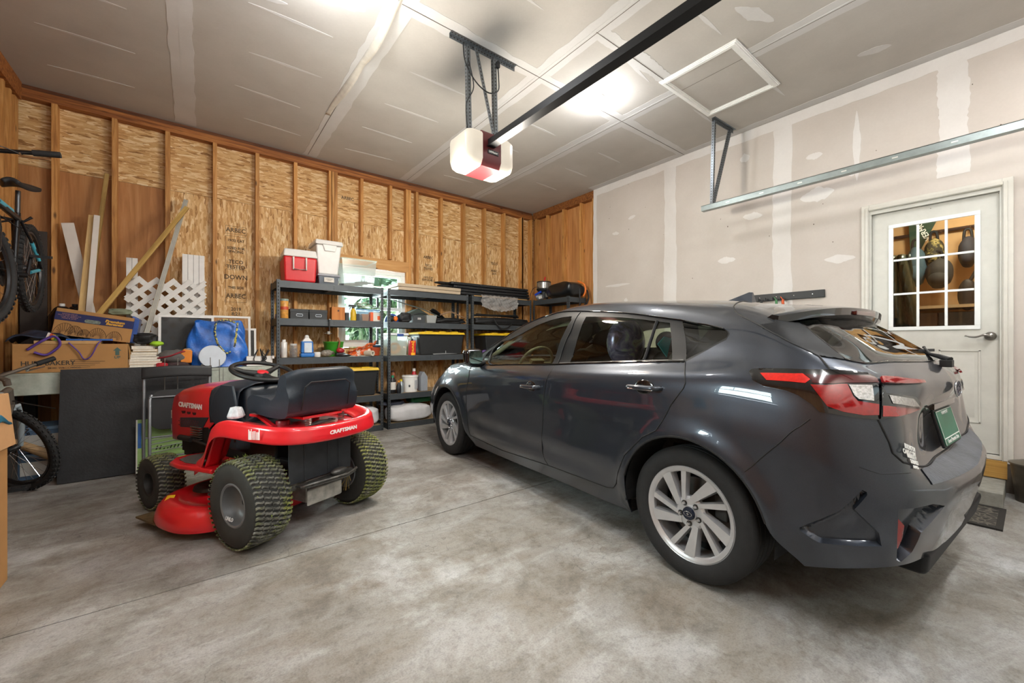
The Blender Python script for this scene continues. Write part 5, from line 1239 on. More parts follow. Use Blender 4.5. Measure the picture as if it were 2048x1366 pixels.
# --- unit 1, top shelf
z = LV[0]+.002; y = YS+.03
t = thing('cooler', 'red hard cooler with white lid on top of the shelving', 'cooler', (X_(602, y), y+.17, z), math.radians(-3))
w_ = X_(635, y)-X_(569, y); h = Z_(600, 500, y)-z
COOL_R = M('#d5242b', .38, 0, .04)
obj('body', B().frus((0,0), (w_*.93,.40), (w_,.44), 0, h*.76), COOL_R, t, bevel=.022, seg=4)
obj('lid', B().frus((0,0), (w_*1.03,.46), (w_*.95,.41), h*.76, h), WHP, t, bevel=.016, seg=3)
obj('handle', B().tube([(-w_*.22,-.235,h*.74),(-w_*.22,-.242,h*.36),(w_*.16,-.242,h*.36),(w_*.16,-.235,h*.74)], .010, 8), WHP, t, bevel=.002)
x0, x1 = X_(636, y), X_(680, y)
t = thing('storage_box', 'small smoky grey storage box between the red cooler and the clear tote', 'storage box', ((x0+x1)/2, y, z))
W = x1-x0
obj('body', B().frus((0,.16), (W*.86,.28), (W*.95,.31), 0, .10), CLR2, t, bevel=.008); obj('lid', B().frus((0,.16), (W*1.05,.34), (W,.32), .10, .122), M('#a9acb4', .4), t, bevel=.004)
obj('paper_label', B().cbox((.0,-.001,.055), (W*.45,.002,.055)), PAPER, t); text('label_text', 'CHRISTMAS\nLIGHTS', .014, M('#3a3a3a', .8), t, (.0,-.003,.055), (PI/2,0,0))
zt = z+.125
t = thing('storage_bin', 'white plastic storage bin with lid stacked beside the red cooler', 'storage bin', ((X_(622, y)+X_(681, y))/2+.035, y+.0, zt))
W = .31; h = Z_(650, 480, y)-zt
obj('body', B().frus((0,.17), (W*.72,.27), (W*.93,.34), 0, h*.86), WHP, t, bevel=.018, seg=3)
obj('lid', B().frus((0,.17), (W*1.03,.40), (W*.98,.37), h*.86, h), WHP, t, bevel=.014, seg=3)
obj('latch', B().prism([(-.08,h*.90),(.09,h*.90),(.07,h*.68),(-.05,h*.68)], -.028, -.012, Matrix(((1,0,0,0),(0,0,1,.015),(0,1,0,0),(0,0,0,1)))), WHP, t, bevel=.006)
x0, x1 = X_(683, y), X_(752, y); W = x1-x0; h = Z_(720, 520, y)-z
t = thing('open_tote', 'large clear plastic tote without lid holding grey tools', 'storage bin', ((x0+x1)/2, y, z))
b = B(); Wb, Wt = W*.86, W; D = .40
for f in ([(-Wb/2,.0,0),(Wb/2,.0,0),(Wt/2,-.02,h),(-Wt/2,-.02,h)], [(Wb/2,D-.03,0),(-Wb/2,D-.03,0),(-Wt/2,D,h),(Wt/2,D,h)], [(-Wb/2,D-.03,0),(-Wb/2,0,0),(-Wt/2,-.02,h),(-Wt/2,D,h)], [(Wb/2,0,0),(Wb/2,D-.03,0),(Wt/2,D,h),(Wt/2,-.02,h)], [(-Wb/2,0,.003),(Wb/2,0,.003),(Wb/2,D-.03,.003),(-Wb/2,D-.03,.003)]): b.add(f, [(0,1,2,3)])
obj('body', b, CLR, t); b = B()
RIMC = cloudy('clear_rim', '#cfdacb', .75, .3)
b.tube([(-Wt/2,-.02,h),(Wt/2,-.02,h),(Wt/2,D,h),(-Wt/2,D,h)], .008, 6, closed=True); obj('rim', b, RIMC, t)
GT = M('#6b6a70', .5, .4, .3, 30)
rr = random.Random(21)
for k in range(5):
    a = rr.uniform(-.5,.5); xx = -.12+k*.06
    o = tag(obj('hand_tool', B().tube([(-.09,0,0),(.0,.01,.012),(.09,0,.0)], [.012,.016,.008], 8).tube([(.05,0,0),(.09,.03,.02),(.11,.0,.03)], .006, 6), GT, loc=((x0+x1)/2+xx, y+.10+.04*(k % 3), z+.022+.012*k), rot=(0,rr.uniform(-.15,.15),a), smooth=50), 'grey metal hand tool lying in the clear open tote', 'hand tool', 'hand tools in the clear open tote')
# --- unit 1, second shelf
z = LV[1]+.002; y = YS+.05
can((X_(561.5, y)-.01, y+.09, z), .033, .21, '#e6d23a', 'yellow spray can with purple foot at the left end of a shelf', '#9a8f86', (.0, .05, .0335, M('#4b3b78', .5)))
bottle('baked_bean_tin', cyl(.043, .22), M('#d59a4a', .4, 0, .25, 30), (X_(568.5, y)+.005, y+.03, z), 'tall orange and cream drum with oval red emblem beside the yellow spray can', 'tin', None, ([(.044,.20),(.044,.225),(0,.225)], M('#8fa39b', .5)), (.10, .135, .0435, M('#c04a2c', .5)))
FB = M('#3c4043', .7, 0, .08)
for i, (a, c, s) in enumerate(((580, 617.5, 'dark grey file box with metal label holder, left of the matching pair'), (618.5, 655, 'dark grey file box with metal label holder, right of the matching pair'))):
    x0, x1 = X_(a, y), X_(c, y); W = x1-x0; h = .115
    t = thing('file_box', s, 'file box', ((x0+x1)/2, y, z)); obj('body', B().box((-W/2+.003,0,0), (W/2-.003,.30,h*.93)), FB, t, bevel=.003)
    obj('lid', B().box((-W/2,-.003,h*.70), (W/2,.303,h)), FB, t, bevel=.003)
    b = B()
    for q in ((-.035,-.006,.035,-.002,.055,.060),(-.035,-.006,.035,-.002,.030,.035),(-.035,-.006,-.031,-.002,.03,.06),(.031,-.006,.035,-.002,.03,.06)): b.box((q[0],q[1],q[4]), (q[2],q[3],q[5]))
    obj('label_holder', b, CHROME, t)
x0, x1 = X_(663.5, y), X_(690, y); W = x1-x0
t = thing('wooden_block', 'orange brown wooden box with a round knot standing beside the file boxes', 'wooden box', ((x0+x1)/2, y, z)); obj('body', B().box((-W/2,0,0), (W/2,.12,.16)), wood_mat('cedar', '#a55d26', '#c37a38', '#cf8d4a', 'Z', .7), t, bevel=.003); obj('knot', B().lathe([(0,0),(.012,0),(.012,.002),(0,.002)], align((0,0,.115), (0,-1,0)), 16), M('#5a2c10'), t)
t = thing('spray_bottle', 'mustard yellow spray bottle with black trigger head', 'spray bottle', (X_(707, y), y+.01, z))
obj('body', B().lathe([(0,0),(.033,0),(.035,.01),(.035,.09),(.028,.125),(.018,.145),(.014,.155),(0,.155)], None, 20), M('#d8b32c', .35), t, smooth=50)
obj('trigger', B().cbox((-.012,0,.185), (.085,.022,.028)).tube([(-.03,0,.178),(-.042,0,.145),(-.05,0,.135)], .005, 6).cbox((0,0,.165), (.03,.03,.025)), M('#20262a', .5), t, bevel=.004)
for (a, c, col, h, lb, nm, ct) in ((692.5, 699.5, '#23262e', .10, 'dark blue carton left of the yellow spray bottle', 'carton', 'box'), (714.5, 720, '#1e2a35', .09, 'narrow dark teal carton right of the yellow spray bottle', 'carton', 'box')):
    x0, x1 = X_(a, y), X_(c, y); tag(obj(nm, B().box((-(x1-x0)/2,0,0), ((x1-x0)/2,.10,h)), M(col, .5), loc=((x0+x1)/2, y+.02, z), bevel=.003), lb, ct)
x0, x1 = X_(724, y), X_(739, y)
tag(obj('food_container', B().frus((0,.07), (x1-x0-.02,.12), (x1-x0,.14), 0, .09), cloudy('tan_container', '#a58672', .85), loc=((x0+x1)/2, y, z), bevel=.006), 'small translucent container of brown bits beside the orange and white carton', 'container')
x0, x1 = X_(741, y), X_(765.5, y); W = x1-x0
t = thing('product_carton', 'white and orange product carton at the right end of the second shelf', 'box', ((x0+x1)/2, y, z)); obj('body', B().box((-W/2,0,0), (W/2,.10,.115)), PAPER, t, bevel=.002); obj('orange_panel', B().box((-W/2-.001,-.002,0), (-W/2+.035,.05,.116)).box((.01,-.002,.02), (.045,0,.07)), M('#e2602c', .5), t)
x0, x1 = X_(709, y+.18), X_(764, y+.18)
t = thing('blue_bin', 'pale blue translucent bin heaped with folded green and white mats', 'storage bin', ((x0+x1)/2-.02, y+.13, z)); W = x1-x0-.06
obj('body', B().frus((0,.1), (W*.9,.2), (W,.22), 0, .15), cloudy('pale_blue', '#9dc0d6', .7), t, bevel=.01); obj('rim', B().frus((0,.1), (W*1.04,.24), (W*1.02,.23), .145, .16), M('#6f9ec4', .4), t, bevel=.004)
for k, (dx, w2, col, s) in enumerate(((.02,.30,'#7fae62','green and white woven mat lying folded on the pale blue bin'), (-.03,.22,'#c9d6c2','pale green mat rolled loosely on top of the folded mats'), (-.06,.17,'#9fb59a','short grey green mat at the top of the mat pile'))):
    g = N('mat_weave_%d' % k); co = g.coord('Object'); g.base(g.ramp(g.noise(co, 18, 3), [(.42, col), (.5, '#dfe6da'), (.56, '#5d7f50')])); g.set(.8)
    tag(obj('folded_mat', B().grid(lambda a, c: ((a-.5)*w2, c*.17, .012+.010*math.sin(a*9+k)+.008*math.sin(c*6)), 14, 6), g.m, loc=((x0+x1)/2+dx, y+.19, z+.165+.032*k), smooth=60, solid=-.012), s, 'mat')
# --- unit 1, third shelf
z = LV[2]+.002; y = YS+.05
can((X_(558.5, y)+.005, y+.10, z), .026, .13, '#cfc9be', 'small cream spray can with a red foot beside the tall white spray can', None, (0, .035, .0265, M('#a32a3c', .5)))
can((X_(568.5, y), y+.02, z), .033, .205, '#e6e5e2', 'tall white spray can with printed side on the left of the shelf', '#f2f2f0')
t = bottle('glass_jar', cyl(.042,.14), cloudy('jar_glass', '#b4b8b8', .35, .08), (X_(588, y), y+.03, z), 'screw-top glass jar full of assorted hardware', 'jar', None, ([(.036,.14),(.036,.16),(0,.16)], M('#c9c9c6', .4)))
b = B(); rr = random.Random(4)
for k in range(60): a = rr.uniform(0, 6.28); r_ = rr.uniform(0,.032); b.cbox((r_*math.cos(a), r_*math.sin(a), rr.uniform(.008,.11)), (.016,.006,.008), None)
hw = obj('hardware', b, M('#6c5f57', .5, .4, .4, 80), t); hw['kind'] = 'stuff'
t = thing('detergent_bottle', 'blue bottle with white cap and white paper label', 'bottle', (X_(615, y), y+.04, z))
b = B(); b.frus((0,0), (.15,.10), (.15,.10), 0, .05).frus((0,0), (.138,.09), (.125,.085), .05, .19); obj('body', b, M('#2b74c4', .3), t, bevel=.016, seg=3)
obj('label_panel', B().box((-.035,-.052,.055), (.045,-.046,.17)), M('#d7e3ee', .6), t); obj('cap', B().frus((0,0), (.11,.08), (.05,.05), .185, .225).lathe([(.024,.22),(.026,.245),(.018,.25),(.018,.262),(0,.262)], None, 16), WHP, t, bevel=.008)
bottle('plastic_tub', cyl(.036,.06), WHP, (X_(635, y), y+.01, z), 'short round white tub at the front of the shelf', 'tub')
tag(obj('work_lamp', B().ell((0,0,.045), (.07,.05,.042)).tube(crom([(-.05,-.02,.03),(0,-.045,.05),(.06,-.03,.06),(.08,.01,.03)],5), .009, 6), M('#a29c92', .35, .3, .4, 50), loc=(X_(655, y), y+.03, z), smooth=50, disp=(.02,.05)), 'bundled grey cable with a small brass fitting by the green bucket', 'cable')
bottle('bucket', [(0,0),(.095,0),(.118,.17),(.124,.175),(.124,.185),(.114,.185),(.092,.012),(0,.012)], M('#3f9a2c', .4), (X_(668, y+.2), y+.22, z), 'bright green plastic bucket at the back of the shelf', 'bucket', n=28)
t = thing('power_tool', 'red and black hand tool lying in front of the green bucket', 'power tool', (X_(683, y), y+.05, z)); obj('body', B().ell((0,0,.075), (.05,.04,.035)), M('#a8242c', .4), t, smooth=50); obj('base', B().cbox((.0,0,.025), (.11,.07,.04)), M('#25272c', .5), t, bevel=.008); obj('handle', B().tube([(-.02,.02,.09),(.0,.03,.18),(-.015,.04,.235)], .011, 8), M('#8a5a33', .6), t)
tag(obj('black_pouch', B().ell((0,0,.014), (.085,.045,.016)), M('#1b1d22', .5), loc=(X_(686, y)+.01, y-.005, z), smooth=50), 'flat black pouch at the front edge of the shelf', 'pouch')
ORG = N('orange_bag'); co = ORG.coord('Object'); ORG.base(ORG.ramp(ORG.noise(co, 16, 3, .7), [(.40,'#d9d2c8'),(.46,'#c95a22'),(.62,'#e0672a'),(.68,'#efe9e0')])); ORG.set(.35)
def bagf(a, c): return ((a-.5)*.34, .06*math.sin(PI*c)+.01*math.sin(a*14), .02+c*(.05+.13*a)+.008*math.sin(a*17+c*9))
tag(obj('orange_bag', B().grid(bagf, 22, 10), ORG.m, loc=(X_(727, y), y+.01, z-.008), smooth=40, solid=-.01, disp=(.02,.06)), 'crumpled orange and white printed bag lying on the third shelf', 'bag')
bottle('paper_roll', [(.018,0),(.035,0),(.035,.12),(.018,.12),(.018,0)], M('#c9c3b2', .8), (X_(733, y), y+.035, z+.036), 'small roll of paper poking out below the orange bag', 'roll').rotation_euler = (PI/2, 0, .5)
tag(obj('orange_tray', B().frus((0,0), (.09,.10), (.12,.12), 0, .11), M('#a3401c', .4), loc=(X_(753, y), y+.08, z), bevel=.006), 'rust orange plastic tub beside the right post of the shelf', 'tub')
tag(obj('blue_disc', B().ell((0,0,0), (.06,.05,.02)), M('#24506e', .4), loc=(X_(757, y)+.0, y+.08, z+.128), smooth=50), 'dark blue oval lid resting on the rust orange tub', 'lid')
t = thing('bar_clamp', 'black bar clamp gripping the front beam of the left shelving unit', 'clamp', (X_(658, YS), YS-.02, 1.30)); obj('bar', B().cbox((0,0,.02), (.010,.010,.19)), M('#1c1d1f', .5, .4), t); obj('jaw', B().cbox((-.0,.0,.115), (.02,.05,.012)).cbox((-.01,.0,-.045), (.03,.03,.035)).tube([(-.05,0,-.05),(.03,0,-.05)], .004, 6), STEEL, t, bevel=.003)
# --- unit 1, lower shelves
z = LV[3]+.002
tote(1.10, 1.865, YS+.03, .36, z, .372, 'long black storage tote with yellow lid behind the mower seat', 'black totes with yellow lids')
FABW = M('#cfcfd2', .8, 0, .08, 10, .3)
def bundle(name, x0, x1, y0, D, z0, h, mat, label, cat, amp=.03, group=None):
    W = x1-x0
    return tag(obj(name, B().prism(rbox(-W/2, W/2, 0, h, min(h, W)*.25), -D/2, D/2, Matrix(((1,0,0,0),(0,0,1,0),(0,1,0,0),(0,0,0,1)))), mat, loc=((x0+x1)/2, y0+D/2, z0+.002), smooth=60, sub=0, bevel=.03, seg=4, disp=(amp,.09)), label, cat, group)
z = LV[4]+.002
def soft(name, x0, x1, y0, D, z0, h, mat, label, cat, amp=.02, ns=.1, group=None, p=4.):
    """a lumpy cloth bundle resting flat"""
    W = x1-x0
    def f(a, c):
        th_ = 2*PI*a; ph = (c-.5)*PI; cx = math.cos(th_); sx_ = math.sin(th_)
        k = math.cos(ph); X = W/2*math.copysign(abs(cx)**(2/p), cx)*abs(k)**(2/p); Y = D/2*math.copysign(abs(sx_)**(2/p), sx_)*abs(k)**(2/p)
        Z = h/2*(1+math.copysign(abs(math.sin(ph))**(2/p), math.sin(ph)))
        n_ = math.sin(a*37+c*9)*.5+math.sin(a*19-c*23)*.5; q = 1+amp/ max(h,.05)*n_*.25
        return (X*q, Y*q, Z*(1+.04*math.sin(a*21+c*5)*(1 if c > .5 else 0)))
    return tag(obj(name, B().grid(f, 56, 26, cu=True), mat, loc=((x0+x1)/2, y0+D/2, z0+.001), smooth=70), label, cat, group)
soft('sheet_bundle', X_(716, YS), X_(763, YS), YS+.03, .34, z, .23, FABW, 'white cloth bundle beside the right post of the bottom shelf', 'cloth', .04)
tag(obj('long_carton', B().box((-.42,0,0), (.42,.30,.21)), M('#b9bcc4', .6, 0, .06), loc=(X_(650, YS)+.0, YS+.08, z), bevel=.004), 'long pale carton lying on the bottom shelf behind the mower', 'carton')
# --- unit 2
z = LV[0]+.002; y = YS-.02
tan = M('#b3a189', .6, 0, .04)
for k, s in enumerate(('lower of two tan boards stacked on the middle shelving unit', 'upper of two tan boards stacked on the middle shelving unit')):
    x0, x1 = X_(797-k*2, y), X_(921, y); tag(obj('tan_board', B().box((x0,0,0), (x1,.42,.042)), tan, loc=(0, y-.01*k, z+.003+.045*k), bevel=.003), s, 'board')
z = LV[1]+.002; y = YS+.05
BK = M('#17181a', .6, 0, .2, 20, .4); GN = M('#39423c', .8, 0, .15, 20, .3)
tag(obj('blue_helmet', B().ell((0,0,.0), (.10,.09,.12), z0=0), M('#2c4f9c', .35), loc=(X_(790, y), y+.12, z), smooth=50), 'blue plastic dome at the left end of the middle unit', 'helmet')
t = thing('buoy_light', 'black lamp with orange lens in front of the blue dome', 'lamp', (X_(786, y)+.01, y+.01, z)); obj('body', B().ell((-.02,.03,.045), (.05,.04,.045)), BK, t, smooth=50); obj('lens', B().ell((.03,.0,.045), (.03,.022,.035)), M('#e2741c', .3), t, smooth=50)
t = thing('folding_stool', 'folded grey green camp stool with long bent legs', 'stool', (X_(845, y), y+.12, z)); obj('seat_cloth', B().add([(-.25,0,.09),(.0,.0,.21),(.22,.02,.10),(.05,.02,.02),(-.25,.22,.09),(.0,.22,.21),(.22,.2,.10),(.05,.2,.02)], [(0,1,2,3),(7,6,5,4),(0,4,5,1),(1,5,6,2),(2,6,7,3),(3,7,4,0)]), GN, t, bevel=.01)
obj('leg', B().tube([(-.38,-.02,.30),(.05,-.02,.20),(.40,-.03,.07)], .008, 6), M('#4d5450', .5), t); obj('leg', B().tube(crom([(-.30,-.1,.02),(-.12,-.1,.11),(.02,-.1,.13),(.12,-.1,.09)],5), .010, 6), M('#25282b', .5), t)
x0, x1 = X_(825, y), X_(849, y); t = thing('file_box', 'small dark file box on the second shelf of the middle unit', 'file box', ((x0+x1)/2, y-.02, z)); W = x1-x0
obj('body', B().box((-W/2,0,0), (W/2,.2,.10)), FB, t, bevel=.003); obj('label_holder', B().box((-.025,-.004,.04), (.025,0,.07)), CHROME, t)
x0, x1 = X_(851, y), X_(872, y); tag(obj('clear_cup', B().frus((0,.05), (x1-x0-.03,.08), (x1-x0,.11), 0, .11), cloudy('cup_plastic', '#aeb2b0', .7), loc=((x0+x1)/2, y-.03, z), bevel=.006), 'clear tapered plastic box beside the small dark file box', 'container')
soft('black_pouch', X_(800, y), X_(822, y), y-.03, .14, z, .13, BK, 'lumpy black pouch with straps left of the small dark file box', 'pouch', .06)
soft('black_duffel', X_(873, y), X_(930, y), y-.02, .28, z, .085, BK, 'slumped black fabric bag at the right end of the middle unit', 'bag', .06)
tag(obj('black_tarp', B().grid(lambda a, c: (a*.36, c*.2, .19*(1-a)**1.3+.01*math.sin(c*7+a*9)+.012), 18, 8), BK, loc=(X_(868, y), y-.0, z+.0), smooth=60, solid=-.004), 'black tarp draped over the second shelf of the middle unit', 'tarp')
tag(obj('tent_pole', B().tube([(0,0,.0),(.18,.0,.055),(.42,0,-.03)], .008, 6).tube([(.02,.03,.01),(.2,.03,.07)], .005, 6), M('#8a6d55', .5), loc=(X_(880, y), y+.0, z+.12)), 'thin brown tent pole lying across the black tarp', 'pole')
z = LV[2]+.002; y = YS+.03
x0, x1 = X_(780, y), X_(817, y); W = x1-x0
t = thing('latch_tote', 'clear tote with white lid and blue latch holding an orange rope', 'storage bin', ((x0+x1)/2, y, z)); obj('body', B().frus((0,.17), (W*.88,.30), (W*.96,.33), 0, .27), CLR, t, bevel=.012); ld = obj('lid', B().frus((0,.17), (W*1.04,.36), (W,.34), .27, .30), M('#d3d6da', .4), t, bevel=.005)
obj('latch', B().cbox((.01,-.012,.272), (.09,.014,.035)), M('#27478f', .4), ld, bevel=.004)
b = B(); 
for k in range(6): b.tube([(.075*math.cos(q*PI/10)*(1-k*.06)-.02, .03+.02*k*.3, .085+.07*math.sin(q*PI/10)*(1-k*.05)) for q in range(20)], .009, 6, closed=True)
tag(obj('rope_coil', b, M('#d8923f', .8), loc=((x0+x1)/2, y+.08, z+.01), smooth=60), 'coiled orange rope inside the clear tote with the blue latch', 'rope')
t = thing('fuel_can', 'red rectangular fuel can with yellow lettering next to the clear latch tote', 'can', (X_(825.5, y), y+.02, z)); obj('body', B().box((-.042,-.03,0), (.042,.04,.20)), M('#c31a1e', .35), t, bevel=.006); obj('cap', B().lathe([(.014,.20),(.014,.225),(0,.225)], None, 12), BK, t)
obj('label_band', B().box((-.028,-.032,.0), (.028,-.029,.035)).box((-.028,-.032,.175), (.028,-.029,.19)), M('#e8a81e', .5), t)
text('brand_text', 'TRUFUEL', .040, M('#f1c027', .5), t, (.0,-.0325,.105), (PI/2, PI/2*3, 0), .0006, .001, .85)
for (u, c, s) in ((819.5, '#9fb7a0', 'pale green spray can behind the red fuel can'), (828, '#b6c4cf', 'pale blue bottle behind the red fuel can')): can((X_(u, y+.12), y+.13, z), .028, .25, c, s, '#d8dcd8')
tote(2.42, 3.155, YS+.03, .36, z, .335, 'scuffed black storage tote with yellow lid on the middle unit', 'black totes with yellow lids')
tag(obj('saw_blade', B().add([(-.19,0,.004),(.19,0,.010),(.19,.03,.010),(-.02,.03,.018),(-.19,.02,.012)], [(0,1,2,3,4)]).add([(.0,0,.01),(.012,0,.01),(.008,0,.055),(.002,0,.055)], [(0,1,2,3)]), M('#b6b7b8', .4, .4), loc=(X_(893, YS-.02), YS+.012, z+.001), solid=-.003), 'thin pale metal blade on the shelf edge in front of the scuffed tote', 'blade')
z = LV[3]+.002; y = YS+.04
bottle('oil_bottle', [(0,0),(.042,0),(.044,.01),(.044,.17),(.02,.21),(.018,.215),(0,.215)], M('#17181a', .35), (X_(787, y), y+.03, z), 'black motor oil bottle with white label and green cap', 'bottle', None, ([(.02,.21),(.02,.24),(0,.24)], M('#2f8a63', .4)), (.05,.15,.0445, PAPER), sy=.7)
bottle('brown_jug', [(0,0),(.05,0),(.05,.14),(.036,.18),(.045,.21),(.035,.26),(.02,.28),(0,.28)], M('#7d4526', .5), (X_(797, y)-.02, y+.15, z), 'tall brown jug behind the small dark bottle', 'jug', None, ([(.026,.27),(.026,.295),(0,.295)], M('#3a2116', .5)))
bottle('small_bottle', [(0,0),(.03,0),(.03,.10),(.014,.14),(.012,.15),(0,.15)], M('#15171c', .3), (X_(797.5, y), y-.005, z), 'small dark bottle with orange cap at the front of the shelf', 'bottle', None, ([(.016,.145),(.016,.17),(0,.17)], M('#e08f2c', .4)))
bottle('clear_bottle', [(0,0),(.035,0),(.036,.12),(.015,.15),(.015,.16),(0,.16)], M('#8c959b', .15, .2), (X_(804.5, y), y+.04, z), 'clear grey bottle with yellow cap next to the white pail', 'bottle', None, ([(.018,.155),(.018,.18),(0,.18)], M('#d6c02a', .4)))
t = bottle('pail', [(0,0),(.095,0),(.105,.20),(.112,.205),(.112,.215),(.104,.225),(0,.225)], WHP, (X_(825.5, y), y+.09, z), 'white plastic pail with a printed label', 'pail', n=32)
b = B(); b.lathe([(.1035,.04),(.1065,.16)], None, 12, -1.35, -.5, cap=False); obj('paper_label', b, M('#b9bcc0', .7, 0, .25, 120), t); obj('pail_mark', B().lathe([(.1035,.07),(.105,.10)], None, 4, -2.15, -1.95, cap=False), M('#3a3d42', .7), t)
bottle('cleaner_jug', [(0,0),(.05,0),(.05,.19),(.03,.24),(.018,.28),(.018,.30),(0,.30)], M('#b3262f', .35), (X_(828, y+.2), y+.2, z), 'red jug with white cap behind the white pail', 'jug', None, ([(.022,.27),(.022,.31),(0,.31)], WHP))
t = thing('grey_jug', 'grey square jug with slanted shoulders beside the white pail', 'jug', (X_(849, y), y+.06, z)); obj('body', B().prism([(-.05,0),(.05,0),(.05,.20),(.0,.27),(-.02,.27),(-.05,.21)], -.06, .06, Matrix(((1,0,0,0),(0,0,1,0),(0,1,0,0),(0,0,0,1)))), M('#8f949b', .4), t, bevel=.008)
z = LV[4]+.002
soft('cloth_roll', X_(781, YS), X_(866, YS), YS-.01, .30, z, .215, FABW, 'long white cloth bundle lying on the bottom shelf by the front wheel of the car', 'cloth', .03)
soft('green_bag', X_(822, YS+.15), X_(868, YS+.15), YS+.14, .24, z+.215, .09, M('#1f6a3a', .5, 0, .1), 'dark green bag on top of the white bundle on the bottom shelf', 'bag', .03)
soft('grey_cloth', X_(768, YS+.1), X_(812, YS+.1), YS+.12, .24, z+.21, .06, M('#4d5161', .8), 'crumpled blue grey cloth on the bottom shelf of the middle unit', 'cloth', .03)
# --- unit 3
z = LV[0]+.002; y = YS-.03
tag(obj('cardboard_sheet', B().box((0,0,0), (1.03,.40,.012)), M('#b8935f', .8), loc=(3.30, y+.02, z+.001), rot=(0,0,0)), 'flat brown cardboard sheet under the black folded tables', 'cardboard')
BT = M('#1b1d20', .4, 0, .15)
for k, s in enumerate(('bottom one of the black folded tables stacked on the shelving', 'second lowest of the black folded tables stacked on the shelving', 'second highest of the black folded tables stacked on the shelving', 'topmost of the black folded tables stacked on the shelving')):
    x0, x1 = X_(915+(k % 2)*-3, y)-.02*k, X_(1062-k*1, y)
    t = thing('folded_table', s, 'folding table', (x0, y+.03, z+.014+.045*k), 0, 'black folding tables on the corner shelf'); W = x1-x0
    obj('tabletop', B().box((0,0,0), (W,.34,.040)), BT, t, bevel=.012, seg=3); obj('leg_frame', B().tube([(0,.06,.02),(-.16,.04,.018),(-.20,.12,.018),(0,.2,.02)], .012, 8), BT, t, smooth=50); obj('hinge_pin', B().ell((.03,-.002,.02), (.008,.006,.008)).ell((W*.35,-.002,.02), (.006,.005,.006)), CHROME, t)
PLS = cloudy('plastic_sheet', '#b6b3b0', .5, .15)
def plas(a, c):
    x = a*.70; d = c*(.15+.09*math.sin(a*2.6+.3)-.05*(a > .97)); n_ = .008*math.sin(a*23+c*11+2*math.sin(c*5))+.004*math.sin(a*47-c*19+a*a*30)+.005*math.sin(a*13+c*21)
    return (x+.01*math.sin(c*9), -.012 + n_ - .02*c, .02 - d + .005*math.sin(a*57+c*12))
tag(obj('plastic_sheet', B().grid(plas, 110, 34), PLS, loc=(X_(963, y-.02), y+.0, z+.004), smooth=50), 'crumpled translucent plastic sheet hanging over the shelf edge', 'plastic sheet')
z = LV[1]+.002; y = YS+.04
soft('long_black_bag', X_(950, y), X_(1062, y), y, .30, z, .12, BK, 'long black carrying bag on the second shelf of the right unit', 'bag', .04)
tag(obj('pole_pair', B().tube([(0,0,0),(.9,.02,.02)], .016, 8).tube([(.1,.05,.02),(.95,.06,.0)], .014, 8), BK, loc=(X_(952, y), y+.1, z+.15), smooth=50), 'pair of black poles lying on the long black carrying bag', 'pole')
tag(obj('bag_strap', B().tube(crom([(0,0,.1),(.05,-.03,.0),(.14,-.04,-.06),(.26,-.03,-.04),(.36,0,.03)],6), .012, 6), BK, loc=(X_(985, y), y-.03, z), smooth=50), 'black strap hanging from the long black carrying bag', 'strap')
z = LV[2]+.002
tote(3.52, 4.38, YS+.03, .36, z, .33, 'black storage tote with yellow lid partly hidden by the car windscreen', 'black totes with yellow lids')
rr = random.Random(8)
for k, (c, s) in enumerate((('#5fbf3a','lime green toy piece behind the right shelving post'), ('#c9672c','orange toy piece behind the car mirror'), ('#5a3f7a','purple toy piece behind the car mirror'), ('#b03038','red toy piece behind the car mirror'))):
    tag(obj('toy_piece', B().ell((0,0,.03), (.05,.03,.03)), M(c, .5), loc=(3.33+.10*k, YS+.06+.05*(k % 2), z), smooth=50), s, 'toy')
# --- corner unit
z = LV[0]+.002
pX, pY = 4.62, 5.08
t = thing('spool_machine', 'metal mesh spool machine with black collar and red handle in the corner', 'machine', (pX, pY, z))
MESH = M('#a5a39f', .3, .8, .25, 60); R_ = .115
obj('drum', B().lathe([(R_*.98,.20),(R_*.98,.31)], None, 28, cap=False), MESH, t, smooth=50)
b = B()
for k in range(22): a = k*2*PI/22; b.tube([(R_*math.cos(a), R_*math.sin(a), .20), (R_*math.cos(a), R_*math.sin(a), .31)], .003, 5)
obj('drum_bars', b, STEEL, t); obj('lid', B().lathe([(0,.325),(R_*1.02,.322),(R_*1.04,.305),(0,.305)], None, 28), BK, t, smooth=40); obj('collar', B().lathe([(0,.15),(R_*.8,.15),(R_*1.08,.185),(R_*1.08,.205),(0,.205)], None, 28), BK, t, smooth=40)
obj('motor', B().lathe([(0,.03),(.07,.03),(.075,.05),(.072,.15),(0,.15)], None, 24), BK, t, smooth=40); obj('motor_plate', B().lathe([(.077,.06),(.077,.12)], None, 8, -1.9, -1.2, cap=False), M('#b9b6b0', .4, .5), t); obj('base', B().lathe([(0,0),(.05,0),(.05,.03),(0,.03)], None, 20), M('#a4703a', .6), t)
obj('handle', B().tube([(-.02,-.03,.32),(-.0,-.035,.40)], [.014,.011], 8), M('#c4161e', .4), t); obj('power_cord', B().tube(crom([(-.08,0,.20),(-.16,0,.22),(-.24,.02,.17),(-.30,.02,.03)],6), .005, 6), BK, t, smooth=50)
t = thing('zip_bag', 'clear zip bag with blue seal and white label under the spool machine', 'bag', (4.50, 5.05, z+.003)); obj('body', B().ell((0,0,.05), (.09,.05,.05)), cloudy('zip_plastic', '#8b9198', .75, .15), t, smooth=40, disp=(.03,.04)); obj('blue_seal', B().cbox((-.01,-.03,.125), (.15,.012,.03), Rm(0,-.45,0,(0,0,0))), M('#1f45b0', .4), t); obj('paper_label', B().cbox((-.02,-.052,.05), (.07,.004,.045), Rm(0,-.3,0)), PAPER, t)
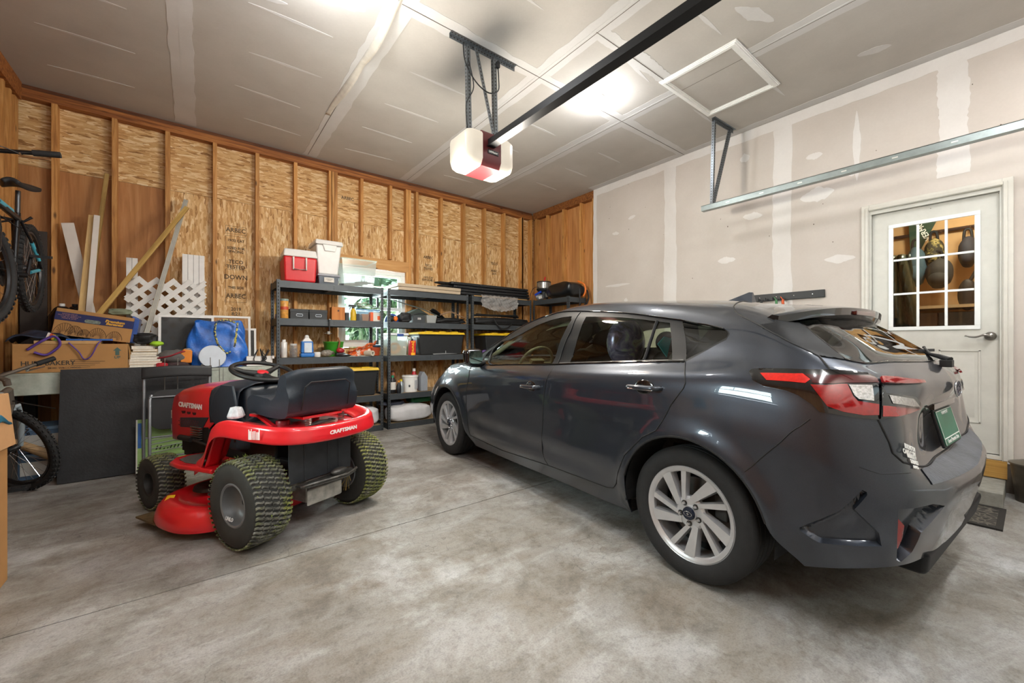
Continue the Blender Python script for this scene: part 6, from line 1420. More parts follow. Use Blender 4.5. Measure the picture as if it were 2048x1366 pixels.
x0, x1 = at(1098, 570, Y=4.5).x, at(1180, 570, Y=4.5).x
t = thing('large_black_bag', 'large shiny black bag with orange strap on the corner shelf', 'bag', (4.64, 4.60, z))
def bb(a, c):
    th_ = 2*PI*a; ph = (c-.5)*PI; p = 3.2; f = lambda q: math.copysign(abs(q)**(2/p), q)
    r_ = 1+.05*math.sin(a*37+c*6)+.04*math.sin(a*23-c*11); return (.21*f(math.cos(th_))*f(math.cos(ph))*r_, .33*f(math.sin(th_))*f(math.cos(ph))*r_*.9, .125*(1+f(math.sin(ph)))*(1+.05*math.sin(th_*3+c*4)))
obj('body', B().grid(bb, 60, 26, cu=True), M('#101215', .28, 0, .1), t, smooth=60); obj('orange_strap', B().tube(crom([(.10,-.30,.02),(.10,-.34,.10),(.09,-.32,.20),(.08,-.20,.262)],6), .014, 8), M('#df7427', .5), t, smooth=50)
obj('black_strap', B().tube(crom([(-.05,-.345,.12),(-.05,-.36,.02),(-.05,-.365,-.10),(-.05,-.345,-.17)],5), .012, 6), BK, t, smooth=50); obj('black_strap', B().tube(crom([(.18,-.30,.12),(.17,-.345,.0),(.10,-.355,-.12)],5), .012, 6), BK, t, smooth=50)
# --- extra clutter half hidden on the middle shelves
# ================================================================ BENCH AND CLUTTER ALONG THE LEFT OF THE BACK WALL
BZ = .893
g = N('pale_foam_slab'); co = g.coord('Object'); g.base(g.ramp(g.noise(co, 5, 5, .7), [(.3, '#8f978c'), (.5, '#aeb7ac'), (.7, '#c3cac0')])); g.set(.7)
t = thing('work_bench', 'low pale grey green slab bench along the wall under the boxes', 'bench', (-1.25, 4.95, 0))
obj('top_slab', B().box((0,0,BZ-.18), (1.93,.68,BZ-.002)), g.m, t, bevel=.008)
for x in (.03, 1.83):
    for y in (.04, .57): obj('leg', B().box((x,y,0), (x+.07,y+.07,BZ-.18)), M('#3a3733', .8), t)
obj('seam_strip', B().box((1.15,-.002,BZ-.18), (1.16,0,BZ-.004)).box((1.45,-.002,BZ-.18), (1.46,0,BZ-.004)), M('#8b938a', .7), t)
t = tag(obj('leaning_board', B().box((0,-.006,0), (1.0,.006,.92)), M('#1f2023', .55, 0, .35, 9, .3), loc=(-.885,4.785,.006), rot=(-math.radians(8.5),0,math.radians(1.5)), bevel=.001), 'large flat black board leaning against the front of the bench', 'board')
# folding chair leaning on the board
CG = M('#8b8f94', .4, .6, .08); CB = M('#1a1b1d', .45, 0, .1)
t = thing('folding_chair', 'folded black and grey metal folding chair behind the mower', 'folding chair', (-.13, 4.60, .03), 0, None, (math.radians(-6),0,math.radians(3)))
obj('backrest', B().grid(lambda a, c: ((a-.5)*.48, -.03-.02*math.sin(PI*a), .80+.095*c+.012*math.sin(PI*a)), 14, 4), CB, t, smooth=50, solid=-.02, bevel=.006)
obj('seat', B().prism(rbox(-.19,.19,.36,.70,.09), -.01, .015, Matrix(((1,0,0,0),(0,0,1,-.02),(0,1,0,0),(0,0,0,1)))), CB, t, bevel=.006)
for x in (-.225, .225):
    obj('frame_tube', B().tube([(x,0,.0),(x,0,.82)], .012, 10), CG, t, smooth=50); obj('frame_tube', B().tube([(x*.83,-.045,.0),(x*.83,-.045,.62),(x*.78,-.03,.66)], .012, 10), CG, t, smooth=50)
obj('cross_bar', B().tube([(-.19,-.045,.64),(.19,-.045,.64)], .008, 8).tube([(-.19,-.045,.13),(.19,-.045,.13)], .008, 8).tube([(-.22,0,.30),(.22,0,.30)], .007, 8), CG, t, smooth=50)
b = B()
for k in range(4): b.tube([(-.18,-.05,.28-.035*k),(0,-.055,.30-.035*k),(.18,-.05,.305-.035*k)], .004, 6)
obj('seat_ribs', b, CG, t)
t = thing('wire_rack', 'wire frame standing between the black board and the folding chair', 'wire rack', (-.2, 4.74, .03), 0, None, (math.radians(-4),0,0)); b = B()
for x in (-.03, .06, .30, .37): b.tube([(x,0,0),(x,0,.97 if x not in (.37,) else .95)], .0035, 6)
b.tube([(-.03,0,.82),(.37,0,.85)], .003, 6).tube([(-.03,0,.5),(.37,0,.5)], .003, 6); obj('wires', b, STEEL, t)
t = thing('yard_sign', 'green and blue printed yard sign standing behind the folding chair', 'sign', (-.16, 4.665, .0), 0, None, (math.radians(-5),0,math.radians(2)))
obj('panel', B().box((-.25,0,.02), (.33,.008,.48)), M('#94b872', .6, 0, .1), t); obj('blue_stripe', B().box((-.238,-.003,.24), (-.215,0,.45)), M('#2a62ad', .6), t); obj('white_edge', B().box((-.25,-.002,.02), (-.24,0,.48)).box((-.212,-.002,.02), (-.205,0,.48)), PAPER, t)
b = B(); rr = random.Random(2)
for k in range(16): b.tube([(-.12+k*.024, -.003, .21), (-.11+k*.024, -.003, .215+rr.uniform(0,.03))], .004, 4)
obj('leaf_print', b, M('#26341c', .7), t); text('print_text', 'NEIM', .07, M('#1f261c', .7), t, (.17,-.004,.08), (PI/2,0,0))
# crates and a stick below the bench
CRB = M('#5f7c9b', .5, 0, .12)
for k, (x, z, s) in enumerate(((-1.04, .004, 'lower of two blue plastic crates beneath the bench'), (-1.04, .225, 'upper of two blue plastic crates beneath the bench'))):
    t = thing('crate', s, 'crate', (x, 5.24, z), math.radians(4*k), 'blue crates beneath the bench')
    obj('body', B().frus((0,0), (.34,.30), (.36,.33), 0, .19), CRB, t, bevel=.008); obj('rim', B().frus((0,0), (.38,.35), (.38,.35), .185, .212), M('#7896b3', .5), t, bevel=.004)
    obj('paper', B().box((-.10,-.172,.04), (.10,-.166,.15)), PAPER, t)
tag(obj('wooden_bat', B().tube([(-1.22,4.95,.40),(-1.05,4.97,.28),(-.86,4.99,.14)], [.022,.034,.04], 12), M('#a98a63', .7, 0, .2), smooth=60), 'rough wooden stick leaning behind the front wheel of the lower bicycle', 'stick')
tag(obj('red_cloth', B().ell((0,0,.05), (.10,.07,.06)), M('#7a2436', .8, 0, .3, 40), loc=(-.80,5.0,.0), smooth=60, disp=(.04,.05)), 'dark red patterned cloth on the floor beneath the bench', 'cloth')
# cardboard boxes on the bench
KR = M('#b0834f', .8, 0, .05, 8); KRD = M('#a47a48', .8, 0, .08, 8); INKB = M('#3c3a36', .8)
t = thing('bakery_box', 'long brown cardboard bakery box on the left end of the bench', 'box', (-.825, 4.975, BZ))
obj('body', B().box((-.335,0,0), (.335,.42,.235)), KR, t, bevel=.003)
obj('flap', B().box((-.22,-.004,.235), (.16,.12,.262)), M('#c49c68', .8), t); obj('torn_corner', B().add([(.335,.0,.235),(.36,.1,.15),(.34,.16,.0),(.336,.0,.0),(.345,.02,.12)], [(0,1,2,3,4)]), KRD, t, solid=-.003)
text('box_text', 'HUBS BAKERY', .052, INKB, t, (-.14,-.0015,.075), (PI/2,0,0), .0005, .0006, .92); text('box_text', '28102  WBC/CHOCO', .02, INKB, t, (-.05,-.0015,.035), (PI/2,0,0)); text('box_text', 'UP', .032, M('#4d665f', .8), t, (.268,-.0015,.115), (PI/2,0,0), .0005, .0008)
obj('arrow', B().prism([(.255,.135),(.281,.135),(.281,.175),(.295,.175),(.268,.205),(.241,.175),(.255,.175)], 0, .001, Matrix(((1,0,0,0),(0,0,-1,0),(0,1,0,0),(0,0,0,1)))), M('#4d665f', .8), t)
b = B()
for k in range(5): b.box((-.02+.002*k,-.0012,.10-.016*k), (.10+.03*((k*7) % 4),0,.103-.016*k))
obj('fine_print', b, INKB, t)
t = thing('banana_box', 'tilted banana carton with blue band lying on top of the bakery box', 'box', (-.725, 5.03, 1.175), 0, None, (0, math.radians(9), math.radians(-4)))
obj('body', B().box((-.245,0,0), (.245,.34,.225)), KR, t, bevel=.003); NV = M('#232a5c', .6)
obj('blue_band', B().box((-.246,-.0015,.125), (.246,0,.195)).box((.245,0,.125), (.2465,.2,.195)), NV, t)
obj('hand_hole', B().prism(rbox(-.065,.035,.128,.158,.014), 0, .003, Matrix(((1,0,0,0),(0,0,-1,-.001),(0,1,0,0),(0,0,0,1)))), M('#7d8880', .4, .2, .4, 60), t)
YT = M('#d8a23a', .6); text('box_text', 'Premium\nBananas', .030, YT, t, (.125,-.003,.155), (PI/2,0,0), .0006, .0016, 1.15, 'CENTER', .15, .75)
text('box_text', 'DISTRIBUTED BY\nMULTI FRUIT SUPPLY CO\n14 NE 1ST AVENUE\nMIAMI, FL 33132', .0125, M('#b98a8a', .6), t, (-.16,-.003,.163), (PI/2,0,0))
b = B()
for cx, s in ((-.17,.9),(-.11,.75),(-.05,.55),(.03,.8),(.14,.7)):
    for k in range(13):
        a = math.radians(-10+k*15); L_ = .095*s*(.7+.3*math.sin(a)); b.tube([(cx+L_*.35*math.cos(a), -.0015, .012+L_*.25*math.sin(a)), (cx+L_*math.cos(a)*.75, -.0015, .014+L_*math.sin(a)*1.05)], .0013, 3)
    b.tube([(cx+.095*s*math.cos(q*PI/14)*.78, -.0015, .014+.095*s*(.72+.28*math.sin(q*PI/14))*math.sin(q*PI/14)*1.07) for q in range(15)], .0015, 3)
obj('leaf_print', b, M('#3b2a1c', .8), t)
DENIM = N('printed_cloth'); co = DENIM.coord('Object'); DENIM.base(DENIM.ramp(DENIM.noise(co, 12, 3), [(.4,'#1c2537'),(.55,'#2e3b52'),(.65,'#20283a')])); DENIM.set(.5)
def drape(W, D, h, am=.02, f=9): return lambda a, c: ((a-.5)*W, c*D, h*math.sin(PI*min(1, max(0, a)))**.6*(.5+.5*math.sin(PI*c))+am*math.sin(a*f+c*5)*math.sin(c*f*.7+1)+.012)
t = thing('umbrella_bag', 'dark blue waterproof bag with rainbow stripe lying on the bakery box', 'bag', (-1.02, 5.0, 1.135)); obj('body', B().grid(drape(.36,.30,.09), 24, 14), DENIM.m, t, smooth=60, solid=-.01)
for k, c in enumerate(('#d8cfc9','#c8502c','#e0b62a','#5a8a3a')): obj('stripe', B().box((.02+.016*k,-.004,.045), (.034+.016*k,.03,.098-.003*k), Rm(0,.3,0)), M(c, .5), t)
PUR = M('#5b3f94', .6, 0, .1); tag(obj('purple_strap', B().tube(crom([(-1.08,4.97,1.08),(-1.0,4.955,1.15),(-.93,4.96,1.19),(-.90,4.96,1.12),(-.97,4.955,1.04),(-1.04,4.955,1.06)],6), .010, 6).tube(crom([(-.85,4.96,1.14),(-.79,4.955,1.06),(-.76,4.955,1.0),(-.72,4.955,1.02),(-.68,4.96,1.12),(-.66,4.98,1.155)],6), .005, 6), PUR, smooth=60), 'purple strap dangling over the front of the bakery box', 'strap')
tag(obj('blue_folder', B().box((-.14,0,0), (.14,.22,.014)), M('#2d64b5', .3), loc=(-.73,4.99,1.157)), 'shiny blue folder sandwiched between the bakery box and the banana carton', 'folder')
tag(obj('blue_bin_liner', B().prism([(-.02,0),(.03,.0),(.06,.22),(.01,.25)], 0, .2, Matrix(((1,0,0,0),(0,0,1,0),(0,1,0,0),(0,0,0,1)))), M('#2f4f94', .25, 0, .2), loc=(-.475,5.03,1.135), bevel=.012), 'crinkled blue plastic sheet beside the banana carton', 'plastic sheet')
soft('black_sack', -.46, -.30, 5.0, .20, 1.125, .10, BK, 'crumpled black plastic sack on top of the book pile', 'sack', .05)
rr = random.Random(9)
bc = ['#e2ddd0','#e6e1d6','#c49a5e','#ddd8cb','#e4e0d4','#e0dbcd','#d9c9a0','#caa468','#e3ddcf']
zz = BZ+.002
bl = ['bottom','second from bottom','third from bottom','fourth from bottom','middle','fourth from top','third from top','second from top','topmost']
for k, c in enumerate(bc):
    h = (.020,.022,.026,.022,.024,.018,.026,.022,.030)[k]; w_ = (.22,.215,.235,.225,.20,.19,.18,.17,.155)[k]
    t = thing('book', bl[k]+' book in the pile of books beside the bakery box', 'book', (-.385+rr.uniform(-.012,.012), 5.0+rr.uniform(0,.02), zz), math.radians(rr.uniform(-3,3)), 'pile of books on the bench')
    obj('pages', B().box((-w_/2+.004,.003,.002), (w_/2-.002,.155,h-.002)), M('#e4dfd2', .8, 0, .08, 60), t); obj('cover', B().box((-w_/2,0,0), (w_/2,.16,.002)).box((-w_/2,0,h-.002), (w_/2,.16,h)).box((-w_/2,.155,.002), (w_/2,.16,h-.002)), M(c, .6), t); zz += h+.0005
tag(obj('lime_cloth', B().ell((0,0,0), (.05,.05,.025)), M('#9fd02c', .7), loc=(-.30,5.02,zz+.02), smooth=60, disp=(.02,.04)), 'bright lime green cloth tucked in the top of the book pile', 'cloth')
GR = M('#615e5c', .85, 0, .15, 30, .3)
t = thing('work_glove', 'grey and red work gloves heaped beside the book pile', 'glove', (-.17, 5.06, BZ)); obj('palm', B().ell((0,0,.11), (.13,.09,.07)), GR, t, smooth=60, disp=(.03,.06)); obj('red_trim', B().tube(crom([(-.12,-.05,.10),(-.03,-.085,.12),(.06,-.08,.16),(.12,-.03,.15)],6), .008, 6), M('#8f1f2c', .7), t, smooth=60)
tag(obj('orange_case', B().prism([(-.04,0),(.045,.0),(.05,.12),(-.02,.135),(-.045,.08)], 0, .05, Matrix(((1,0,0,0),(0,0,1,0),(0,1,0,0),(0,0,0,1)))), M('#e0862a', .5), loc=(-.085,4.985,BZ+.05), bevel=.01), 'orange plastic case propped between the gloves and the blue bag', 'case')
soft('red_black_shoe', -.22, -.06, 4.965, .09, BZ+.001, .06, M('#3a2a2c', .7, 0, .3, 40), 'flat dark shoe with red edge at the front of the bench', 'shoe', .02)
soft('red_hat', -.30, -.21, 4.965, .08, BZ+.001, .055, M('#b01c28', .7), 'small red hat at the front edge of the bench', 'hat', .02)
soft('grey_sock', -.10, -.03, 5.06, .10, BZ+.14, .05, M('#8f8d8a', .9, 0, .2, 60), 'pale grey knitted glove on top of the glove heap', 'glove', .03)
IK = N('blue_woven_plastic'); co = IK.coord('Object'); IK.base(IK.ramp(IK.noise(co, 14, 4), [(.3,'#1d55a8'),(.6,'#2a70cf'),(.75,'#4e90e6')])); IK.set(.28); IK.bump(IK.noise(co, 26, 4, .7), .5, .01)
t = thing('blue_tote_bag', 'large shiny blue woven plastic tote bag on the bench', 'bag', (.17, 5.03, BZ+.002))
def tb(a, c):
    th_ = 2*PI*a; f = lambda q, p: math.copysign(abs(q)**p, q); cx, sn = f(math.cos(th_), .5), f(math.sin(th_), .6)
    W = .225+.03*math.sin(PI*c)-.03*c*c; D = .12*(1-.55*c); return (cx*W+.012*math.sin(c*9+a*12), .12+sn*D+.008*math.sin(a*40+c*13), c*(.46-.015*math.sin(a*6.28*2)))
obj('body', B().grid(tb, 64, 20, cu=True), IK.m, t, smooth=60)
sb = B(); pts = crom([(-.02,-.005,.45),(-.03,-.02,.34),(0,-.03,.22),(.06,-.035,.14),(.10,-.03,.15)],6); sb.tube(pts, .011, 6); pts = crom([(.16,.0,.45),(.15,-.02,.36),(.14,-.03,.26),(.13,-.035,.20)],6); sb.tube(pts, .010, 6).tube(crom([(-.02,.0,.45),(.06,.02,.475),(.14,.01,.45)],5), .010, 6)
ST = N('strap_print'); co = ST.coord('Object'); ST.base(ST.ramp(ST.noise(co, 75, 1), [(.48,'#1f3f6e'),(.52,'#c9c15a')], 'CONSTANT')); ST.set(.6)
obj('handles', sb, ST.m, t, smooth=60)
text('strap_text', 'IKEA', .028, M('#d6c84a', .6), t, (.137,-.047,.27), (PI/2,-PI/2,0), .0006, .001)
tag(obj('round_tray', B().lathe([(0,0),(.105,0),(.112,.006),(.108,.012),(0,.010)], Rm(0,0,0), 32), M('#b9c3ce', .35, 0, .04), loc=(.12,4.975,BZ+.108), rot=(math.radians(78),0,math.radians(8)), smooth=40), 'round pale grey plastic lid leaning against the blue bag', 'lid')
tag(obj('white_tiles', B().box((0,0,0), (.16,.12,.012)).box((.05,.0,.013), (.13,.1,.03)), M('#d4d2cc', .6), loc=(-.02,4.965,BZ+.001)), 'small stack of white cards in front of the round grey lid', 'card')
x0, x1 = X_(493, 5.02), X_(545, 5.02); t = thing('cable_box', 'white shallow box with black and red cables spilling out', 'box', ((x0+x1)/2, 5.02, BZ+.001)); W = x1-x0
obj('body', B().box((-W/2,0,0), (W/2,.2,.10)), WHP, t, bevel=.003); b = B(); rr = random.Random(6)
for k in range(7): x = rr.uniform(-.1,.1); b.tube(crom([(x,.1,.10),(x+rr.uniform(-.05,.05),.0,.15+rr.uniform(0,.03)),(x+rr.uniform(-.04,.04),-.015,.08),(x+rr.uniform(-.05,.05),-.01,.04)],5), .004, 6)
obj('cables', b, BK, t, smooth=60); obj('plug', B().cbox((.08,-.02,.03), (.02,.02,.03)).cbox((.12,-.02,.09), (.02,.02,.03)), WHP, t)
tag(obj('orange_pot', B().lathe([(0,0),(.04,0),(.05,.06),(0,.06)], None, 20), M('#b9582c', .6), loc=(.62,5.28,BZ+.001), smooth=50), 'small terracotta coloured pot behind the white cable box', 'pot')
# framed screens
def screen(x0, x1, z0, z1, y, rx, label, mat):
    t = thing('window_screen', label, 'window screen', (x0, y, z0), 0, 'window screens leaning on the wall', (math.radians(rx),0,math.radians(1))); W, H_ = x1-x0, z1-z0; f = .022
    obj('frame', B().box((0,-.008,0), (W,.008,f)).box((0,-.008,H_-f), (W,.008,H_)).box((0,-.008,f), (f,.008,H_-f)).box((W-f,-.008,f), (W,.008,H_-f)), WHP, t, bevel=.002); obj('mesh', B().box((f,-.001,f), (W-f,.001,H_-f)), mat, t)
SCR = cloudy('insect_mesh', '#3d3f40', .72, .7)
screen(-.30, .14, BZ+.005, 1.415, 5.22, -6, 'white framed dark insect screen leaning behind the blue bag, left of it', SCR)
screen(-.02, .47, BZ+.005, 1.43, 5.30, -6, 'white framed screen behind the blue bag, its right corner showing', cloudy('clear_mesh', '#a7764a', .3, .6))
screen(.10, .53, BZ+.005, 1.30, 5.38, -5, 'white framed screen nearest the shelving, lowest of the screens', SCR)
# lattice
LW = M('#dddcd8', .4, 0, .03)
g_ = M('#dbdad6', .4, 0, .03); b = B(); b2 = B(); W, H_ = .62, .90; s = .092
for k in range(-9, 12):
    for bb_, sg, yy in ((b, 1, 0), (b2, -1, .007)):
        c = k*s*1.42; pts = []
        # strip |x*sg - z + c| , clipped to the rectangle
        for t0 in np.linspace(-.1, 1.6, 120):
            x = t0*.7071; z_ = (x*1 if sg == 1 else -x) + c + (0 if sg == 1 else .45)
            if 0 <= x <= W and 0 <= z_ <= H_: pts.append((x, z_))
        if len(pts) > 2:
            (xa, za), (xb, zb_) = pts[0], pts[-1]; L_ = math.hypot(xb-xa, zb_-za); ang = math.atan2(zb_-za, xb-xa)
            bb_.box((0,-.0035,-.024), (L_,.0035,.024), Matrix.Translation((xa, yy, za)) @ Matrix.Rotation(-ang, 4, 'Y'))
t = thing('lattice_panel', 'white plastic diamond lattice panel leaning on the wall', 'lattice', (-.55, 5.40, BZ+.004), 0, None, (math.radians(-5),0,0))
obj('front_slats', b, g_, t, bevel=.001); obj('back_slats', b2, g_, t, bevel=.001)
# planks, boards and poles leaning on the wall
def lean(name, u0, v0, Y0, u1, v1, Y1, wd, th, mat, label, cat, zb=None, grooves=0):
    p, q = at(u0, v0, Y=Y0), at(u1, v1, Y=Y1)
    if zb is not None:
        d = (q-p)/(q.z-p.z); p = p + d*(zb-p.z)
    z = (q-p).normalized(); y = Vector((0,-1,0)); x = y.cross(z).normalized()*-1; y = z.cross(x).normalized(); L_ = (q-p).length
    T = Matrix(((x.x,y.x,z.x,p.x),(x.y,y.y,z.y,p.y),(x.z,y.z,z.z,p.z),(0,0,0,1)))
    b = B().box((-wd/2,-th/2,0), (wd/2,th/2,L_)); o = tag(obj(name, b, mat, bevel=.0015), label, cat); o.matrix_world = T
    if grooves:
        b = B()
        for k in range(grooves):
            x_ = -wd/2+wd*(k+1)/(grooves+1)
            for sy in (-1, 1): b.box((x_-.0025, sy*th/2-.0006, 0), (x_+.0025, sy*th/2+.0006, L_))
        obj('groove', b, M('#9a9a98', .6), o)
    return o
WB = M('#d9d3cb', .5, 0, .03)
lean('white_board', 174, 607, 5.50, 135, 446, 5.60, .085, .012, WB, 'wide flat white board leaning leftwards above the banana carton', 'board', BZ+.01)
lean('pine_strip', 170, 560, 5.44, 184, 431, 5.60, .045, .015, M_PINE, 'short pine strip just left of the narrow white strip', 'board', BZ+.01)
lean('white_strip', 180, 600, 5.36, 194, 431, 5.56, .042, .012, WB, 'narrow white strip leaning beside the short pine strip', 'board', BZ+.01)
lean('tall_plank', 190, 520, 5.54, 214, 348, 5.63, .032, .03, wood_mat('knotty', '#77582a', '#a28143', '#b99a5c'), 'tall knotty plank reaching highest among the leaning boards', 'board', BZ+.01)
lean('diagonal_plank', 205, 620, 5.16, 374, 415, 5.48, .040, .028, wood_mat('yellow_pine', '#8f6d2c', '#b08c44', '#c7a65c'), 'yellowish plank leaning diagonally in front of the wall', 'board', 1.36)
lean('metal_channel', 326, 556, 5.42, 372, 400, 5.60, .040, .018, M('#a9a597', .5, .2), 'grey vinyl channel leaning in front of a stud above the lattice', 'channel', BZ+.01, 2)
lean('vinyl_siding', 264, 650, 5.50, 264, 516, 5.58, .085, .010, WHP, 'narrow white vinyl strip standing behind the left of the lattice', 'siding', BZ+.01, 1)
lean('vinyl_siding', 387, 640, 5.50, 387, 510, 5.60, .19, .010, WHP, 'wide grooved white vinyl siding standing behind the right of the lattice', 'siding', BZ+.01, 3)
tag(obj('dark_board', B().box((-1.265,0,0), (-1.10,.016,1.27)), M('#39322e', .75, 0, .1), loc=(0,5.62,BZ+.003)), 'dark brown board standing against the wall behind the hung bicycle', 'board')
for k, (u, s) in enumerate(((124, 'left one of the shiny black bottles behind the banana carton'), (150, 'right one of the shiny black bottles behind the banana carton'))):
    bottle('black_jug', [(0,0),(.085,0),(.09,.02),(.09,.26),(.05,.34),(.03,.36),(0,.36)], M('#101114', .15, 0, .1), (at(u, 600, Y=5.5).x, 5.5, BZ+.22), s, 'bottle', 'black bottles behind the banana carton', ([(.02,.35),(.02,.385),(0,.385)], WHP if k == 0 else BK))
tag(obj('carton_stack', B().box((-.14,0,0), (.14,.20,.215)), KRD, loc=(-.915,5.41,BZ+.002)), 'brown carton hidden behind the banana carton carrying the black bottles', 'box')
soft('rope_bundle', -.66, -.50, 5.30, .12, 1.40, .06, M('#7d8670', .8), 'greenish rag on top of the banana carton', 'rag', .03)
# cartons at the left edge
t = thing('tall_carton', 'tall brown moving carton at the left edge of the picture', 'box', (-.96, 2.75, 0)); obj('body', B().box((-.24,-.30,0), (.24,.28,.645)), KR, t, bevel=.003)
b = B()
for k in range(6): b.box((.2405,-.02+.03*k*.2,.52-.02*k), (.2415,.12,.512-.02*k))
for k in range(6): b.box((.2405,.02,.30-.02*k), (.2415,.12+.01*(k % 3),.292-.02*k))
obj('fine_print', b, INKB, t)
t = thing('top_carton', 'smaller brown carton with open flap on top of the tall carton', 'box', (-.96, 2.76, .647), 0, None, (0,0,math.radians(-3))); obj('body', B().frus((0,0), (.50,.58), (.46,.56), 0, .25), M('#bd9163', .8, 0, .05), t, bevel=.003); obj('flap', B().box((-.23,-.28,.25), (.20,.27,.255)), PAPER, t)
tag(obj('teal_cloth', B().grid(lambda a, c: (.30*a-.05, .42*c, .03+.03*math.sin(a*8+c*6)*math.sin(c*5) - .16*max(0, a-.72)/.28), 18, 14), M('#1d6a86', .5, 0, .15), loc=(-.955,2.60,.905), smooth=60, solid=-.008), 'teal blue fabric draped over the open carton', 'cloth')
# ================================================================ BICYCLES
def bike_wheel(parent, c, R, M0, nk=52, name='wheel', knobs=True, sil=True):
    """wheel in the local yz-plane at c, M0 = transform"""
    T = M0 @ Matrix.Translation(c) @ Matrix(((0,0,1,0),(1,0,0,0),(0,1,0,0),(0,0,0,1)))
    b = B(); b.lathe([(R-.05+.024*math.cos(q*PI/6)+.024, .024*math.sin(q*PI/6)) for q in range(13)], T, 56, cap=False)
    ti = obj('tire', b, M('#202021', .8, 0, .15, 30), parent, smooth=60)
    b = B()
    for k in range(nk):
        a = 2*PI*k/nk
        for z, q in ((-.013, 0), (.013, .5)):
            aa = a+q*2*PI/nk; b.cbox((R-.001, 0, z), (.009,.016,.012), T @ Matrix.Rotation(aa, 4, 'Z'))
        for z in (-.022, .022): b.cbox((R-.012, 0, z), (.012,.012,.006), T @ Matrix.Rotation(a, 4, 'Z'))
    kn = obj('tread_knobs', b, M('#262626', .85), ti)
    rm = obj('rim', B().lathe([(R-.052,.012),(R-.066,.011),(R-.072,.0),(R-.066,-.011),(R-.052,-.012),(R-.052,.012)], T, 56, cap=False), M('#2b2b2d', .35, .6), parent, smooth=40)
    b = B()
    for k in range(28):
        a = 2*PI*k/28; a2 = a+(.35 if k % 4 < 2 else -.35); zz = .028*(1 if k % 2 else -1)
        b.tube([T @ Vector((.02*math.cos(a2), .02*math.sin(a2), zz)), T @ Vector(((R-.07)*math.cos(a), (R-.07)*math.sin(a), 0))], .0012, 4)
    obj('spokes', b, CHROME, rm); obj('hub', B().lathe([(0,-.05),(.012,-.05),(.012,-.034),(.026,-.032),(.02,-.02),(.016,0),(.02,.02),(.026,.032),(.012,.034),(.012,.05),(0,.05)], T, 16), M('#3a3a3c', .4, .6), rm, smooth=40)
def bicycle(label, loc, rz, R=.34, col='#17181b', acc='#3c8fa6', steer=0, forkcol='#17181b', rot=None, forktext=None, rise=0):
    t = thing('bicycle', label, 'bicycle', loc, rz, None, rot); FR = M(col, .3, .3, .08); AC = M(acc, .4); I = Matrix.Identity(4)
    bb_ = (0,.43,.30); st = (0,.27,.74); ht = (0,.88,.80); hb_ = (0,.92,.68); ra = (0,0,R)
    b = B(); b.tube([bb_, st], .017, 10).tube([(0,.28,.70), ht], .021, 10).tube([bb_, hb_], .024, 10).tube([ht, hb_], .024, 12)
    obj('frame', b, FR, t, smooth=50)
    for sg in (-1, 1):
        obj('stay', B().tube([(sg*.02,.29,.68),(sg*.055,.12,.48),(sg*.06,0,R)], .009, 8).tube([(sg*.02,.43,.30),(sg*.06,0,R)], .009, 8), FR, t, smooth=50)
        obj('accent_sleeve', B().tube([(sg*.044,.17,.54),(sg*.058,.06,.41)], .0125, 8).tube([(sg*.045,.25,.317),(sg*.058,.08,.333)], .0125, 8), AC, t, smooth=50)
    obj('accent_band', B().tube([(0,.45,.737),(0,.72,.775)], .0225, 10), AC, t, smooth=50)
    sd_ = obj('seat', B().grid(lambda a, c: ((c-.5)*(.15*(1-a)**.8+.045), .14+a*.27, .925+.02*math.sin(PI*c)-.02*math.sin(PI*a)), 14, 8), M('#1d1f22', .5), t, smooth=60, solid=.03, bevel=.008)
    obj('seat_post', B().tube([st, (0,.235,.90)], .014, 10), M('#5a5c5f', .3, .8), t, smooth=50)
    bike_wheel(t, ra, R, I)
    # steering group, turned about the head tube
    ax = (Vector(ht)-Vector(hb_)).normalized(); S = Matrix.Translation(hb_) @ Matrix.Rotation(steer, 4, ax) @ Matrix.Translation(-Vector(hb_))
    FK = M(forkcol, .35, .2); fa = Vector((0, 1.06, R)); P_ = lambda x, y, z: S @ Vector((x, y, z + (rise if z > .81 else 0)))
    b = B(); b.tube([P_(0,.925,.665), P_(0,.93,.64)], .025, 10)
    for sg in (-1, 1): b.tube([P_(0,.93,.655), P_(sg*.055,.935,.66), P_(sg*.06,.955,.60)], .016, 8); b.tube([P_(sg*.06,.955,.60), P_(sg*.06,1.0,.48), P_(sg*.055,1.06,R)], [.017,.021,.014], 10)
    obj('fork', b, FK, t, smooth=50)
    bike_wheel(t, fa, R, S)
    b = B(); b.tube([P_(0,.87,.83), P_(0,.865,.875)], .02, 10).tube([P_(0,.865,.87), P_(0,.92,.90)], .017, 10)
    b.tube([P_(x, .92-.03*abs(x)/.33, .90+.03*abs(x)/.33) for x in (-.33,-.2,-.1,0,.1,.2,.33)], .013, 10); hbr = obj('handlebar', b, FR, t, smooth=50)
    for sg in (-1, 1):
        obj('grip', B().tube([P_(sg*.23,.897,.922), P_(sg*.35,.885,.932)], .019, 12), M('#1b1c1e', .7), hbr, smooth=50)
        obj('brake_lever', B().tube([P_(sg*.18,.91,.905), P_(sg*.20,.95,.885), P_(sg*.33,.965,.88)], [.012,.008,.006], 8), CHROME, hbr, smooth=50)
        obj('cable', B().tube(crom([P_(sg*.19,.93,.90), P_(sg*.10,1.03,.90), P_(sg*.03,.99,.78), P_(0,.85,.70), P_(0,.6,.62)], 6), .003, 5), BK, hbr, smooth=50)
    b = B(); Tc = Matrix.Translation((.05,.43,.30)) @ Matrix(((0,0,1,0),(1,0,0,0),(0,1,0,0),(0,0,0,1))); b.lathe([(.0,-.002),(.085,-.002),(.09,0),(.085,.002),(0,.002)], Tc, 32)
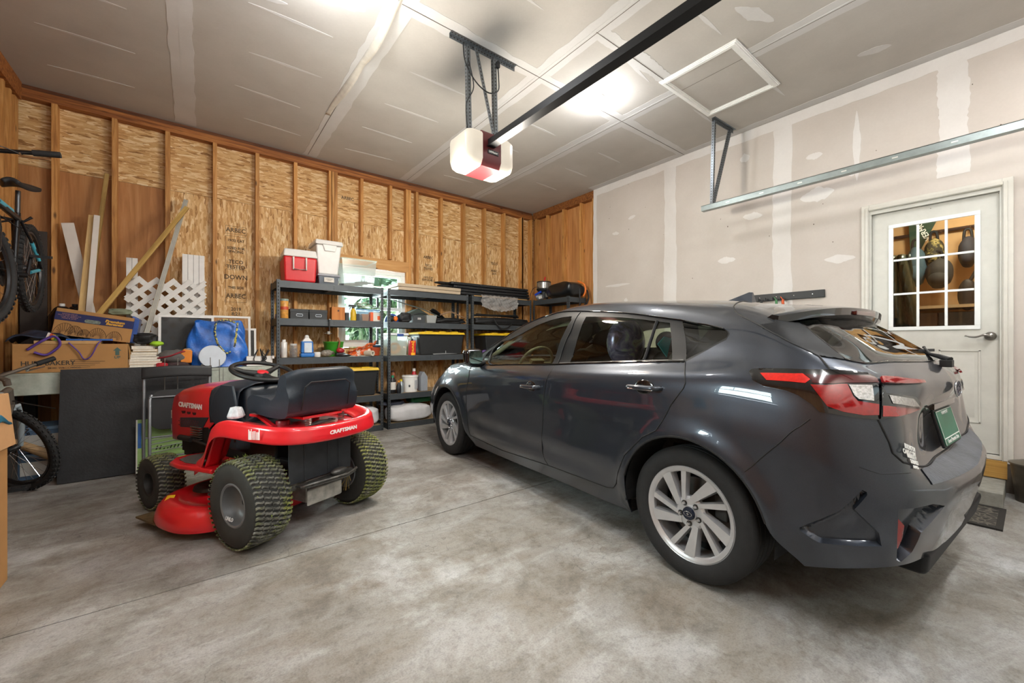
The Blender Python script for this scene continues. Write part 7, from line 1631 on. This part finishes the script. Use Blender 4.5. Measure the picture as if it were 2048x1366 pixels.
    b.tube([(-.07,.43,.30),(.07,.43,.30)], .018, 10).tube([(.065,.43,.30),(.07,.52,.16)], .011, 8).tube([(-.065,.43,.30),(-.07,.34,.44)], .011, 8)
    cr = obj('crankset', b, M('#2a2a2c', .4, .6), t, smooth=40)
    for x, y, z in ((.12,.52,.16),(-.12,.34,.44)): obj('pedal', B().box((x-.05,y-.04,z-.01), (x+.05,y-.025,z+.01)).box((x-.05,y+.025,z-.01), (x+.05,y+.04,z+.01)).box((x-.05,y-.03,z-.008), (x-.035,y+.03,z+.008)).box((x+.035,y-.03,z-.008), (x+.05,y+.03,z+.008)).box((x-.012,y-.03,z-.008), (x+.012,y+.03,z+.008)), BK, cr)
    if forktext: text('fork_text', forktext, .045, BK, t, tuple(S @ Vector((.083,.985,.50))), (PI/2,-PI/2+.2,PI/2+steer), .0005, .001)
    return t
bicycle('black hung bicycle with teal accents beside the left wall', (-1.04, 4.90, 1.385), math.radians(180-2), acc='#46a3b8', steer=math.radians(-12), rot=(math.radians(-8), 0, math.radians(181.5)), rise=.14)
bicycle('grey bicycle with pale fork standing on the floor beside the bench', (-1.06, 3.66, .0), math.radians(1), R=.34, col='#6a6259', acc='#9fb0b4', steer=math.radians(52), forkcol='#aab8bf', forktext='RALEIGH')
for y, s_ in ((4.62, 'black steel hook arm under the seat of the hung bicycle'), (3.9, 'black steel hook arm under the front frame of the hung bicycle')):
    t = thing('bike_hook', s_, 'hook', (XL, y, 2.02)); obj('plate', B().box((0,-.02,-.08), (.006,.02,.08)), BK, t); obj('arm', B().tube([(.0,0,.05),(.26,0,.02),(.30,0,.06)], .01, 8).tube([(.0,0,-.06),(.20,0,.02)], .007, 8), BK, t, smooth=50)
# ================================================================ OPENER, TRACKS, BULBS, ATTIC HATCH, WALL RAIL, MAT
GALV = M('#7f858a', .35, .85, .12, 30); GHOLE = M('#3a3634', .8)
def angle_iron(a, c, w_=.034, th=.003, name='strap', par=None, up=(0,1,0), hole=.028):
    a, c = Vector(a), Vector(c); T = align(a, c-a, up); L_ = (c-a).length
    o = obj(name, B().box((-w_/2,-th/2,0), (w_/2,th/2,L_), T).box((-w_/2,-th/2,0), (-w_/2+th,w_-th/2,L_), T), GALV, par)
    b = B()
    for k in range(int(L_/hole)):
        z = .014+k*hole; b.cbox((0,0,z), (.009,th*1.5,.013), T); b.cbox((-w_/2+th/2,w_/2,z), (th*1.5,.009,.013), T)
    obj('punched_holes', b, GHOLE, o); return o
g = N('opener_lens'); g.base('#8f897e'); g.set(.4); co = g.coord('Object')
g.p.inputs['Emission Color'].default_value = srgb('#fff1dc'); g.p.inputs['Emission Strength'].default_value = .3
LENS = g.m; MAR = M('#5b1b1e', .45, .1, .08)
ox, oy = 1.81, 2.73
t = thing('door_opener', 'maroon garage door opener with glowing white lenses on both sides', 'garage door opener', (ox, oy, 2.50))
b = B(); b.prism([(-.12,.0),(-.15,.05),(-.15,.24),(-.13,.27),(.13,.27),(.15,.24),(.15,.05),(.12,.0)], -.09, .085, Matrix(((0,0,1,0),(1,0,0,0),(0,1,0,0),(0,0,0,1))))
obj('housing', b, MAR, t, bevel=.006)
for sg in (-1, 1):
    oct_ = [(-.118,.0),(-.148,.05),(-.148,.235),(-.13,.262),(.13,.262),(.148,.235),(.148,.05),(.118,.0)]; LB = B()
    secs = [(.088,1.,1.),(.165,1.,1.),(.205,.93,.93),(.228,.74,.78)]; vs = []
    for x_, ky, kz in secs: vs += [(sg*x_, p[0]*ky, .131+(p[1]-.131)*kz) for p in oct_]
    fs = [(i*8+j, i*8+(j+1) % 8, (i+1)*8+(j+1) % 8, (i+1)*8+j) for i in range(3) for j in range(8)] + [tuple(range(24, 32))]
    LB.add(vs, [f if sg > 0 else f[::-1] for f in fs]); ln = obj('lens', LB, LENS, t, bevel=.014, seg=3)
    b = B()
    for k in range(5): b.box((sg*.10+sg*.018*k-.003,-.10,.001), (sg*.10+sg*.018*k+.003,.06,.004))
    obj('lens_vents', b, M('#b9b0a4', .5), ln)
    lamp_point('opener_light', (ox+sg*.24, oy-.02, 2.36), 40, WARM, .08)
pb = obj('badge', B().box((-.048,-.156,.095), (.056,-.150,.128)), M('#1b1112', .4), t, bevel=.002); text('badge_text', 'LiftMaster', .020, WH, pb, (.004,-.1568,.1115), (PI/2,0,0), .0004, .0005)
for x in (1.70, 1.955): angle_iron((x, 2.73, 2.77), (x-.02 if x < 1.8 else x-.02, 2.725, CEIL-.03), par=None, name='hanger_strap') and None
# straps belong to the hanger
hg = thing('opener_hanger', 'perforated steel bar on the ceiling with straps holding the door opener', 'bracket', (1.83, 2.72, CEIL))
for o in [q for q in bpy.data.objects if q.name.startswith('hanger_strap')]: o.parent = hg; o.location = (-1.83, -2.72, -CEIL)
angle_iron((-.31, 0, -.002), (.32, 0, -.002), w_=.04, name='ceiling_bar', par=hg, up=(0,0,-1)); angle_iron((-.09,-.01,-.03), (.09,-.01,-.70), w_=.03, name='hanger_brace', par=hg)
obj('power_cord', B().tube(crom([(-.20,0,-.04),(-.19,-.02,-.2),(-.1,-.03,-.32),(.02,-.03,-.36),(.12,-.02,-.30),(.14,0,-.18),(.13,0,-.06)],6), .005, 6).tube(crom([(-.16,-.01,-.15),(-.11,-.01,-.35),(-.17,0,-.5),(-.16,0,-.68),(-.12,0,-.77)],6), .004, 6), BK, hg, smooth=50)
obj('plug', B().cbox((.13,.0,-.075), (.03,.03,.05)), BK, hg, bevel=.004)
rl = thing('opener_rail', 'long black opener rail running from the opener towards the garage door', 'rail', (ox-.02, 2.58, 2.70))
obj('rail_channel', B().box((-.022,-3.3,0), (.022,.0,.004)).box((-.022,-3.3,-.05), (-.018,.0,0)).box((.018,-3.3,-.05), (.022,.0,0)).box((-.034,-3.3,-.054), (.034,.0,-.048)), M('#17181a', .4, .5, .1), rl)
obj('drive_belt', B().box((-.009,-3.3,.006), (-.003,-.02,.014)).box((.003,-3.3,.006), (.009,-.02,.014)), M('#55585c', .4, .6, .2, 200), rl)
# right door track and bracket
tr = thing('door_track', 'galvanised overhead door track along the right wall', 'track', (4.38, 2.24, 2.575))
obj('track_channel', B().box((-.025,-2.9,-.002), (.03,0,.002)).box((-.027,-2.9,-.002), (-.022,0,.055)).box((-.027,-2.9,.050), (.004,0,.055)).box((.028,-2.9,-.002), (.032,0,.018)), M('#8f9896', .35, .8, .1, 20), tr)
b = B()
for k in range(9): b.cbox((-.028,-.28-.32*k,.025), (.002,.035,.010))
obj('track_slots', b, M('#d6d6d0', .3, .6), tr)
angle_iron((-.10,-.17,CEIL-2.575-.002), (.34,-.19,CEIL-2.575-.002), w_=.035, name='ceiling_angle', par=tr, up=(0,0,-1)); angle_iron((-.005,-.12,.03), (-.06,-.17,CEIL-2.575-.02), w_=.03, name='track_strap', par=tr); angle_iron((.01,-.12,.03), (.27,-.185,CEIL-2.575-.02), w_=.03, name='track_strap', par=tr)
# bulbs
BULBM = N('bulb_glow'); BULBM.base('#ffffff'); BULBM.p.inputs['Emission Color'].default_value = srgb('#fffaf2'); BULBM.p.inputs['Emission Strength'].default_value = 30
for k, (x, y) in enumerate(BULB):
    t = thing('ceiling_bulb', ('bright white bulb in a round ceiling holder between the rail and the attic hatch', 'bare bulb in a ceiling holder over the mower', 'unseen bulb added as fill light in a ceiling holder above the rear of the car', 'unseen bulb added as fill light near the left wall and the garage door')[k], 'light bulb', (x, y, CEIL), 0, 'bare ceiling bulbs')
    obj('holder', B().lathe([(0,-.04),(.03,-.04),(.045,-.022),(.058,-.012),(.06,0),(0,0)], None, 28), WHP, t, smooth=40); obj('bulb', B().lathe([(0,-.135),(.018,-.13),(.03,-.112),(.032,-.09),(.022,-.062),(.014,-.04),(0,-.04)], None, 20), BULBM.m, t, smooth=60)
# attic hatch
t = thing('attic_hatch', 'white framed square attic access hatch in the ceiling', 'attic hatch', (3.755, 1.76, CEIL)); W, D = .445, .335
def mold(b, x0, y0, x1, y1, nx, ny):
    for o_, i_, z in ((0,.062,.010),(.006,.052,.018),(.016,.040,.024)): 
        b.add([(x0+nx[0]*o_*0,0,0)], []) if 0 else None
b = B()
for o_, i_, z in ((0,.066,.010),(.008,.056,.019),(.018,.044,.026)):
    b.box((-W+o_,-D+o_,-z), (W-o_,-D+i_,0)); b.box((-W+o_,D-i_,-z), (W-o_,D-o_,0)); b.box((-W+o_,-D+i_,-z), (-W+i_,D-i_,0)); b.box((W-i_,-D+i_,-z), (W-o_,D-i_,0))
obj('frame_molding', b, WHP, t, bevel=.002); obj('hatch_panel', B().box((-W+.06,-D+.06,-.004), (W-.06,D-.06,-.001)), M_DWC, t)
# rail with small things on the right wall
t = thing('wall_rail', 'black tool rail screwed to the right wall above the car', 'rail', (XR-.004, 1.60, 1.585)); obj('rail', B().box((-.02,-.34,0), (0,.34,.075)), M('#1c1d1f', .45, .3), t, bevel=.003)
b = B()
for k in range(4): b.ell((-.021,-.24+.16*k,.037), (.003,.006,.006))
obj('screw', b, CHROME, t)
for k in range(5): obj('hook', B().tube([(-.02,.02+.07*k,.02),(-.07,.02+.07*k,.0),(-.075,.02+.07*k,.03)], .004, 6), BK, t)
for k, (c, y, s) in enumerate((('#3f7a4a', 1.66, 'green handled tool hanging on the black wall rail'), ('#c4501f', 1.60, 'orange handled tool hanging on the black wall rail'), ('#17181a', 1.80, 'black gripped tool hanging on the black wall rail'))):
    tag(obj('hand_tool', B().tube([(0,0,0),(0,-.01,-.16)], [.012,.016], 8).tube([(0,0,0),(0,.02,.03)], .004, 6), M(c, .5), loc=(XR-.08, y, 1.585), smooth=50), s, 'hand tool')
# door mat, ash pail
MATM = N('doormat_relief'); co = MATM.coord('Object'); v_ = MATM.vor(co, 26, 'DISTANCE_TO_EDGE', 0); MATM.base(MATM.ramp(v_, [(.0,'#6b655a'),(.12,'#2a2723'),(1,'#1d1b19')])); MATM.set(.8); MATM.bump(v_, .8, .01)
t = thing('door_mat', 'dark patterned rubber door mat on the floor by the step', 'door mat', (4.08, .50, 0)); obj('mat', B().box((-.23,-.36,0), (.23,.36,.008)), MATM.m, t); obj('border', B().box((-.25,-.38,0), (.25,-.35,.012)).box((-.25,.35,0), (.25,.38,.012)).box((-.25,-.35,0), (-.22,.35,.012)).box((.22,-.35,0), (.25,.35,.012)), M('#26231f', .8), t, bevel=.002)
t = thing('ash_pail', 'dull galvanised pail with wire handle at the right edge', 'pail', (4.70, .005, 0)); obj('body', B().lathe([(0,.0),(.085,0),(.11,.26),(.114,.27),(0,.27)], None, 32), M('#5c554b', .45, .7, .2), t, smooth=40); obj('lid', B().lathe([(.118,.265),(.118,.275),(.06,.295),(0,.30)], None, 32), M('#7d766a', .4, .7), t, smooth=40); obj('handle', B().tube([(-.114,0,.24),(-.10,-.03,.33),(0,-.05,.38),(.10,-.03,.33),(.114,0,.24)], .004, 6), STEEL, t, smooth=50)
for k, (x, y) in enumerate(FILL):  # housings for the added fill lamps, out of view
    t = thing('fill_light', ('added white tube fill light, out of view by the garage door, left one', 'added white tube fill light, out of view by the garage door, right one')[k], 'shop light', (x, y, CEIL), 0, 'added fill lights by the garage door')
    obj('reflector', B().box((-.62,-.09,-.04), (.62,.09,0)).box((-.62,-.09,-.10), (.62,-.085,-.04)).box((-.62,.085,-.10), (.62,.09,-.04)), WHP, t)
    obj('tube', B().tube([(-.58,-.04,-.07),(.58,-.04,-.07)], .013, 10).tube([(-.58,.04,-.07),(.58,.04,-.07)], .013, 10), BULBM.m, t, smooth=50)
# ================================================================ MUDROOM BEHIND THE DOOR, FOLIAGE OUTSIDE THE WINDOWS
MRX = 6.5
M_WARM = M('#c19a6b', .8, 0, .04); M_WF = M('#8c6a48', .6, 0, .1)
struct(obj('wall_mudroom', B().box((MRX, -1.2, .2), (MRX+.1, 2.4, 2.8)).box((XR+.13, -1.3, .2), (MRX, -1.2, 2.8)).box((XR+.13, 2.4, .2), (MRX, 2.5, 2.8)).box((XR+.13, -1.3, 2.7), (MRX, 2.5, 2.8)).box((XR+.121,-1.3,.2), (XR+.13,.12,2.7)).box((XR+.121,.96,.2), (XR+.13,2.5,2.7)), M_WARM))
struct(obj('floor_mudroom', B().box((XR+.121,-1.3,.16), (MRX,2.5,.24)), M_WF))
lamp_point('mudroom_light', (5.7, .3, 2.55), 26, WARM, .12)
mx = MRX-.02
def mp(u, v, X=mx-.12): return at(u, v, X=X)
a, c = mp(1836, 466), mp(1955, 448)
t = thing('coat_rail', 'dark coat rail on the wall seen through the door glass', 'coat rail', (mx, 0, 0)); obj('rail', B().tube([(-.03, a.y+.35, a.z-.0), (-.03, c.y-.4, c.z-.0)], .018, 8), M('#3a2418', .5), t)
obj('hook', B().tube([(-.04, mp(1880,470).y, c.z),(-.10, mp(1880,470).y, c.z-.03)], .012, 6), M('#3a2418', .5), t); obj('hook', B().tube([(-.04, mp(1940,450).y, c.z),(-.10, mp(1940,450).y, c.z-.03)], .012, 6), M('#3a2418', .5), t)
def bag(u, v, wpx, hpx, mat, label, X=mx-.16):
    p = at(u, v, X=X); k = p.x/ (FW.x+RT.x*((u-1024)/F)); W = wpx*k/F*.72; H_ = hpx*k/F
    t = thing('backpack', label, 'backpack', (X, p.y, p.z)); obj('body', B().ell((0,0,0), (.11,W/2,H_/2), None, 20, 14), mat, t, smooth=60, disp=(.03,.08))
    obj('pocket', B().ell((-.08,0,-H_*.18), (.06,W*.36,H_*.22)), mat, t, smooth=60); obj('strap', B().tube(crom([(0,.03,H_/2-.03),(-.02,.02,H_/2+.07),(-.02,-.02,H_/2+.07),(0,-.03,H_/2-.03)],4), .012, 6), BK, t, smooth=50)
g = N('camouflage'); co = g.coord('Object'); g.base(g.ramp(g.noise(co, 14, 3, .6), [(.4,'#2c2a1c'),(.48,'#6b6238'),(.55,'#9a8a55'),(.62,'#3b3a24')], 'CONSTANT')); g.set(.8)
bag(1868, 506, 42, 55, g.m, 'camouflage backpack hanging in the middle behind the door glass'); bag(1936, 505, 40, 62, M('#2c2c34', .8), 'dark backpack hanging at the right behind the door glass')
bag(1878, 548, 56, 60, M('#30302e', .8), 'grey black bag hanging below the camouflage backpack', mx-.24); bag(1832, 535, 46, 80, M('#3c5560', .7), 'slate blue backpack hanging left of the camouflage one', mx-.2)
p = at(1803, 560, X=XR+.75); CT = M('#2c3528', .3, .1, .3, 8, .4)
t = thing('rain_coat', 'dark green shiny coat hanging at the left behind the door glass', 'coat', (XR+.75, p.y+.05, 0)); obj('body', B().grid(lambda a, c: (.05*math.sin(a*19+c*4), (a-.5)*(.20+.14*c), 1.30+.72*(1-c)), 30, 14), CT, t, smooth=60, solid=-.03)
for k, (v, s) in enumerate(((612, 'white shelf board low on the wall behind the door glass'),)):
    a = at(1890, v, X=mx-.25); tag(obj('wall_shelf', B().box((mx-.42,-1.1,a.z-.03), (mx,2.3,a.z)), M('#c9ab83', .6)), s, 'shelf')
a = at(1900, 622, X=mx-.2); tag(obj('dark_cabinet', B().box((mx-.36,-.9,.24), (mx-.01,.62,a.z-.02)), M('#2e2824', .5, 0, .7, 160), bevel=.004), 'dark speckled cabinet below the shelf behind the door glass', 'cabinet')
tag(obj('brown_cabinet', B().box((mx-.36,.63,.24), (mx-.01,1.6,a.z-.02)), M('#5a3f2c', .5), bevel=.004), 'brown cabinet left of the dark speckled one behind the door glass', 'cabinet')
p = at(1936, 590, X=mx-.3); tag(obj('garden_fork', B().ell((0,0,0), (.04,.07,.16)).tube([(0,0,.1),(0,-.12,.38)], .015, 8), M('#2a211c', .6), loc=(mx-.34, p.y, p.z), smooth=60), 'dark slipper shaped object leaning at the right behind the door glass', 'shoe')
p = at(1826, 470, X=mx-.1); PN = M('#1f3a26', .6); t = thing('pennant', 'dark green pennant with white letters on the wall behind the door glass', 'pennant', (mx-.05, p.y, p.z)); obj('cloth', B().add([(0,.02,-.35),(0,-.22,.22),(0,.05,.30)], [(0,1,2)]), PN, t, solid=-.004)
text('pennant_text', 'VERMONT', .07, WH, t, (-.006,-.06,.08), (PI/2, -PI*.62, -PI/2), .001, .001)
# foliage and lawn
g = N('leaves_outside'); co = g.coord('Object'); v_ = g.vor(co, 9, out=1); s_ = g.n('SeparateColor'); g.l(v_, s_.inputs[0])
g.base(g.ramp(s_.outputs[0], [(.1,'#3f6a45'),(.4,'#7fae7d'),(.7,'#b6d6b3'),(1,'#e2f0e2')])); g.set(.7); LEAF = g.m
def tree(x, y, h, r, s, label):
    t = thing('tree', label, 'tree', (x, y, 0), 0, 'trees outside the windows'); rr = random.Random(s); b = B()
    for _ in range(900):
        u_, q = rr.uniform(-1, 1), rr.uniform(0, 2*PI); k = rr.uniform(.75, 1)*r; c = Vector((k*math.sqrt(1-u_*u_)*math.cos(q), k*math.sqrt(1-u_*u_)*math.sin(q), h*.6+k*u_*1.25))
        d = Vector((rr.uniform(-1,1), rr.uniform(-1,1), rr.uniform(-1,1))).normalized()*.16; e = d.orthogonal().normalized()*.10; b.add([c-d, c+e, c+d, c-e], [(0,1,2,3)])
    obj('crown', b, LEAF, t); obj('inner_crown', B().ell((0,0,h*.6), (r*.8,r*.8,r)), M('#55785a', .9), t, smooth=60, disp=(.5,.8)); obj('trunk', B().tube([(0,0,0),(0,0,h*.5)], .12, 8), M('#4a3b2c', .9), t)
tree(1.4, 10.6, 3.4, 1.5, 1, 'leafy tree outside straight behind the back window'); tree(6.0, 13.0, 4.2, 2.0, 2, 'leafy tree outside to the right of the back window'); tree(3.3, 8.4, 2.0, .9, 5, 'leafy bush outside low behind the back window')
tree(-6.5, 1.2, 4.0, 2.0, 3, 'leafy tree outside the left wall window')
struct(obj('ground_outside', B().box((-14,YB+.3,-.3), (18,26,-.2)).box((-22,-12,-.3), (XL-.4,YB+.2,-.2)).box((-14,-22,-.3), (18,YF-.4,-.2)), M('#7d9a62', .9, 0, .2, 3)))
